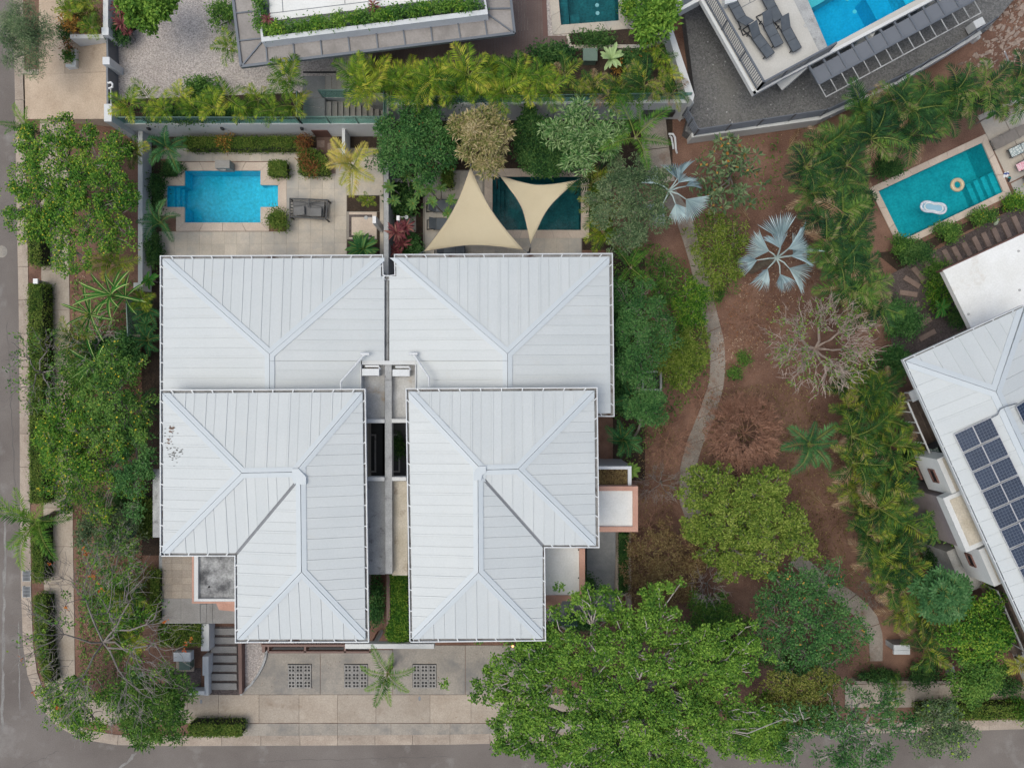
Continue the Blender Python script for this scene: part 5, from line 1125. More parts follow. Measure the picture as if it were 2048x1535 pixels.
t = thing('utility_cabinet', P(1804, 1298, 0), 'white ridged utility cabinet in the soil at the lower end of the curved path', 'cabinet'); MB().prism(poly(rect(1789, 1290, 1819, 1301), .9), 0).build('casing', M['wallg'], t); MB().prism(poly(rect(1788, 1289, 1820, 1299.5), 1.0), .901, bottom=True).build('lid', M['gutterw'], t); MB().prism(poly(rect(1788, 1300, 1820, 1308), .97), .85, bottom=True).build('front_flap', M['gutterw'], t)
t = thing('utility_cabinet', P(1972, 1286, 0), 'white utility cabinet leaning by the dark passage under the lower balcony', 'cabinet'); MB().prism(poly([(1960, 1274), (1967, 1270), (1981, 1296), (1974, 1301)], 1.1), 0).build('casing', M['gutterw'], t); MB().prism(poly([(1967, 1270), (1976, 1268), (1988, 1292), (1981, 1296)], .6), 0).build('plinth', M['wallg'], t)
t = thing('ground_hatch', P(275, 1358, 0), 'green ground lid framed in concrete under the bare corner tree', 'lid'); MB().prism(poly(rect(257, 1342, 291, 1374), .10), 0).build('frame', M['kerb'], t); MB().prism(poly(rect(260, 1345, 288, 1371), .13), .101).build('cover', M['greenbox'], t)
t = thing('air_conditioner', P(1940, 60, YZ), 'white air conditioner on the dark gravel at the railing end', 'air conditioner', None, math.radians(28)); m = MB(); m.box(-.27, -.2, .1, .27, .2, .75); m.build('casing', M['gutterw'], t).matrix_parent_inverse = Matrix(); m = MB(); m.box(-.22, -.17, 0, .22, .17, .099); m.build('feet', M['darkmetal'], t).matrix_parent_inverse = Matrix()
t = thing('water_filter', P(1944, 84, 0), 'small white tank outside the yard railing on the rubble', 'tank'); m = MB(); c = P(1944, 84, 0); m.tube([c, c + Vector((0, 0, .5)), c + Vector((0, 0, .62))], [.12, .12, .05], 10); m.build('tank', M['gutterw'], t)
t = thing('white_pipe', P(1344, 285, .3), 'white pipe bending down beside the garden ramp', 'pipe'); m = MB(); m.tube([P(1337, 268, .6), P(1346, 268, .6), P(1350, 275, .5), P(1352, 300, .2), P(1354, 306, .03)], .055, 7); m.tube([P(1339, 272, .5), P(1343, 275, .45), P(1347, 298, .2)], .05, 7); m.build('pipe_run', M['pvc'], t)
t = thing('white_stake', P(2014, 112, 0), 'thin white stake sticking out above the palms', 'stake'); m = MB(); m.bar(P(2018, 124, .1), P(2009, 103, 1.4), .05); m.build('shaft', M['pvc'], t)
t = thing('street_post', P(70, 562, 0), 'short post with white cap at the end of the kerb hedge', 'post'); m = MB(); m.prism(poly(rect(68, 559, 73, 565), .9), 0); m.build('shaft', M['wallg'], t); m = MB(); m.prism(poly(rect(66, 557, 75, 567), 1.0), .9); m.build('cap', M['pvc'], t)
# ================================================================== VEGETATION
LM = dict(
    big=leafmat('fresh_green_leaf', [(54, 90, 40), (84, 122, 50), (114, 150, 62), (150, 182, 84)], .32, .4, .9),
    lime=leafmat('lime_leaf', [(70, 94, 40), (94, 118, 48), (124, 144, 62), (156, 168, 88)], .25, .35, .9),
    mid=leafmat('mid_green_leaf', [(48, 82, 44), (72, 110, 52), (98, 136, 62), (132, 160, 82)], .3, .4, .9),
    dark=leafmat('dark_green_leaf', [(34, 64, 38), (50, 86, 46), (74, 110, 58), (102, 132, 74)], .28, .4, .9),
    blue=leafmat('bluish_green_leaf', [(42, 78, 46), (62, 104, 58), (86, 130, 72), (116, 152, 92)], .28, .4, .9),
    grey=leafmat('grey_green_leaf', [(62, 86, 60), (84, 108, 76), (112, 132, 94), (142, 154, 118)], .22, .4, .8),
    olive=leafmat('olive_leaf', [(74, 88, 42), (102, 112, 52), (130, 134, 66), (152, 148, 84)], .25, .4, .8),
    yellowgreen=leafmat('yellow_green_leaf', [(42, 84, 34), (68, 114, 42), (100, 142, 54), (150, 172, 72)], .25, .35, .9),
    brown=leafmat('dry_brown_leaf', [(78, 62, 44), (110, 90, 62), (138, 118, 80), (158, 142, 98)], .2, .4, .9),
    tan=leafmat('tan_green_leaf', [(92, 112, 56), (136, 142, 84), (184, 168, 122), (206, 190, 152)], .25, .4, .9),
    pale=leafmat('pale_variegated_leaf', [(70, 112, 60), (120, 156, 94), (178, 198, 146), (56, 98, 52)], .25, .2, .9),
    hedge=leafmat('hedge_leaf', [(52, 82, 34), (78, 106, 44), (104, 126, 56), (134, 146, 74)], .25, .4, 1.2),
    flower=leafmat('yellow_flower', [(206, 188, 50), (224, 206, 74), (196, 180, 60)], .3, .0, 1),
    orangeflower=leafmat('orange_leaf', [(190, 110, 50), (214, 136, 62), (176, 88, 48)], .3, .0, 1),
    croton=leafmat('orange_croton_leaf', [(140, 90, 50), (192, 138, 66), (216, 170, 88), (120, 98, 54)], .3, .2, 1.5),
    redcroton=leafmat('red_croton_leaf', [(112, 62, 44), (150, 90, 58), (176, 128, 76), (86, 88, 50)], .3, .2, 1.5),
    cordy=leafmat('maroon_cordyline_leaf', [(66, 30, 42), (88, 42, 52), (118, 62, 66), (190, 150, 124)], .15, .0, 1.5, .2),
    litter=leafmat('fallen_leaf', [(92, 62, 46), (126, 90, 68), (152, 114, 90), (108, 72, 50), (186, 164, 142)], .05, .2, .8),
    areca=leafmat('areca_frond', [(40, 74, 28), (66, 100, 34), (100, 130, 42), (150, 164, 58), (198, 188, 80)], .3, .15, .5, .5),
    arecad=leafmat('dark_areca_frond', [(20, 46, 32), (30, 60, 36), (44, 78, 42), (64, 98, 48), (102, 128, 56), (136, 128, 92)], .2, .15, .45, .55),
    arecam=leafmat('olive_areca_frond', [(22, 48, 28), (32, 64, 32), (48, 82, 36), (74, 104, 42), (136, 144, 52), (144, 128, 96)], .22, .15, .45, .55),
    coco=leafmat('coconut_frond', [(36, 72, 30), (58, 98, 36), (88, 126, 46), (128, 154, 64)], .22, .25, .6, .4),
    yellowpalm=leafmat('yellowing_palm_frond', [(96, 124, 44), (146, 156, 60), (190, 184, 82), (206, 182, 104)], .3, .3, .6, .3),
    darkpalm=leafmat('deep_green_palm_frond', [(28, 66, 42), (44, 90, 54), (68, 114, 66), (98, 140, 86)], .22, .3, .6, .4),
    silver=leafmat('silver_fan_leaf', [(126, 150, 158), (154, 176, 182), (180, 200, 204), (198, 214, 214)], .2, .1, 1.0, .5),
    banana=leafmat('bird_of_paradise_leaf', [(40, 98, 46), (60, 124, 56), (90, 148, 70)], .3, .3, 1, .2),
    dryfrond=leafmat('dry_frond', [(120, 92, 68), (150, 122, 94), (168, 146, 118)], .1, .2, .6),
    rib=plain('pale_midrib', lin(206, 212, 140), .6), ribd=plain('green_midrib', lin(128, 140, 66), .6), ribs=plain('silver_stalk', lin(170, 184, 180), .6),
)
def reseed(*k):
    # every plant draws from its own seed, so editing one leaves the others as they are
    global rng; s_ = int(sum(v * w for v, w in zip(k, (7919, 104729, 1299709)))) % (2 ** 31); rng = np.random.default_rng(s_); rnd.seed(s_)
def nrm(v): return v / np.maximum(np.linalg.norm(v, axis=-1, keepdims=True), 1e-9)
def leaves(mb, c, axis, L, W, mi=0, roll=0.5, droop=0.15, fold=0.12):
    """one diamond leaf per row of c, growing along axis"""
    n = len(c); a = nrm(axis); up = nrm(np.array([0, 0, 1.0]) + rng.normal(0, roll, (n, 3))); s = nrm(np.cross(up, a)); u = np.cross(a, s)
    L = (L * rng.uniform(.55, 1.4, (n, 1))); W = (W * rng.uniform(.75, 1.25, (n, 1)))
    mid = c + a * L * .48
    v = np.stack([c, mid - s * W / 2 + u * W * fold, c + a * L - u * L * droop, mid + s * W / 2 + u * W * fold], 1).reshape(-1, 3)
    i = np.arange(n)[:, None] * 4; mb.add(v, i + np.array([[0, 1, 2, 3]]), mi)
def randaxis(n, lo=-.5, hi=.5):
    t = rng.uniform(0, 2 * np.pi, n); z = rng.uniform(lo, hi, n); return np.stack([np.cos(t), np.sin(t), z], 1)
def pxr(r, z): return r * S * (H - z) / H
def crown_clusters(n, rx, ry, h, lobes, ragged, hollow=.25, lr=1.0):
    """cluster centres over the upper shells of several lobes inside an ellipse (local, z from 0 to h)"""
    out = []; ph = rng.uniform(0, 6.28, 4)
    L = []
    for k in range(lobes):
        r = math.sqrt((k + .4) / lobes) * .78 if lobes > 1 else 0; t = k * 2.39996 + ph[0]
        L.append((r * math.cos(t) * rng.uniform(.85, 1.15), r * math.sin(t) * rng.uniform(.85, 1.15), lr * rng.uniform(.85, 1.25) * .92 / math.sqrt(lobes) if lobes > 1 else 1.0, (1 - r * r * .8) * rng.uniform(.6, 1)))
    while len(out) < n:
        x, y, r, zz = L[rng.integers(len(L))]; t = rng.uniform(0, 6.283); q = math.sqrt(rng.uniform(0, 1)); dz = math.sqrt(max(0, 1 - q * q))
        if rng.uniform() < hollow: dz *= rng.uniform(-.2, .7)
        px, py = x + q * r * math.cos(t), y + q * r * math.sin(t); th = math.atan2(py, px)
        lim = 1 + ragged * (.5 * math.sin(3 * th + ph[1]) + .35 * math.sin(7 * th + ph[2]) + .3 * math.sin(13 * th + ph[3]))
        if px * px + py * py > lim * lim: continue
        if rng.uniform() < .05: f_ = rng.uniform(1.08, 1.25); px, py, zz = px * f_, py * f_, zz * .8     # stray shoots
        out.append((px * rx, py * ry, h * (zz * .62 + dz * r * .85)))
    return np.array(out)
def branching(mb, base, top, tips, r0, k1=6, k2=5, mi=0, sag=.12, tipr=.008, skip=0.0, sides=6, tip0=.11):
    """limbs from the trunk top to grouped tips"""
    tips = np.asarray(tips)
    def km(p, k):
        k = min(k, len(p)); c = p[rng.choice(len(p), k, replace=False)]
        for _ in range(5):
            lab = np.argmin(((p[:, None] - c[None]) ** 2).sum(-1), 1); c = np.array([p[lab == i].mean(0) if (lab == i).any() else c[i] for i in range(k)])
        return lab, c
    top = np.array(top); base = np.array(base)
    mid = (base + top) / 2 + rng.normal(0, .06, 3); mb.tube([base, mid, top], [r0 * 1.25, r0, r0 * .85], 8, mi)
    def limb(a, b, ra, rb, bow):
        d = b - a; L = np.linalg.norm(d); k = rng.normal(0, bow * L, 3); k2 = rng.normal(0, bow * L * .6, 3)
        mb.tube([a, a + d * .33 + k + [0, 0, sag * L * .4], a + d * .68 + k * .5 + k2 + [0, 0, sag * L * .3], b], [ra, ra * .72 + rb * .28, ra * .35 + rb * .65, rb], sides, mi, cap=False)
    lab, c = km(tips, k1)
    for i in range(len(c)):
        P1 = tips[lab == i]
        if not len(P1): continue
        n1 = top + (c[i] - top) * .62; n1[2] = top[2] + (c[i][2] - top[2]) * .5; limb(top, n1, r0 * .6, r0 * .36, .07)
        l2, c2 = km(P1, k2)
        for j in range(len(c2)):
            P2 = P1[l2 == j]
            if not len(P2): continue
            n2 = n1 + (c2[j] - n1) * .72; limb(n1, n2, r0 * .30, r0 * .14, .09)
            for p in P2:
                if rng.uniform() >= skip: limb(n2, p, r0 * tip0, tipr, .10)
def tree(label, px, py, rx, ry, zc, h, leaf, L, W, ncl, per, lobes=9, spread=.32, ragged=.3, bark='bark', r0=.14, trunk=(0, 0), flowers=None, tuft=0.0, cat='tree', name='tree', rot=0.0, twig_skip=0.3,
         hollow=.25, zg=0.0, group=None, k1=6, k2=5, lr=1.0, lo=-.5, hi=.45, lift=.05, tipr=.008, tip0=.11):
    reseed(px, py, rx); c = P(px, py, zc); g0 = (P(px, py, zg) - c) * .8; trunk = (trunk[0] + g0.x, trunk[1] + g0.y); rx *= 1.1; ry *= 1.1
    t = thing(name, (c.x + trunk[0], c.y + trunk[1], zg), label, cat, group)
    K = crown_clusters(ncl, pxr(rx, zc), pxr(ry, zc), h, lobes, ragged, hollow, lr); ca, sa = math.cos(rot), math.sin(rot)
    K = np.stack([K[:, 0] * ca - K[:, 1] * sa, K[:, 0] * sa + K[:, 1] * ca, K[:, 2]], 1) + np.array([c.x, c.y, zc - h * .5])
    m = MB(); branching(m, (c.x + trunk[0], c.y + trunk[1], zg - .05), (c.x + trunk[0] * .5, c.y + trunk[1] * .5, zg + max(.15, (zc - h * .5 - zg) * .7)), K + [0, 0, lift], r0, k1, k2, skip=twig_skip, tipr=tipr, tip0=tip0); m.build('trunk', M[bark], t)
    m = MB(); n = ncl * per; ci = np.repeat(K, per, 0); off = rng.normal(0, 1, (n, 3)); off = nrm(off) * (rng.uniform(0, 1, (n, 1)) ** .5) * spread * np.array([1, 1, .6])
    ax = randaxis(n, lo, hi)
    if tuft: ax = nrm(ax * (1 - tuft) + nrm(off + [0, 0, .02]) * tuft * 1.5)
    if tuft > .8: off = off * .25
    leaves(m, ci + off, ax, L, W)
    mats = [LM[leaf]]
    if flowers:
        fm, nf, fs = flowers; k = rng.integers(0, n, nf); leaves(m, (ci + off * 1.1)[k] + [0, 0, .08], randaxis(nf, -.1, .3), fs, fs * .8, 1); mats.append(LM[fm])
    m.build('crown', mats, t); return t
def hedge(label, poly_px, z, n, L=.07, W=.045, leaf='hedge', zb=0.0, group=None, name='hedge', rough=.07):
    """clipped hedge: twiggy body with leaves over its top and sides, one mesh"""
    T = poly(poly_px, z); m = MB(); ce = sum(T, Vector()) / len(T)
    m.prism([p + (ce - p).normalized() * .09 - Vector((0, 0, .07)) for p in T], zb, 1)
    A = np.array([tuple(p) for p in T]); mn, mx = A[:, :2].min(0), A[:, :2].max(0); pts = []
    def inside(x, y):
        r = False; j = len(A) - 1
        for i in range(len(A)):
            if (A[i, 1] > y) != (A[j, 1] > y) and x < (A[j, 0] - A[i, 0]) * (y - A[i, 1]) / (A[j, 1] - A[i, 1]) + A[i, 0]: r = not r
            j = i
        return r
    while len(pts) < n:
        x, y = rng.uniform(mn[0], mx[0]), rng.uniform(mn[1], mx[1])
        if inside(x, y): pts.append((x, y, z + rng.normal(0, rough) + .05 * math.sin(x * 7) * math.sin(y * 5)))
    for i in range(len(A)):
        a, b = A[i], A[(i + 1) % len(A)]; k = int(n * .12 * np.linalg.norm(b - a) / 3) + 10
        for _ in range(k): q = a + (b - a) * rng.uniform(); pts.append((q[0] + rng.normal(0, rough), q[1] + rng.normal(0, rough), rng.uniform(zb, z)))
    pts = np.array(pts); leaves(m, pts, randaxis(len(pts), -.2, .8), L, W, 0, .6)
    o = m.build(name, [LM[leaf], M['twig']]); return tag(o, label, 'hedge', group)
def bush(label, px, py, rx, ry, h, leaf, n, L=.10, W=.06, zg=0.0, cat='shrub', name='shrub', group=None, lobes=6, ragged=.4, flowers=None, tuft=0, stems='barkd', zc=None, lo=-.3, hi=.7):
    reseed(px, py, rx); c = P(px, py, zg + h * .6); K = crown_clusters(n // 12, pxr(rx, zg + h), pxr(ry, zg + h), h, lobes, ragged, .15) + np.array([c.x, c.y, zg])
    t = thing(name, (c.x, c.y, zg), label, cat, group)
    m = MB()
    for k in range(7): a = K[rng.integers(len(K))]; m.tube([(c.x, c.y, zg - .03), (c.x * .5 + a[0] * .5 + rng.normal(0, .05), c.y * .5 + a[1] * .5 + rng.normal(0, .05), zg + (a[2] - zg) * .6), tuple(a)], [.035, .025, .01], 5)
    m.build('stem', M[stems], t)
    m = MB(); ci = np.repeat(K, 12, 0); off = rng.normal(0, .13 * max(1, L / .12), (len(ci), 3)); ax = randaxis(len(ci), lo, hi)
    if tuft: ax = nrm(ax * (1 - tuft) + nrm(off) * tuft)
    leaves(m, ci + off, ax, L, W); mats = [LM[leaf]]
    if flowers: fm, nf, fs = flowers; k = rng.integers(0, len(ci), nf); leaves(m, (ci + off)[k] + [0, 0, .1], randaxis(nf, 0, .4), fs, fs * .8, 1); mats.append(LM[fm])
    m.build('foliage', mats, t); return t
# ---------------------------------------------------------------- palms
def frond_mesh(name, mat, L, lf, n, a0, a1, w=.045, vee=.35, rib='ribd', start=.16, twist=0.0, ragged=.1):
    """feather frond growing along +x, arching down"""
    m = MB(); pts = []; x = z = 0.0; N = 14; ang = []
    for i in range(N + 1):
        s = i / N; a = a0 + (a1 - a0) * s ** 1.15; ang.append(a); pts.append(Vector((x, .06 * L * math.sin(s * 3) * twist, z))); x += L / N * math.cos(a); z += L / N * math.sin(a)
    m.tube(pts, [max(.006, .022 * L ** .5 * (1 - i / N * .85)) for i in range(N + 1)], 4, 1, cap=False)
    vs_ = []; f = []
    for k in range(n):
        s = start + (1 - start) * (k + .5) / n; i = min(int(s * N), N - 1); p = pts[i].lerp(pts[i + 1], s * N - i); d = (pts[i + 1] - pts[i]).normalized(); up = Vector((-d.z, 0, d.x)); l = lf * (math.sin(math.pi * min(1, (.22 + s * .74))) ** .8) 
        for sd_ in (-1, 1):
            ll = l * rnd.uniform(1 - ragged * 2, 1 + ragged); fw = .42 + .5 * s + rnd.uniform(-ragged, ragged); dr = (d * fw + Vector((0, sd_, 0)) + up * (vee + rnd.uniform(-.15, .1))).normalized()
            nn = d.cross(dr).normalized(); side = dr.cross(up).normalized() if abs(dr.dot(up)) < .95 else d
            ww = w * rnd.uniform(.8, 1.15); mp = p + dr * ll * .4; tp = p + dr * ll - Vector((0, 0, ll * rnd.uniform(.2, .55)))
            b = len(vs_); vs_ += [p, mp + d * ww / 2, tp, mp - d * ww / 2]; f.append([b, b + 1, b + 2, b + 3])
    m.add(vs_, f, 0); return m.mesh(name, [LM[mat], LM[rib]])
FR = {}
def fronds(kind):
    if kind in FR: return FR[kind]
    R = rnd.uniform
    spec = dict(areca=('areca', 1.3, .54, 15, .070), arecad=('arecad', 1.55, .58, 16, .078), arecam=('arecam', 1.5, .56, 16, .076), coco=('coco', 2.4, .58, 26, .07), yellowpalm=('yellowpalm', 1.7, .55, 30, .05), darkpalm=('darkpalm', 1.35, .42, 26, .045), small=('areca', .8, .34, 18, .035))[kind]
    FR[kind] = [frond_mesh('frond', spec[0], spec[1] * R(.9, 1.1), spec[2], spec[3], R(.55, 1.0), R(-1.0, -.35), spec[4], R(.45, .85), twist=R(-1, 1)) for _ in range(5)] + ([frond_mesh('frond', 'dryfrond', spec[1] * .95, spec[2] * .8, spec[3], .3, -1.3, spec[4] * .7, .1, rib='dryfrond', twist=1)] if kind in ('arecad', 'arecam') else [])
    return FR[kind]
def palm(label, px, py, zc, kind, n=9, scale=1.0, zg=0.0, stems=1, cat='palm', name='palm', group=None, tilt=(.0, .25), trunk_r=.06, lean=(0, 0), yaws=None):
    fronds(kind); reseed(px, py, n); c = P(px, py, zc); g0 = (P(px, py, zg) - c) * .85; lean = (lean[0] + g0.x, lean[1] + g0.y); t = thing(name, (c.x + lean[0], c.y + lean[1], zg), label, cat, group); fm = fronds(kind); m = MB()
    for s in range(stems): a = s * 2.4; bx, by = math.cos(a) * .12 * (stems > 1), math.sin(a) * .12 * (stems > 1); m.tube([(c.x + lean[0] + bx, c.y + lean[1] + by, zg - .05), (c.x + lean[0] * .4 + bx * .6, c.y + lean[1] * .4 + by * .6, (zg + zc) * .5), (c.x, c.y, zc)], [trunk_r * 1.3, trunk_r, trunk_r * .9], 7)
    m.build('trunk', M['palmtrunk'], t)
    y0 = rnd.uniform(0, 6.28)
    for i in range(n):
        yaw = y0 + i * 2.39996 + rnd.uniform(-.25, .25) if yaws is None else yaws[i]; pit = -rnd.uniform(*tilt) - (.45 if i % 3 == 0 and yaws is None else 0) * rnd.random()
        o = inst('frond', fm[rnd.randrange(len(fm))], t, Vector((c.x, c.y, zc - rnd.uniform(0, .12))) - t.location, (rnd.uniform(-.3, .3), pit, yaw), scale * rnd.uniform(.78, 1.12))
    return t
def fan_mesh(name, mat, R_, nseg=30, span=4.6):
    m = MB(); vs_ = []; f = []
    for k in range(nseg):
        a0, a1 = -span / 2 + span * k / nseg, -span / 2 + span * (k + 1) / nseg; am = (a0 + a1) / 2; z = .035 * R_ * (1 if k % 2 else -1); r = R_ * (.82 + .18 * math.cos(am * .6)) * rnd.uniform(.92, 1.04); ri = r * .45
        cup = .95 * abs(am) / (span / 2)
        q = lambda a, rr, zz: Vector((rr * math.cos(a), rr * math.sin(a), zz + cup * rr * .5 - .10 * rr * rr / R_))
        b = len(vs_); vs_ += [Vector((0, 0, 0)), q(a0, ri, 0), q(a1, ri, 0), q(am, ri * .98, .05 * R_), q(a0 + .016, r * .75, 0), q(a1 - .016, r * .75, 0), q(am, r, -.10 * r * rnd.random())]
        f += [[b, b + 1, b + 3], [b, b + 3, b + 2], [b + 1, b + 4, b + 6, b + 3], [b + 3, b + 6, b + 5, b + 2]]
    m.add(vs_, f, 0); return m.mesh(name, LM[mat])
FAN = [fan_mesh('fan_blade', 'silver', 1.22 * rnd.uniform(.9, 1.1), 20, rnd.uniform(1.3, 1.9)) for _ in range(5)]
def fan_palm(label, px, py, zc, n, lst, scale=1.0, group=None):
    c = P(px, py, zc); t = thing('fan_palm', (c.x, c.y, 0), label, 'palm', group); m = MB(); m.tube([(c.x, c.y, -.05), (c.x, c.y, zc * .5), (c.x, c.y, zc)], [.22, .19, .17], 9); m.build('trunk', M['palmtrunk'], t)
    for yaw, ln, tip in lst:
        d = Vector((math.cos(yaw), math.sin(yaw), 0)); e = c + d * ln * .98 + Vector((0, 0, tip)); m = MB(); m.tube([c, c.lerp(e, .5) + Vector((0, 0, .22 * ln)), e], [.045, .035, .025], 5); o = m.build('frond', LM['ribs'], t)
        b = bpy.data.objects.new('fan_blade', FAN[rnd.randrange(5)]); b.parent = o; C.objects.link(b); b.location = e; b.rotation_euler = Euler((rnd.choice((-1, 1)) * rnd.uniform(.15, .95), rnd.uniform(-.25, .55), yaw + rnd.uniform(-.35, .35))); b.scale = (scale * rnd.uniform(.85, 1.15),) * 3
    return t
def strap_mesh(name, mats, L, W, a0, a1, fold=.25, rib=False, n=6, point=.5):
    """strap leaf along +x with a folded cross section; optional pale midrib"""
    m = MB(); x = z = 0; vs_ = []; f = []; ctr = []
    for i in range(n + 1):
        s = i / n; a = a0 + (a1 - a0) * s; w = W / 2 * (math.sin(math.pi * min(1, s * (1 - point * .5) + .12)) ** .7 if i < n else .02)
        up = Vector((-math.sin(a), 0, math.cos(a))); p = Vector((x, 0, z)); ctr.append(p + up * .01); vs_ += [p + Vector((0, -w, 0)) + up * w * fold * 2, p, p + Vector((0, w, 0)) + up * w * fold * 2]; x += L / n * math.cos(a); z += L / n * math.sin(a)
    for i in range(n): b = i * 3; f += [[b, b + 3, b + 4, b + 1], [b + 1, b + 4, b + 5, b + 2]]
    m.add(vs_, f, 0)
    if rib: m.tube(ctr, [.018 * L ** .5] * n + [.006], 4, 1, cap=False)
    return m.mesh(name, mats)
STRAP = {}
def rosette(label, px, py, z, kind, n, scale=1.0, zg=0.0, cat='plant', name='rosette_plant', group=None, stem=True, heads=1, hs=.3, mat=None):
    if kind not in STRAP:
        q = dict(cordy=('cordy', .62, .085, .9, -.35, .15, False), agave=('pale', .60, .16, .7, .0, .2, False), cycad=('darkpalm', .95, .22, .75, -.4, .3, True), plume=('blue', .30, .085, .45, -.3, .1, True), banana=('banana', 1.5, .15, .85, -.1, .55, True), croton=('croton', .3, .07, .8, -.1, .1, False), heli=('banana', .7, .2, .8, -.5, .25, True), papaya=('mid', .34, .1, .5, -.2, .1, True))[kind]
        STRAP[kind] = [strap_mesh('leaf', [LM[q[0]], LM['rib'] if kind == 'banana' else LM['ribd']], q[1] * rnd.uniform(.85, 1.15), q[2], q[3] + rnd.uniform(-.25, .25), q[4] + rnd.uniform(-.2, .2), q[5], q[6]) for _ in range(4)]
    ms = STRAP[kind]; c = P(px, py, z); t = thing(name, (c.x, c.y, zg), label, cat, group)
    m = MB()
    for h_ in range(heads):
        a = h_ * 2.4 + .5; hc = c + Vector((math.cos(a) * hs, math.sin(a) * hs, rnd.uniform(-.1, .15))) if heads > 1 else c; m.tube([(c.x, c.y, zg - .03), ((c.x + hc.x) / 2, (c.y + hc.y) / 2, zg + (z - zg) * .4), hc], [.04, .035, .025], 6)
        y0 = rnd.uniform(0, 6)
        for i in range(n): inst('leaf', ms[rnd.randrange(4)], t, hc - t.location, (rnd.uniform(-.2, .2), rnd.uniform(-.35, .45) - .0, y0 + i * 2.39996), scale * rnd.uniform(.75, 1.15))
    m.build('stem', M['bark'], t); return t
def bare(label, px, py, zc, rx, ry, n, bark, r0=.09, h=1.6, leafm=None, nl=0, L=.12, W=.07, k1=7, k2=6, sub=3, zg=0.0, cat='bare tree', name='bare_tree', flowers=None, trunk=(0, 0), flat=.5, sublen=.35, tipr=.006):
    """leafless crown: limbs, branches and side twigs"""
    reseed(px, py, rx); c = P(px, py, zc); g0 = (P(px, py, zg) - c) * .9; trunk = (trunk[0] + g0.x, trunk[1] + g0.y); t = thing(name, (c.x + trunk[0], c.y + trunk[1], zg), label, cat)
    r = np.sqrt(rng.uniform(.12, 1, n)); th = rng.uniform(0, 6.283, n); rxw, ryw = pxr(rx, zc), pxr(ry, zc)
    K = np.stack([c.x + rxw * r * np.cos(th), c.y + ryw * r * np.sin(th), zc + h * (.5 - flat * r * r) + rng.normal(0, .15, n)], 1)
    m = MB(); top = (c.x + trunk[0] * .5, c.y + trunk[1] * .5, zg + max(.1, (zc - zg) * .5)); branching(m, (c.x + trunk[0], c.y + trunk[1], zg - .04), top, K, r0, k1, k2, tipr=tipr, sides=5)
    ctr = np.array([c.x, c.y, zc - h * .3])
    for p in K:
        for _ in range(sub):
            d = nrm((p - ctr)[None])[0]; d = nrm((d + rng.normal(0, .55, 3))[None])[0]; q = p - (p - ctr) * rng.uniform(0, .35); e = q + d * sublen * rng.uniform(.5, 1.3); m.tube([q, (q + e) / 2 + rng.normal(0, .04, 3), e], [tipr * 1.6, tipr * 1.2, tipr * .7], 3, cap=False)
    m.build('trunk', M[bark], t)
    if nl:
        m = MB(); k = rng.integers(0, n, nl // 6); ci = np.repeat(K[k] - (K[k] - ctr) * rng.uniform(-.05, .35, (len(k), 1)), 6, 0); leaves(m, ci + rng.normal(0, .11, (len(ci), 3)), randaxis(len(ci)), L, W); mats = [LM[leafm]]
        if flowers: fm, nf, fs = flowers; k = rng.integers(0, n, nf); kk = np.repeat(K[k], 5, 0); leaves(m, kk + rng.normal(0, .06, (len(kk), 3)), randaxis(len(kk)), fs, fs * .7, 1); mats.append(LM[fm])
        m.build('crown', mats, t)
    return t
# ================================================================== PLANTING
# ---- big canopy trees
tree('huge fresh-green spreading tree covering the street corner of the twin houses', 1250, 1400, 336, 232, 6.4, 3.8, 'big', .125, .085, 1350, 52, 46, .28, .4, 'barkw', .26, (-.3, -.2), twig_skip=.55, k1=10, k2=9, lr=.95, hollow=.35, lift=.1, tipr=.016, tip0=.13)
tree('round lime-green tree standing in the middle of the dirt garden', 1490, 1043, 146, 116, 3.4, 2.6, 'lime', .13, .08, 620, 34, 16, .25, .18, 'barkg', .14, twig_skip=.4, rot=-.35, cat='tree')
tree('sparse grey-green tree with large leaves arching over the curved path', 1615, 1248, 122, 122, 4.0, 2.4, 'blue', .125, .07, 430, 22, 18, .30, .25, 'barkg', .12, twig_skip=.0, flowers=('croton', 70, .11))
tree('olive-yellow small-leaved tree beside the huge fresh-green tree', 1598, 1405, 92, 76, 4.6, 2.0, 'olive', .11, .065, 330, 26, 11, .26, .25, 'barkg', .10, twig_skip=.3)
tree('dark feathery tree with long white branches reaching over the lower street', 1695, 1464, 160, 104, 5.4, 2.2, 'blue', .15, .05, 170, 40, 12, .27, .4, 'barkw', .19, (.1, -.3), tuft=.5, twig_skip=.0, k1=7, k2=4, hollow=.4, lr=.8, tipr=.016, tip0=.16, lift=.12)
tree('hanging olive tree over the lower street near the kerb hedge', 1890, 1462, 60, 62, 3.6, 2.2, 'grey', .12, .045, 170, 30, 7, .26, .3, 'barkg', .09, flowers=('yellowgreen', 200, .12), hollow=.5)
tree('yellow-flowering tree overhanging the upper left driveway and sidewalk', 136, 378, 158, 158, 4.2, 2.6, 'yellowgreen', .105, .07, 620, 42, 22, .28, .3, 'bark', .16, twig_skip=.0, flowers=('flower', 420, .08), hollow=.4, lr=1.0)
tree('leafy dark tree with yellow blossoms beside the west house, farther from the street', 222, 800, 84, 112, 4.6, 2.8, 'mid', .12, .065, 250, 32, 13, .28, .4, 'barkg', .12, twig_skip=.0, flowers=('flower', 110, .10), hollow=.45, lr=.9)
tree('scrubby green tree with yellow seed pods leaning over the kerb hedge', 165, 925, 105, 130, 4.0, 2.6, 'yellowgreen', .11, .06, 300, 28, 15, .28, .45, 'barkg', .12, twig_skip=.0, flowers=('flower', 190, .09), hollow=.45, lr=.9)
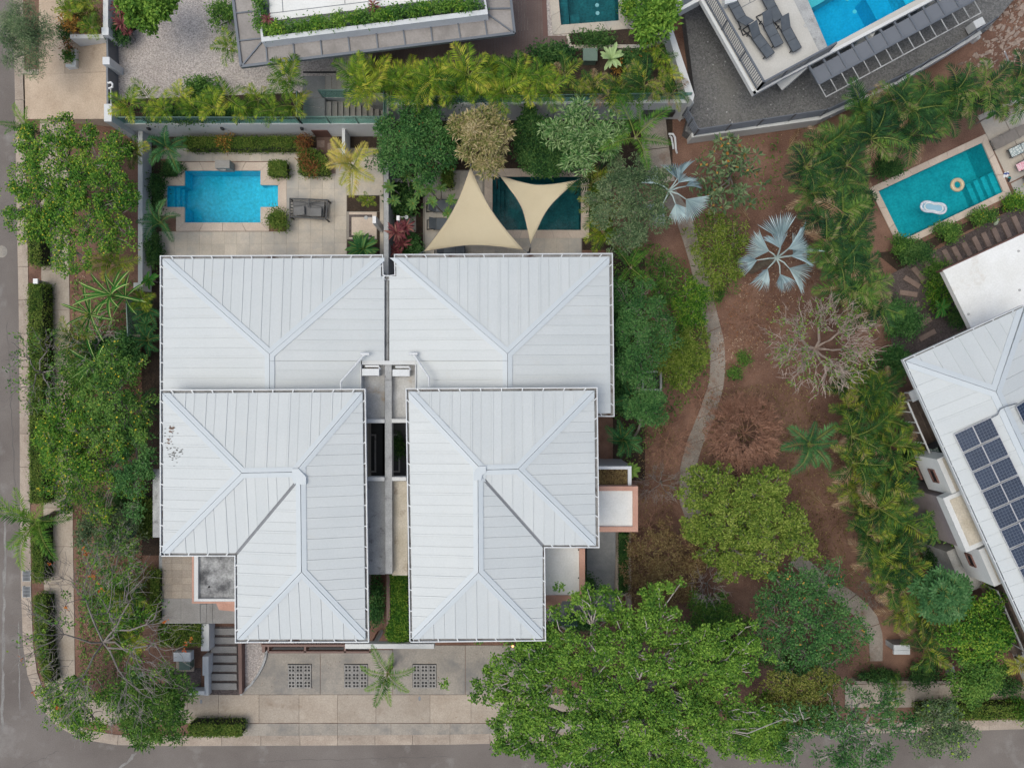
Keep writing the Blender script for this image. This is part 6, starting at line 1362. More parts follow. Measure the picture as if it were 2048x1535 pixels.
tree('dense dark green crown close to the west house wall', 262, 930, 48, 110, 3.8, 2.2, 'blue', .12, .065, 130, 34, 9, .26, .35, 'barkg', .1, twig_skip=.2, hollow=.4)
tree('wispy grey-green willow-like tree by the upper left kerb', 52, 72, 56, 70, 3.2, 2.2, 'grey', .17, .022, 230, 44, 8, .30, .2, 'barkg', .08, tuft=.35, twig_skip=.1)
tree('bushy bright green tree between the two pool yards', 832, 286, 94, 88, 3.6, 2.6, 'blue', .15, .06, 250, 44, 13, .26, .3, 'bark', .12, tuft=.5, lr=.85, hollow=.4, flowers=('redcroton', 60, .08))
tree('cream and tan leaved tree beside the retaining wall behind the sails', 962, 274, 62, 64, 4.4, 2.2, 'tan', .22, .055, 170, 34, 8, .24, .4, 'bark', .09, tuft=.6, twig_skip=.4)
tree('pale variegated tree with drooping leaves behind the dark green pool', 1172, 275, 74, 72, 4.2, 2.4, 'pale', .24, .062, 170, 30, 6, .24, .4, 'bark', .09, tuft=.65, twig_skip=.4)
tree('feathery sage-green tree between the dark pool and the silver palm', 1262, 405, 84, 104, 4.4, 2.2, 'grey', .13, .05, 260, 44, 13, .25, .35, 'bark', .11, tuft=.45, lr=.85, hollow=.4)
tree('slender feathery tree along the east roof edge', 1282, 668, 62, 132, 4.2, 2.2, 'blue', .12, .052, 260, 36, 12, .23, .4, 'bark', .10, tuft=.45, hollow=.35)
tree('soft green feathery tree with a leaning stem near the round of the path', 1290, 812, 40, 34, 4.0, 1.2, 'blue', .13, .055, 90, 40, 5, .24, .3, 'bark', .06, trunk=(-.4, -1.6), tuft=.45)
tree('bright yellow-green shrub tree in the bend of the garden path', 1365, 715, 62, 62, 1.6, 1.3, 'lime', .14, .05, 190, 36, 7, .22, .25, 'bark', .06, tuft=.55)
tree('dense mid-green tree in front of the lower right house', 1962, 1252, 74, 72, 3.6, 2.4, 'yellowgreen', .13, .075, 270, 36, 9, .27, .25, 'bark', .1)
tree('dense dark green round tree by the lower right sidewalk', 1952, 1352, 56, 52, 3.2, 2.0, 'mid', .13, .075, 230, 40, 7, .25, .2, 'bark', .09)
tree('dense glossy green corner tree by the lower left kerb', 300, 1412, 88, 94, 3.4, 2.4, 'mid', .18, .055, 290, 34, 13, .25, .35, 'bark', .12, tuft=.55)
tree('yellow-green leafy crown on the rounded street corner', 150, 1412, 86, 62, 2.8, 1.8, 'yellowgreen', .13, .06, 180, 28, 11, .26, .42, 'bark', .09)
tree('bright leafy tree at the top edge beside the gravel court', 292, 12, 52, 44, 4.6, 2.0, 'big', .17, .10, 190, 40, 6, .28, .25, 'bark', .09, zg=TZ)
tree('glossy bright green round-leaved tree beside the small teal pool', 1308, 36, 44, 42, 4.2, 1.8, 'big', .24, .12, 120, 26, 6, .30, .2, 'bark', .09, zg=TZ, tuft=.4)
tree('sparse plumeria with big pale leaves on the upper dirt slope', 1462, 350, 80, 72, 2.2, 1.3, 'grey', .32, .13, 60, 10, 8, .14, .35, 'barkg', .07, tuft=.75, twig_skip=.0, flowers=('croton', 40, .16))
tree('yellow-green low shrub growing along the right edge of the path', 1440, 505, 52, 88, 1.0, .9, 'lime', .16, .055, 170, 20, 9, .16, .3, 'bark', .05, tuft=.7, cat='shrub', name='shrub')
tree('glossy low shrub between the path and the feathery tree', 1330, 560, 34, 58, .9, .7, 'mid', .18, .07, 60, 14, 6, .18, .35, 'bark', .04, tuft=.6, cat='shrub', name='shrub')
tree('green leafy shrub left of the path bend', 1378, 610, 38, 62, 1.2, 1.0, 'yellowgreen', .15, .055, 130, 22, 7, .2, .35, 'bark', .05, tuft=.6, cat='shrub', name='shrub')
tree('dark shrub mass behind the sails near the retaining wall', 1058, 262, 36, 46, 2.4, 1.6, 'dark', .12, .07, 150, 36, 6, .26, .25, 'barkd', .07)
tree('dark bushy undergrowth tree behind the dark pool', 1085, 320, 52, 36, 2.0, 1.6, 'dark', .13, .07, 190, 36, 7, .26, .25, 'barkd', .07)
tree('dry straw-brown leafy shrub beside the side stairs', 1332, 1140, 86, 100, 2.0, 1.6, 'brown', .10, .06, 460, 24, 14, .24, .25, 'barkr', .08, twig_skip=.2, cat='shrub', name='dry_shrub')
tree('loose light green foliage spilling over the left sidewalk hedge', 128, 850, 62, 90, 2.6, 1.8, 'yellowgreen', .13, .07, 230, 24, 12, .3, .45, 'barkg', .07, flowers=('flower', 60, .1), hollow=.4, twig_skip=.1)
tree('tangled grey-green shrub tree below the coconut palm by the sidewalk', 215, 1060, 70, 70, 2.4, 1.6, 'grey', .12, .055, 230, 26, 10, .28, .45, 'barkg', .06, flowers=('redcroton', 90, .09), hollow=.4, twig_skip=.1)
tree('loose green shrub tree at the concrete planter in the street planting', 170, 735, 62, 60, 2.2, 1.5, 'mid', .13, .06, 200, 24, 9, .28, .45, 'barkg', .06, hollow=.4, twig_skip=.1)
tree('bright green loose shrub tree under the bare corner tree', 245, 1215, 60, 70, 1.8, 1.4, 'yellowgreen', .13, .06, 200, 24, 9, .27, .45, 'barkg', .05, hollow=.4, twig_skip=.1)
tree('airy olive shrub tree between lime tree and huge tree', 1425, 1235, 62, 52, 2.2, 1.6, 'mid', .12, .06, 190, 28, 8, .27, .4, 'barkg', .06, hollow=.35, twig_skip=.1)
tree('light green airy tree filling the gap right of the huge street tree', 1530, 1462, 70, 66, 4.4, 2.0, 'big', .12, .07, 250, 34, 10, .27, .4, 'barkw', .1, hollow=.35, twig_skip=.3)
# ---- bare trees
bare('large leafless grey tree with thin radiating branches at the street corner', 195, 1290, 5.0, 180, 195, 190, 'barkg', .085, 1.6, 'yellowgreen', 620, .13, .08, 9, 5, 3, flowers=('orangeflower', 12, .13), trunk=(.3, .1), sublen=.8, tipr=.0065)
bare('bare pinkish-grey tree with twisted branches beside the palm thicket', 1642, 690, 4.6, 122, 104, 190, 'barkp', .12, 1.8, 'big', 900, .12, .07, 8, 5, 4, trunk=(-.4, -.3), sublen=.42, tipr=.008)
bare('reddish leafless round shrub beside the garden path', 1488, 866, 1.8, 78, 88, 560, 'barkr', .035, 1.2, None, 0, k1=12, k2=9, sub=9, sublen=.24, cat='bare shrub', name='bare_shrub', tipr=.011)
bare('grey leafless bush between the cycad palm and the path', 1335, 880, 1.2, 52, 62, 150, 'barkr', .03, .8, None, 0, k1=9, k2=6, sub=5, sublen=.22, cat='bare shrub', name='bare_shrub', tipr=.005)
bare('thin leafless branches behind the pink porch', 1322, 965, 1.6, 56, 44, 60, 'barkg', .04, .8, None, 0, k1=6, k2=4, sub=3, sublen=.3, cat='bare shrub', name='bare_shrub')
bare('thin bare thicket left of the round lime-green tree', 1300, 1055, 1.2, 50, 40, 90, 'barkr', .03, .7, None, 0, k1=8, k2=5, sub=4, sublen=.22, cat='bare shrub', name='bare_shrub', tipr=.005)
bare('pale bare twigs sticking out above the huge fresh-green tree', 1415, 1170, 3.2, 44, 40, 40, 'barkg', .04, .8, None, 0, k1=5, k2=4, sub=2, sublen=.4, cat='bare shrub', name='bare_shrub')
bare('sparse leaning tree with few pale branches over the street hedge', 70, 740, 4.2, 62, 92, 70, 'barkg', .06, 1.2, 'mid', 420, .13, .07, 5, 4, 2, trunk=(.5, -.2), sublen=.35)
bare('grey twiggy tree crossing the narrow planting by the west house', 235, 1110, 3.2, 66, 70, 70, 'barkw', .07, 1.0, 'mid', 900, .13, .07, 6, 4, 3, sublen=.3)
bare('knotty grey branches over the green glass and shrubs by the west house', 190, 690, 3.0, 60, 70, 36, 'barkw', .06, .8, 'mid', 200, .12, .07, 5, 3, 2, sublen=.35)
bare('low bare reddish scrub on the dirt below the drainage pit', 1400, 800, .8, 48, 36, 60, 'barkr', .025, .5, None, 0, k1=7, k2=4, sub=4, sublen=.2, cat='bare shrub', name='bare_shrub', tipr=.005)
bare('faint reddish scrub right of the path bend', 1500, 640, .6, 60, 70, 80, 'barkr', .02, .4, 'redcroton', 200, .07, .04, 9, 4, 3, sublen=.2, cat='bare shrub', name='bare_shrub', tipr=.005)
bare('dry grey scrub at the lower end of the palm column', 1745, 1180, .7, 36, 40, 60, 'barkg', .02, .5, None, 0, k1=7, k2=4, sub=4, sublen=.22, cat='bare shrub', name='bare_shrub', tipr=.005)
# ---- palms: yellow-green areca row above the green glass fence
def row(pts, kind, lab, zc, zg, n, sc, group, dz=.5, **kw):
    for i, (x, y) in enumerate(pts): palm(lab % ORD[i], x, y, zc + rnd.uniform(-dz, dz), kind, n + rnd.randint(-2, 1), sc * rnd.uniform(.85, 1.15), zg, group=group, **kw)
row(sorted([(712, 158), (735, 180), (762, 152), (790, 170), (815, 152), (832, 185), (865, 160), (893, 150), (912, 182), (938, 152), (960, 180), (985, 160), (1008, 185), (1030, 155), (1058, 175), (1078, 158), (1100, 185)]), 'areca', 'yellow-green areca palm of the glass-fenced row, %s from the stairwell', 4.0, TZ, 9, .95, 'areca palms along the terrace edge', stems=2, trunk_r=.035)
row([(1130, 152), (1152, 180), (1188, 172), (1215, 188), (1243, 176), (1288, 172), (1322, 178), (1346, 186)], 'arecam', 'thinner areca palm at the corner end of the glass fence, %s going towards the corner', 3.7, TZ, 7, .78, 'areca palms along the terrace edge', stems=2, trunk_r=.035)
row([(1318, 118), (1335, 150), (1312, 92)], 'areca', 'small areca palm along the white boundary wall, %s of three', 3.4, TZ, 7, .7, 'areca palms along the boundary wall', stems=1, trunk_r=.035)
row([(262, 214), (298, 198), (330, 218), (362, 192), (392, 218), (428, 215), (460, 198), (490, 218), (518, 200), (548, 222), (590, 212)], 'areca', 'areca palm along the gravel court above the blue pool, %s from the entrance wall', 3.5, TZ, 7, .78, 'areca palms along the gravel court', stems=2, trunk_r=.035)
palm('taller yellow areca palm by the head of the outdoor stairs', 578, 158, 4.6, 'areca', 10, 1.0, TZ)
palm('small feathery palm beside the grey canopy corner', 462, 96, 3.4, 'areca', 8, .8, TZ)
# thicket of darker palms between the garden and the turquoise pool
top_band = [(1728, 222), (1758, 228), (1788, 200), (1822, 222), (1856, 190), (1878, 222), (1912, 182), (1934, 208), (1972, 172), (1998, 196), (2034, 160), (2040, 205)]
row(top_band, 'arecad', 'dark palm of the strip above the turquoise pool, %s from the dirt garden', 3.7, 0, 10, 1.0, 'dark palm thicket')
mass = [(1640, 295), (1690, 272), (1742, 278), (1782, 275), (1826, 268), (1612, 335), (1652, 325), (1694, 330), (1625, 385), (1664, 375), (1700, 384), (1648, 432), (1688, 426), (1654, 482), (1694, 478), (1680, 530), (1718, 528), (1690, 575), (1730, 572), (1712, 622), (1750, 612)]
mrows = {}
for q in mass: mrows.setdefault(sum(q[1] > b for b in (305, 355, 406, 458, 512, 560, 610)), []).append(q)
for k_, q in sorted(mrows.items()): row(sorted(q), 'arecad', 'dark palm, %s from the dirt in the ' + ORD[k_] + ' thicket row below the yard fence', 3.8, 0, 10, 1.0, 'dark palm thicket')
col_ = [(1688, 770), (1725, 755), (1758, 775), (1695, 820), (1735, 808), (1770, 838), (1704, 872), (1745, 862), (1780, 890), (1706, 924), (1742, 915), (1778, 938), (1712, 972), (1752, 966), (1790, 990), (1722, 1020), (1758, 1016), (1796, 1040), (1734, 1068), (1770, 1066), (1806, 1090), (1748, 1116), (1782, 1118), (1814, 1136), (1776, 1165), (1808, 1182)]
for k_ in range(9):
    q = sorted(col_[k_ * 3:k_ * 3 + 3])
    for w_, (x, y) in zip(('left', 'middle', 'right') if len(q) == 3 else ('left', 'right'), q): palm('yellowing palm, %s in the %s row of the palm column by the solar roof' % (w_, ORD[k_]), x, y, 3.6 + rnd.uniform(-.5, .5), 'arecam', 10 + rnd.randint(-2, 1), .98 * rnd.uniform(.85, 1.15), 0, group='yellowing palm column')
row([(1800, 1218), (1838, 1226), (1846, 1262), (1850, 1296)], 'arecam', 'low palm behind the white utility cabinet, %s of four', 2.4, 0, 9, .9, 'palms at the lower end of the path')
palm('single dark green palm standing alone on the dirt beside the reddish shrub', 1618, 888, 3.2, 'darkpalm', 9, 1.25, trunk_r=.08)
palm('coconut palm leaning over the street kerb on the left', 76, 1040, 5.2, 'coco', 8, 1.0, trunk_r=.12, lean=(.3, .2))
palm('coconut palm standing in the driveway between the paver grids', 776, 1346, 5.0, 'coco', 8, .66, trunk_r=.10)
palm('yellowing palm beside the white wall in the pool yard', 706, 332, 3.6, 'yellowpalm', 9, .95, trunk_r=.08)
palm('dark green palm in the corner behind the blue pool', 336, 298, 2.4, 'darkpalm', 9, .98, trunk_r=.06)
palm('dark green palm between the pale wall and the pool patio', 322, 446, 2.2, 'darkpalm', 8, .95, trunk_r=.06)
palm('tall palm with upright fronds at the upper left sidewalk', 62, 258, 3.2, 'coco', 7, .62)
palm('coconut palm with arching fronds at the garden ramp below the retaining wall', 1272, 275, 4.4, 'coco', 6, .88, yaws=[2.0, 1.55, .62, -.25, 3.6, 5.0], trunk_r=.1)
palm('slim palm with two upright fronds by the north-east roof corner', 1262, 535, 3.4, 'coco', 5, .72, yaws=[1.05, .75, 2.3, -.8, 4.1])
palm('deep green cycad-like palm beside the side planter', 1243, 880, 1.8, 'darkpalm', 10, .95)
palm('dark palm in the shade of the east roof edge', 1262, 790, 1.6, 'darkpalm', 9, .85)
palm('bright yellow-green palm at the lower right frame edge', 2046, 1322, 3.4, 'yellowpalm', 9, .95)
palm('low yellow-green palm beside the street planting wall', 232, 528, 1.8, 'areca', 9, .95)
palm('yellow-green palm behind the end of the pale wall', 285, 598, 1.4, 'areca', 8, .7)
palm('yellow palm at the top of the pale wall', 272, 306, 2.4, 'areca', 9, .75)
palm('olive palm at the sidewalk under the bird-of-paradise leaves', 152, 672, 2.2, 'arecam', 9, .95)
palm('dim dark palm in the narrow strip along the west house', 288, 812, 1.2, 'darkpalm', 9, .8)
palm('shadowed dark palm at the west roof corner', 297, 620, .9, 'darkpalm', 9, .8)
palm('shadowed dark palm lower along the west roof edge', 297, 680, .9, 'darkpalm', 8, .75)
palm('olive palm with dense fronds at the street corner planting', 262, 1185, 2.0, 'arecam', 10, .9)
palm('low green palm below the bare corner tree', 262, 1282, 1.6, 'areca', 10, .95)
palm('green palm next to the dark pool and feathery tree', 1195, 420, 2.8, 'arecam', 10, 1.0)
palm('second green palm at the pool end, closer to the house', 1205, 465, 2.6, 'areca', 9, .85)
palm('green palm at the corner of the dark pool under pale variegated leaves', 1185, 365, 2.8, 'arecam', 9, .95)
palm('young palm growing in the square soil bed by the shower', 735, 400, 1.4, 'small', 7, .75)
palm('small palm in the shade below the lower right balcony', 1790, 1380, 1.2, 'areca', 7, .7)
palm('little palm tuft at the upper left planting strip', 185, 55, 3.0, 'small', 9, .9, 1.0)
palm('light green palm tuft at the top of the upper left strip', 175, 8, 3.0, 'small', 9, .95, 1.0)
palm('leaf-green palm beside the upper left strip edge', 140, 22, 2.8, 'small', 9, .95, 1.0)
for i, (x, y, rx, ry) in enumerate(((1665, 300, 60, 50), (1660, 400, 50, 60), (1685, 500, 45, 60), (1715, 590, 45, 50), (1760, 235, 70, 26), (1870, 205, 70, 26))): bush('dark undergrowth below the dark palm thicket, %s patch from the yard fence corner' % ORD[i], x, y, rx, ry, 1.2, 'dark', 1500, .16, .05, group='undergrowth of the thicket')
for i, (x, y) in enumerate(((1725, 790), (1740, 870), (1745, 960), (1760, 1050), (1785, 1130))): bush('dark undergrowth below the yellowing palm column, %s patch from its top' % ORD[i], x, y, 42, 50, 1.1, 'dark', 1300, .16, .05, group='undergrowth of the column')
# silver fan palms
fan_palm('large silver-blue fan palm on the open dirt', 1553, 516, 3.6, 9, [(1.45, .85, .35), (2.6, .55, .3), (.75, .75, .45), (.12, .7, .3), (-.75, .75, .15), (-1.35, .8, .0), (-2.3, .7, .1), (3.25, .95, .0), (1.95, .35, .8), (-.2, .35, .9), (.95, .3, 1.0)], .98)
fan_palm('silver-blue fan palm overhanging the upper garden path', 1338, 382, 4.2, 8, [(1.0, .6, .3), (.25, .8, .1), (-.45, .9, .0), (-1.15, .7, .1), (2.6, .6, .1), (-2.0, .6, -.1), (.6, .35, .7)], .85)
# ---- hedges
hedge('long clipped kerb hedge between street and left sidewalk', [(57, 568), (85, 568), (88, 1005), (60, 1005)], .85, 9000, .085, .05)
hedge('short kerb hedge piece under the coconut palm fronds', [(62, 1040), (88, 1040), (88, 1163), (66, 1163)], .8, 2600, .085, .05)
hedge('curving kerb hedge piece at the street corner', [(67, 1190), (91, 1190), (96, 1300), (104, 1370), (88, 1362), (72, 1300)], .75, 3200, .085, .05)
hedge('upper kerb hedge under the yellow-flowering tree', [(55, 410), (80, 410), (82, 530), (58, 530)], .8, 2200, .085, .05)
hedge('clipped hedge along the lower kerb beside the corner tree', [(376, 1447), (484, 1447), (484, 1472), (376, 1472)], .75, 2800, .08, .05)
hedge('kerb hedge along the lower right street', [(1840, 1412), (2060, 1408), (2060, 1436), (1840, 1440)], .7, 4200, .085, .05)
hedge('clipped hedge below the white retaining wall behind the blue pool', rect(368, 274, 600, 296), .75, 5200, .075, .045)
hedge('hedge block with orange crotons by the brown stepping stones', [(597, 296), (620, 296), (634, 300), (655, 318), (655, 348), (597, 348)], .75, 2600, .08, .045)
hedge('small square clipped hedge at the steps of the blue pool', rect(537, 321, 573, 351), .7, 1500, .085, .05)
hedge('narrow clipped hedge strip in the sail yard paving', rect(882, 318, 906, 373), .7, 1300, .08, .045)
hedge('hedge along the entry terrace of the west house', [(302, 1140), (320, 1140), (320, 1245), (300, 1245)], 1.2, 2200, .08, .05)
hedge('flat-topped hedge left of the entry path wall', [(318, 1248), (402, 1248), (402, 1290), (318, 1292)], .9, 3400, .085, .05)
hedge('shaded hedge in the narrow strip beside the window hood', [(278, 1000), (306, 1000), (306, 1075), (278, 1075)], .8, 1800, .08, .05)
hedge('clipped hedge inside the pale planter walls by the side stairs', [(1238, 1066), (1256, 1066), (1256, 1118), (1238, 1118)], 1.25, 1100, .085, .05, leaf='dark')
hedge('lower clipped hedge in the pale planter by the side stairs', [(1238, 1121), (1256, 1121), (1256, 1184), (1238, 1184)], 1.1, 1100, .085, .05, leaf='dark')
hedge('overgrown climbing hedge in the gap between the house fronts', [(782, 1150), (812, 1142), (816, 1285), (778, 1288), (772, 1262), (784, 1235)], 2.3, 5200, .12, .045, leaf='yellowgreen')
hedge('green strip of low plants at the edge of the blue pool patio', [(352, 322), (322, 322), (322, 352), (352, 352)], .3, 900, .06, .04, leaf='dark')
# ---- shrubs and plants
B = bush
B('round green bush at the corner of the turquoise pool', 1832, 505, 36, 28, 1.5, 'dark', 2600)
B('long green bush along the end of the turquoise pool', 1806, 490, 26, 20, 1.2, 'mid', 1500)
B('clipped green ball bush beside the turquoise pool, middle of the side', 1898, 462, 23, 20, 1.1, 'mid', 1700)
B('yellow-flecked bush beside the turquoise pool near the lantern', 1968, 432, 24, 16, 1.0, 'mid', 1500, flowers=('flower', 40, .06))
B('yellow-green bush at the pool corner by the frame edge', 2034, 402, 22, 17, 1.0, 'yellowgreen', 1400, flowers=('flower', 40, .06))
B('dark rounded bush at the upper pool corner', 1778, 332, 32, 26, 1.5, 'dark', 2400)
B('dark bush left of the turquoise pool', 1728, 400, 20, 34, 1.4, 'dark', 1700)
B('leafy plant in the gravel beside the flat white roof', 1872, 545, 26, 30, .8, 'mid', 900, .16, .06, tuft=.4)
B('light green plant in the gravel under the flat white roof corner', 1878, 590, 22, 34, .7, 'yellowgreen', 600, .2, .07, tuft=.4)
B('dark round bush between flat roof and solar roof', 1916, 638, 16, 20, 1.2, 'dark', 900)
B('shadowed dark undergrowth in front of the solar roof corner', 1810, 640, 34, 42, 1.4, 'blue', 2400, .15, .06)
B('dark blue-green undergrowth beside the upper balcony', 1790, 720, 36, 40, 1.6, 'blue', 2200, .15, .06)
B('dark undergrowth below the upper balcony railing', 1822, 900, 20, 46, 1.4, 'dark', 1600)
B('dark undergrowth bush below the white facade', 1856, 1030, 26, 40, 1.8, 'dark', 2000)
B('dark undergrowth bush beside the star-leaved tree', 1870, 1110, 30, 34, 1.6, 'dark', 1800)
B('green box-shaped bush at the patio steps beside the daybed', 555, 440, 19, 22, 1.1, 'hedge', 2000, .08, .05)
B('bright green shrub over the wall beside the gravel court', 400, 176, 40, 26, 1.6, 'mid', 2600, zg=TZ, tuft=.2)
B('dark leafy shrub at the start of the glass-fenced palm row', 722, 142, 20, 20, 1.4, 'dark', 1100, zg=TZ)
B('dark shrubs behind the palm row along the deck', 1000, 132, 44, 14, 1.2, 'dark', 1900, zg=TZ)
B('dark shrubs under the palm row along the glass fence', 900, 192, 110, 14, 1.0, 'dark', 3600, zg=TZ)
B('dark broadleaf shrub beside the meter box', 1105, 108, 48, 16, 1.2, 'dark', 1800, .16, .07, zg=TZ)
B('dark shrub with orange flowers beside the boundary wall', 1265, 120, 36, 26, 1.2, 'dark', 2000, zg=TZ, flowers=('orangeflower', 16, .12))
B('dark low shrubs under the thin palms near the corner', 1240, 192, 90, 14, .8, 'mid', 2200, zg=TZ)
B('dark low shrubs under the gravel court palms', 400, 225, 150, 18, .8, 'dark', 4200, zg=TZ)
B('green plants in the narrow soil planter below the teal pool', 1190, 78, 48, 9, .7, 'dark', 1000, .17, .05, zg=TZ + .1, tuft=.4)
B('leafy shrub at the top edge beside the teal pool', 1262, 14, 20, 28, 1.5, 'yellowgreen', 1500, zg=TZ)
B('green bushes at the top beside the canopy', 445, 22, 34, 30, 1.6, 'mid', 2200, zg=TZ)
B('dark shrubs under the red plants at the gravel court edge', 240, 60, 22, 30, 1.0, 'dark', 1500, zg=TZ)
B('plants in the upper left planting strip', 160, 30, 42, 36, .9, 'olive', 2200, zg=1.0, tuft=.3)
B('dark plant beside the L-shaped planter kerb', 128, 62, 12, 22, .8, 'dark', 600, zg=.8)
B('small green plant in the L-shaped planter', 137, 112, 9, 16, .5, 'mid', 400, zg=.8)
B('dark leafy planting along the inside of the pale wall', 306, 500, 16, 40, 1.0, 'dark', 1700)
B('dark planting beside the blue pool corner', 312, 380, 15, 40, .8, 'dark', 1500)
B('dark planting at the upper pool corner palm', 345, 335, 22, 14, .6, 'dark', 700)
B('dark broadleaf planting between divider wall and shower', 806, 398, 28, 34, 1.1, 'dark', 1600, .2, .1)
B('dark round shrub below the maroon cordylines', 824, 488, 24, 20, 1.1, 'blue', 1700, .09, .05)
B('dark shrubs under the cream-leaved tree', 910, 275, 30, 40, 1.2, 'dark', 1900)
B('green shrub in front of the retaining wall pipes', 1130, 318, 46, 28, 1.3, 'dark', 2000)
B('dark shrubs along the east house wall', 1240, 640, 20, 110, 1.1, 'dark', 3600)
B('dark shrubs lower along the east house wall', 1240, 770, 18, 70, 1.0, 'blue', 2200)
B('dark shrub beside the pink porch and side stairs', 1180, 1160, 14, 34, 1.0, 'dark', 900)
B('dark shrub below the lower pink porch', 1160, 1245, 40, 18, 1.2, 'blue', 1600)
B('small dark tree-like shrub at the driveway by the huge tree', 1054, 1310, 22, 26, 1.8, 'dark', 1000, .12, .07)
B('deep green plants in the well between the house fronts', 752, 1205, 16, 50, .8, 'blue', 1500, .15, .06)
B('dark green plant in the east light well', 798, 895, 10, 36, 1.2, 'dark', 600)
B('dark shrub mass under the yellow blossoms beside the west house', 250, 1010, 34, 44, 1.2, 'dark', 2200)
B('low shrubs along the sidewalk under the seed-pod tree', 160, 920, 40, 80, .8, 'mid', 1500)
B('low shrubs along the left planting strip', 200, 1220, 40, 60, .6, 'mid', 1300)
B('bush behind the lime tree on the dirt', 1470, 745, 14, 12, .5, 'mid', 420, .1, .05)
B('small round green plant right of the path bend', 1488, 715, 13, 15, .5, 'mid', 420, .1, .05, tuft=.4)
B('small green plant tuft right of the path, above the bend', 1436, 590, 14, 13, .5, 'mid', 420, .12, .04, tuft=.5)
B('bushy dark green clump by the curved concrete ramp wall', 205, 690, 22, 20, 1.6, 'blue', 1300)
B('dark green tree-like bush over the small concrete planter wall', 248, 700, 34, 44, 2.2, 'blue', 3000, .12, .07)
B('olive bushes at the left strip beside the lower sidewalk', 300, 1170, 22, 40, .9, 'olive', 900)
B('low plants along the lower right planting wall', 1755, 1352, 50, 8, .8, 'dark', 2000)
B('light green plant clump at the lower right kerb', 2038, 1420, 18, 16, .9, 'yellowgreen', 700, .16, .05, tuft=.5)
B('dark planting below the bright palm at the lower right', 2010, 1370, 40, 20, .8, 'dark', 1500)
B('dark planting between path and lower right cabinet', 1850, 1350, 36, 30, .9, 'dark', 1700)
B('green undergrowth beneath the huge tree by the dirt', 1440, 1300, 60, 60, 1.2, 'dark', 3000)
B('green undergrowth beneath the huge tree near the sidewalk', 1300, 1420, 150, 60, 1.2, 'dark', 5000)
B('mid green undergrowth beneath the sparse grey-green tree', 1600, 1330, 80, 40, .8, 'mid', 2000)
B('lush planting on the planted roof edge, long side', 700, 24, 1, 1, .1, 'mid', 24, zg=4.9)
for o in [x for x in bpy.data.objects if x.get('label', '').startswith('lush planting')]:
    for ch in list(o.children): bpy.data.objects.remove(ch)
    bpy.data.objects.remove(o)
k = 0
for i in range(18):
    t_ = i / 17; x, y = lerp(540, 945, t_), lerp(62, 8, t_)
    B('%s plant clump along the planted roof edge, %s from its corner' % (('light green', 'leafy green')[i % 2], ORD[i]), x, y, 17, 9, .55, ('big', 'yellowgreen', 'mid')[i % 3], 420, .11, .06, zg=4.86, group='plants on the roof edge', lobes=2)
for i, y in enumerate((52, 30, 8)): B('green clump on the short side of the planted roof edge, %s from its corner' % ORD[i], 522 - i * 2, y, 9, 13, .5, 'mid', 320, .11, .06, zg=4.86, group='plants on the roof edge', lobes=2)
# ---- rosettes, crotons and other accents
rosette('maroon cordyline with pale tips beside the shower slab, upper head', 812, 455, 1.7, 'cordy', 26, .95)
rosette('maroon cordyline beside the divider wall', 793, 466, 1.8, 'cordy', 26, 1.0)
rosette('darker maroon cordyline near the roof gap', 806, 487, 1.2, 'cordy', 20, .85)
rosette('maroon cordyline by the roof corner at the divider wall', 790, 503, 1.1, 'cordy', 20, .85)
rosette('red and cream rosette plant at the gravel court, upper', 238, 18, TZ + .9, 'cordy', 24, .8, TZ)
rosette('red and cream rosette plant at the gravel court, middle', 245, 49, TZ + .9, 'cordy', 26, .85, TZ)
rosette('red and cream rosette plant at the gravel court, lowest', 256, 66, TZ + .7, 'cordy', 18, .6, TZ)
rosette('red cordyline on the planted roof edge corner', 536, 40, 5.35, 'cordy', 20, .6, 4.86)
rosette('red spiky plant in the middle of the planted roof edge', 747, 12, 5.4, 'cordy', 20, .6, 4.86)
rosette('dusky pink rosette in the shrubs behind the sails', 1088, 268, 1.8, 'cordy', 18, .8)
rosette('red cordyline beside the corner garden glass', 238, 1212, .9, 'cordy', 18, .7)
rosette('big dark cycad at the foot of the roof by the blue pool patio', 727, 499, 1.0, 'cycad', 30, .95)
rosette('light green lily clump beside the cycad', 718, 474, .6, 'agave', 18, .6)
rosette('large cream-leaved rosette on the terrace beside the meter box', 1222, 118, TZ + .9, 'agave', 14, 1.2, TZ)
rosette('green plumeria with star-like leaf tufts in the sail yard', 810, 382, 2.0, 'plume', 12, 1.25, heads=6, hs=.75)
rosette('plumeria branch tufts over the loungers', 885, 410, 2.2, 'plume', 12, 1.2, heads=3, hs=.5)
rosette('plumeria tuft above the lounger backs', 872, 382, 2.2, 'plume', 11, 1.1, heads=2, hs=.3)
rosette('frangipani with green leaf tufts below the white facade', 1885, 1045, 2.6, 'plume', 13, 1.6, heads=6, hs=.7)
rosette('second frangipani clump beside the lower roof', 1895, 1080, 2.2, 'plume', 13, 1.5, heads=4, hs=.6)
rosette('bright green leaf tuft at the end of a long bare stem by the planter', 1262, 940, 3.0, 'papaya', 26, 1.2)
rosette('bird-of-paradise with long pale-ribbed leaves in the street planting, upper clump', 224, 590, 2.2, 'banana', 12, 1.0, name='bird_of_paradise')
rosette('bird-of-paradise with long pale-ribbed leaves reaching the sidewalk', 183, 630, 2.0, 'banana', 11, .95, name='bird_of_paradise')
rosette('bird-of-paradise by the end of the pale wall', 252, 595, 1.8, 'banana', 8, .9, name='bird_of_paradise')
rosette('bird-of-paradise clump at the concrete planter wall', 195, 725, 2.4, 'banana', 9, .95, name='bird_of_paradise')
rosette('heliconia in the gravel under the flat white roof', 1880, 615, .8, 'heli', 9, .9)
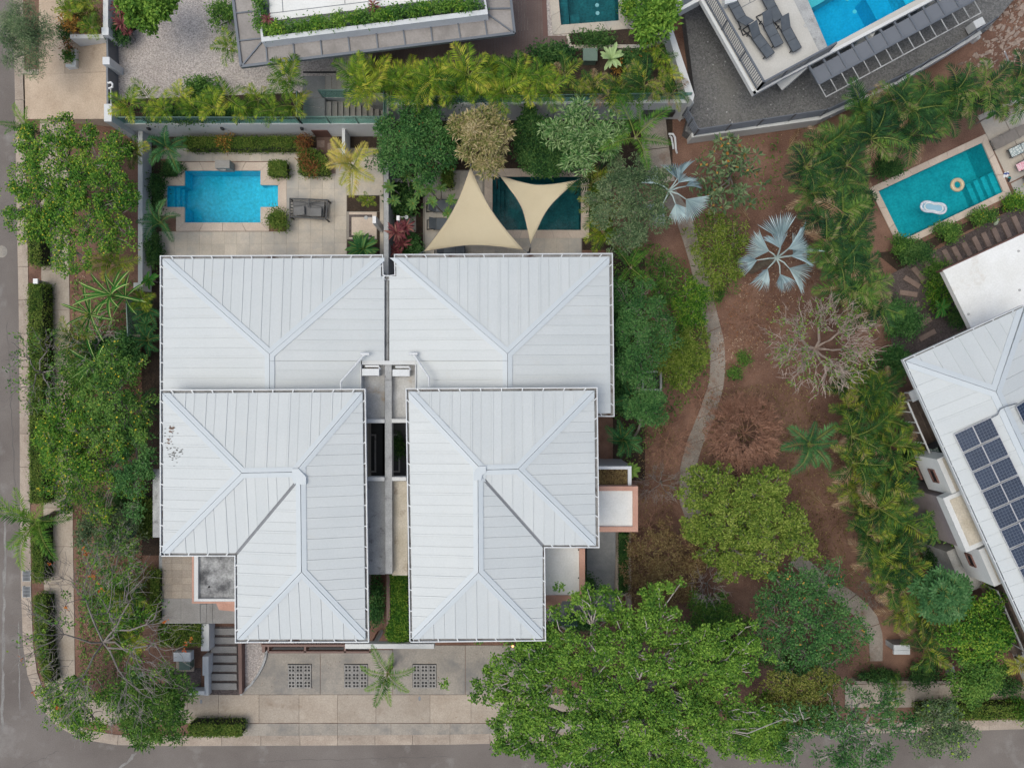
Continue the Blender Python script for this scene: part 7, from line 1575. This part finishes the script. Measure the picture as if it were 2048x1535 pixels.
rosette('bright strap-leaved plant at the upper right frame edge', 1992, 225, 1.6, 'heli', 14, .95)
rosette('broad-leaved shade plant along the west roof', 300, 560, .8, 'heli', 12, .8)
rosette('dark strap-leaved plant along the west roof, lower', 297, 650, .8, 'cycad', 16, .75)
for i, (x, y, kd) in enumerate(((612, 286, 'redcroton'), (612, 314, 'redcroton'), (628, 338, 'redcroton'))): B('rust-orange croton in the hedge block, %s from the retaining wall' % ORD[i], x, y, 13, 13, 1.1, kd, 420, .13, .045, tuft=.6, group='crotons in the hedge block', lobes=2)
B('golden croton in front of the retaining wall hedge', 452, 284, 13, 11, 1.0, 'croton', 360, .12, .045, tuft=.6, lobes=2)
B('bright orange croton above the low white driveway wall', 149, 55, 15, 14, .9, 'croton', 480, .14, .05, zg=1.2, tuft=.6, lobes=2)
B('orange croton beside the red rosette plants', 264, 34, 9, 10, .8, 'croton', 260, .12, .045, zg=TZ, tuft=.6, lobes=2)
B('orange croton in the terrace planting near the cream rosette', 1238, 134, 13, 9, .7, 'croton', 320, .12, .045, zg=TZ, tuft=.6, lobes=2)
B('small rust croton at the post of the gravel court', 243, 222, 9, 10, .8, 'redcroton', 260, .12, .045, zg=TZ, tuft=.6, lobes=2)
B('purple-leaved plant by the L-shaped planter', 138, 92, 8, 8, .6, 'redcroton', 200, .1, .04, zg=.9, tuft=.5, lobes=2)
B('red-leaved low bush in the corner planting', 205, 1030, 26, 16, .6, 'redcroton', 700, .1, .045, lobes=3)
# star-leaved tree (papaya-like rosettes of deeply lobed leaves)
def star_leaf():
    m = MB(); vs_ = []; f = []; m.tube([(0, 0, 0), (.2, 0, .04), (.42, 0, .02)], [.014, .012, .01], 4, 1, cap=False)
    o_ = Vector((.42, 0, .02))
    for k in range(9):
        a = -2.5 + 5.0 * k / 8; d = Vector((math.cos(a), math.sin(a), -.25)); L = .42 * (.7 + .3 * math.cos(a * .6)); sd_ = Vector((-math.sin(a), math.cos(a), 0))
        for (s0, s1, w) in ((0, .55, .045), (.3, .78, .075), (.55, 1.0, .06)):
            b = len(vs_); p, q = o_ + d * L * s0, o_ + d * L * s1; md = p.lerp(q, .5); vs_ += [p, md + sd_ * w, q - Vector((0, 0, .03)), md - sd_ * w]; f.append([b, b + 1, b + 2, b + 3])
    m.add(vs_, f, 0); return m.mesh('leaf', [LM['star'], LM['ribd']])
LM['star'] = leafmat('star_leaf', [(46, 84, 50), (64, 104, 60), (88, 128, 80), (118, 148, 102)], .3, .3, 1.0, .3)
SL = [star_leaf() for _ in range(3)]
c = P(1880, 1186, 4.2); t = thing('star_leaf_tree', (c.x, c.y, 0), 'round tree of overlapping star-shaped leaves below the white facade', 'tree')
m = MB(); hd_ = []
for i in range(11):
    r = math.sqrt((i + .2) / 11) * .95; a = i * 2.4; hd_.append(c + Vector((r * math.cos(a), r * math.sin(a), .55 * (1 - r * r) + rnd.uniform(-.1, .1))))
branching(m, (c.x, c.y, -.05), (c.x, c.y, 2.6), [tuple(p) for p in hd_], .12, 4, 3, tipr=.04); m.build('trunk', M['bark'], t)
for p in hd_:
    y0 = rnd.uniform(0, 6)
    for j in range(13): inst('leaf', SL[rnd.randrange(3)], t, p - t.location, (rnd.uniform(-.2, .2), rnd.uniform(-.45, .3), y0 + j * 2.39996), rnd.uniform(.7, 1.05))
# ---- fallen leaves, dry grass and stones
def litter(name, region, n, L, mat, z=.02, lab=None):
    A = [P(x, y, 0) for x, y in region]; xs_ = [p.x for p in A]; ys_ = [p.y for p in A]; pts = []
    def inside(x, y):
        r = False; j = len(A) - 1
        for i in range(len(A)):
            if (A[i].y > y) != (A[j].y > y) and x < (A[j].x - A[i].x) * (y - A[i].y) / (A[j].y - A[i].y) + A[i].x: r = not r
            j = i
        return r
    while len(pts) < n:
        x, y = rng.uniform(min(xs_), max(xs_)), rng.uniform(min(ys_), max(ys_))
        if inside(x, y): pts.append((x, y, z + rng.uniform(0, .015)))
    m = MB(); leaves(m, np.array(pts), randaxis(n, -.02, .1), L, L * .55, 0, .25); return tag(m.build(name, LM[mat]), kind='stuff')
litter('fallen_leaves', [(142, 505), (280, 580), (283, 1110), (250, 1370), (160, 1370)], 5200, .075, 'litter', .035)
garden = [(1380, 290), (1600, 260), (1700, 600), (1700, 1150), (1760, 1300), (1540, 1300), (1290, 1080), (1290, 800), (1380, 560)]
litter('fallen_leaves', garden, 3800, .06, 'litter', .03); litter('fallen_leaves', [(1390, 540), (1560, 560), (1560, 780), (1440, 900), (1290, 960), (1290, 820), (1400, 780)], 2600, .05, 'litter', .03)
litter('ground_weeds', [(1380, 420), (1480, 430), (1480, 590), (1420, 590)], 1300, .1, 'mid', .05); litter('ground_weeds', [(1300, 480), (1370, 520), (1410, 740), (1300, 780), (1240, 560)], 2200, .1, 'mid', .05)
litter('ground_weeds', [(145, 560), (280, 560), (284, 1370), (160, 1370)], 5200, .12, 'mid', .08); litter('fallen_leaves', [(1350, 420), (1400, 440), (1450, 690), (1420, 840), (1380, 960), (1350, 940), (1395, 800), (1420, 720), (1390, 560)], 420, .06, 'litter', .055); litter('ground_weeds', [(1225, 500), (1300, 480), (1400, 600), (1420, 760), (1380, 800), (1235, 960)], 2600, .13, 'mid', .08)
litter('ground_weeds', [(1290, 800), (1360, 860), (1340, 1080), (1260, 1060)], 700, .09, 'brown', .05)
litter('ground_weeds', [(1400, 290), (1560, 270), (1570, 420), (1400, 420)], 420, .12, 'mid', .06); litter('dry_grass', [(1410, 780), (1600, 760), (1700, 900), (1690, 1120), (1640, 1130), (1560, 960), (1400, 960)], 3000, .10, 'brown', .04); litter('dry_grass', [(1560, 420), (1620, 420), (1640, 560), (1460, 760), (1420, 700), (1470, 600)], 2200, .09, 'litter', .04)
litter('ground_weeds', [(1500, 1120), (1720, 1130), (1740, 1330), (1560, 1340)], 1500, .08, 'mid', .05); litter('fallen_leaves', [(30, 250), (90, 250), (90, 1300), (40, 1300)], 300, .05, 'litter', .05)
litter('fallen_leaves', [(490, 1300), (1050, 1295), (1050, 1480), (490, 1480)], 140, .05, 'litter', .055); litter('roof_planter_leaves', [(1180, 930), (1270, 930), (1270, 990), (1180, 990)], 10, .1, 'litter', .02)
m = MB(); n = 1400; c_ = np.stack([rng.uniform(P(1192, 0, 3.12).x, P(1256, 0, 3.12).x, n), rng.uniform(P(0, 976, 3.12).y, P(0, 939, 3.12).y, n), 3.12 + rng.uniform(0, .12, n)], 1); leaves(m, c_, randaxis(n, -.1, .3), .13, .05); tag(m.build('dead_leaves', LM['brown']), kind='stuff')
m = MB(); n = 1500   # stones on the rubble slope and gravel
for k in range(420):
    x, y = rnd.uniform(1910, 2050), rnd.uniform(-10, 135)
    if y < 150 - (x - 1880) * .6 and x < 1960: continue
    p = P(x, y, .03); r = rnd.choice((.03, .04, .05, .06, .09, .13)); m.obox(p, (rnd.random(), rnd.random(), .2), (-rnd.random(), rnd.random(), .1), (.1, .1, 1), r, r * .7, r * .5)
tag(m.build('rubble', surf('pale_rubble', (.22, .15, .12, 1), (.42, .34, .29, 1), 4, .9, 20, .3, .1)), kind='stuff')
m = MB()
for k in range(90):
    x, y = rnd.uniform(1400, 1700), rnd.uniform(60, 250); p = P(x, y, YZ + .02); r = rnd.choice((.015, .02, .03)); m.obox(p, (1, .2, 0), (-.2, 1, 0), (0, 0, 1), r, r, r * .6)
tag(m.build('pale_pebbles', M['wallg']), kind='stuff')
# dry fronds lying on the dirt
dry = [frond_mesh('dry_frond', 'dryfrond', 1.4, .3, 14, .06, -.04, .05, .02, rib='dryfrond') for _ in range(2)]
for i, (x, y, a, w_) in enumerate(((1590, 640, 20, 'below the silver fan palm'), (1668, 905, 80, 'beside the single dark palm'), (1650, 1010, 140, 'right of the round lime-green tree'), (1575, 300, 60, 'near the yard fence wall'), (1500, 440, 130, 'left of the silver fan palm'), (1690, 1150, 30, 'by the lower curved path'))):
    o = bpy.data.objects.new('dry_frond', dry[i % 2]); o.location = P(x, y, .06); o.rotation_euler = (0, 0, math.radians(a)); C.objects.link(o); tag(o, 'dry brown palm frond lying on the dirt ' + w_, 'fallen frond', 'dry fronds on the dirt')
# worn pale streaks, cracks and a darker repair in the road
M['roadworn'] = surf('worn_pale_asphalt', (.20, .185, .175, 1), (.30, .285, .27, 1), 1.2, .92, 26, .3, .1); M['roadnew'] = surf('dark_asphalt_patch', (.11, .10, .096, 1), (.145, .13, .125, 1), .8, .92, 28, .25, .15)
def road_strip(pts, w, mat, name, z=-.137, jag=.35):
    m = MB(); L_ = []; R_ = []
    for i, (x, y) in enumerate(pts):
        a = Vector(pts[max(i - 1, 0)]); b = Vector(pts[min(i + 1, len(pts) - 1)]); t_ = (b - a).normalized(); k1_, k2_ = w * rnd.uniform(1 - jag, 1 + jag), w * rnd.uniform(1 - jag, 1 + jag)
        if i in (0, len(pts) - 1): k1_ *= .2; k2_ *= .2
        L_.append(P(x - t_.y * k1_, y + t_.x * k1_, z)); R_.append(P(x + t_.y * k2_, y - t_.x * k2_, z))
    n = len(pts); m.add(L_ + R_, [[i, i + 1, i + 1 + n, i + n] for i in range(n - 1)]); return tag(m.build(name, mat), kind='structure')
def wob(p, q, n, j): return [(lerp(p[0], q[0], i / n) + rnd.uniform(-j, j), lerp(p[1], q[1], i / n) + rnd.uniform(-j, j)) for i in range(n + 1)]
road_strip(wob((11, 1010), (4, 1460), 40, 1.2), 2.2, M['roadworn'], 'worn_streak', jag=.8); road_strip(wob((37, 1240), (39, 1420), 18, 1.0), 1.0, M['roadworn'], 'worn_streak', -.1365, .9)
road_strip(wob((272, 1506), (232, 1545), 9, 2.0), 2.4, M['roadworn'], 'worn_streak', -.136, .8); road_strip(wob((14, 640), (30, 980), 26, 2.0), .5, M['roadnew'], 'road_crack', -.1362, .6)
road_strip(wob((500, 1522), (900, 1512), 30, 2.2), .45, M['roadnew'], 'road_crack', -.1364, .6); road_strip(wob((120, 1500), (30, 1540), 12, 2.0), .45, M['roadnew'], 'road_crack', -.1361, .6)
# brown stepping stones behind the white wall in the pool yard
ss = thing('stepping_stones', P(648, 310, 0), None, None); ss['kind'] = 'structure'
MB().prism(poly(rect(633, 274, 674, 349), .024), -.05).build('stone_bed', plain('brown_gravel', (.16, .10, .08, 1), .9), ss)
for q in (rect(634, 281, 649, 295), rect(655, 286, 671, 304), rect(655, 306, 671, 326), rect(655, 328, 671, 347)): MB().prism(poly(q, .06), 0).build('stepping_stone', M['plank'], ss)
# concrete planter by the street planting
cw = thing('planter', P(232, 700, 0), 'three-sided concrete planter box in the street planting strip', 'planter'); m = MB()
for q in (rect(178, 672, 216, 678), rect(178, 678, 183, 740), rect(214, 668, 219, 745), rect(219, 668, 285, 673)): m.prism(poly(q, .8), -.1)
m.build('rim', M['kerb'], cw)
wall('low garden kerb wall in front of the lower right planting', rect(1712, 1361, 1905, 1367), .5, -.1, M['kerb'])
wall('weathered kerb wall beside the lower right house passage', [(1902, 1330), (1908, 1330), (1912, 1362), (1906, 1362)], .6, -.1, M['wallg'])
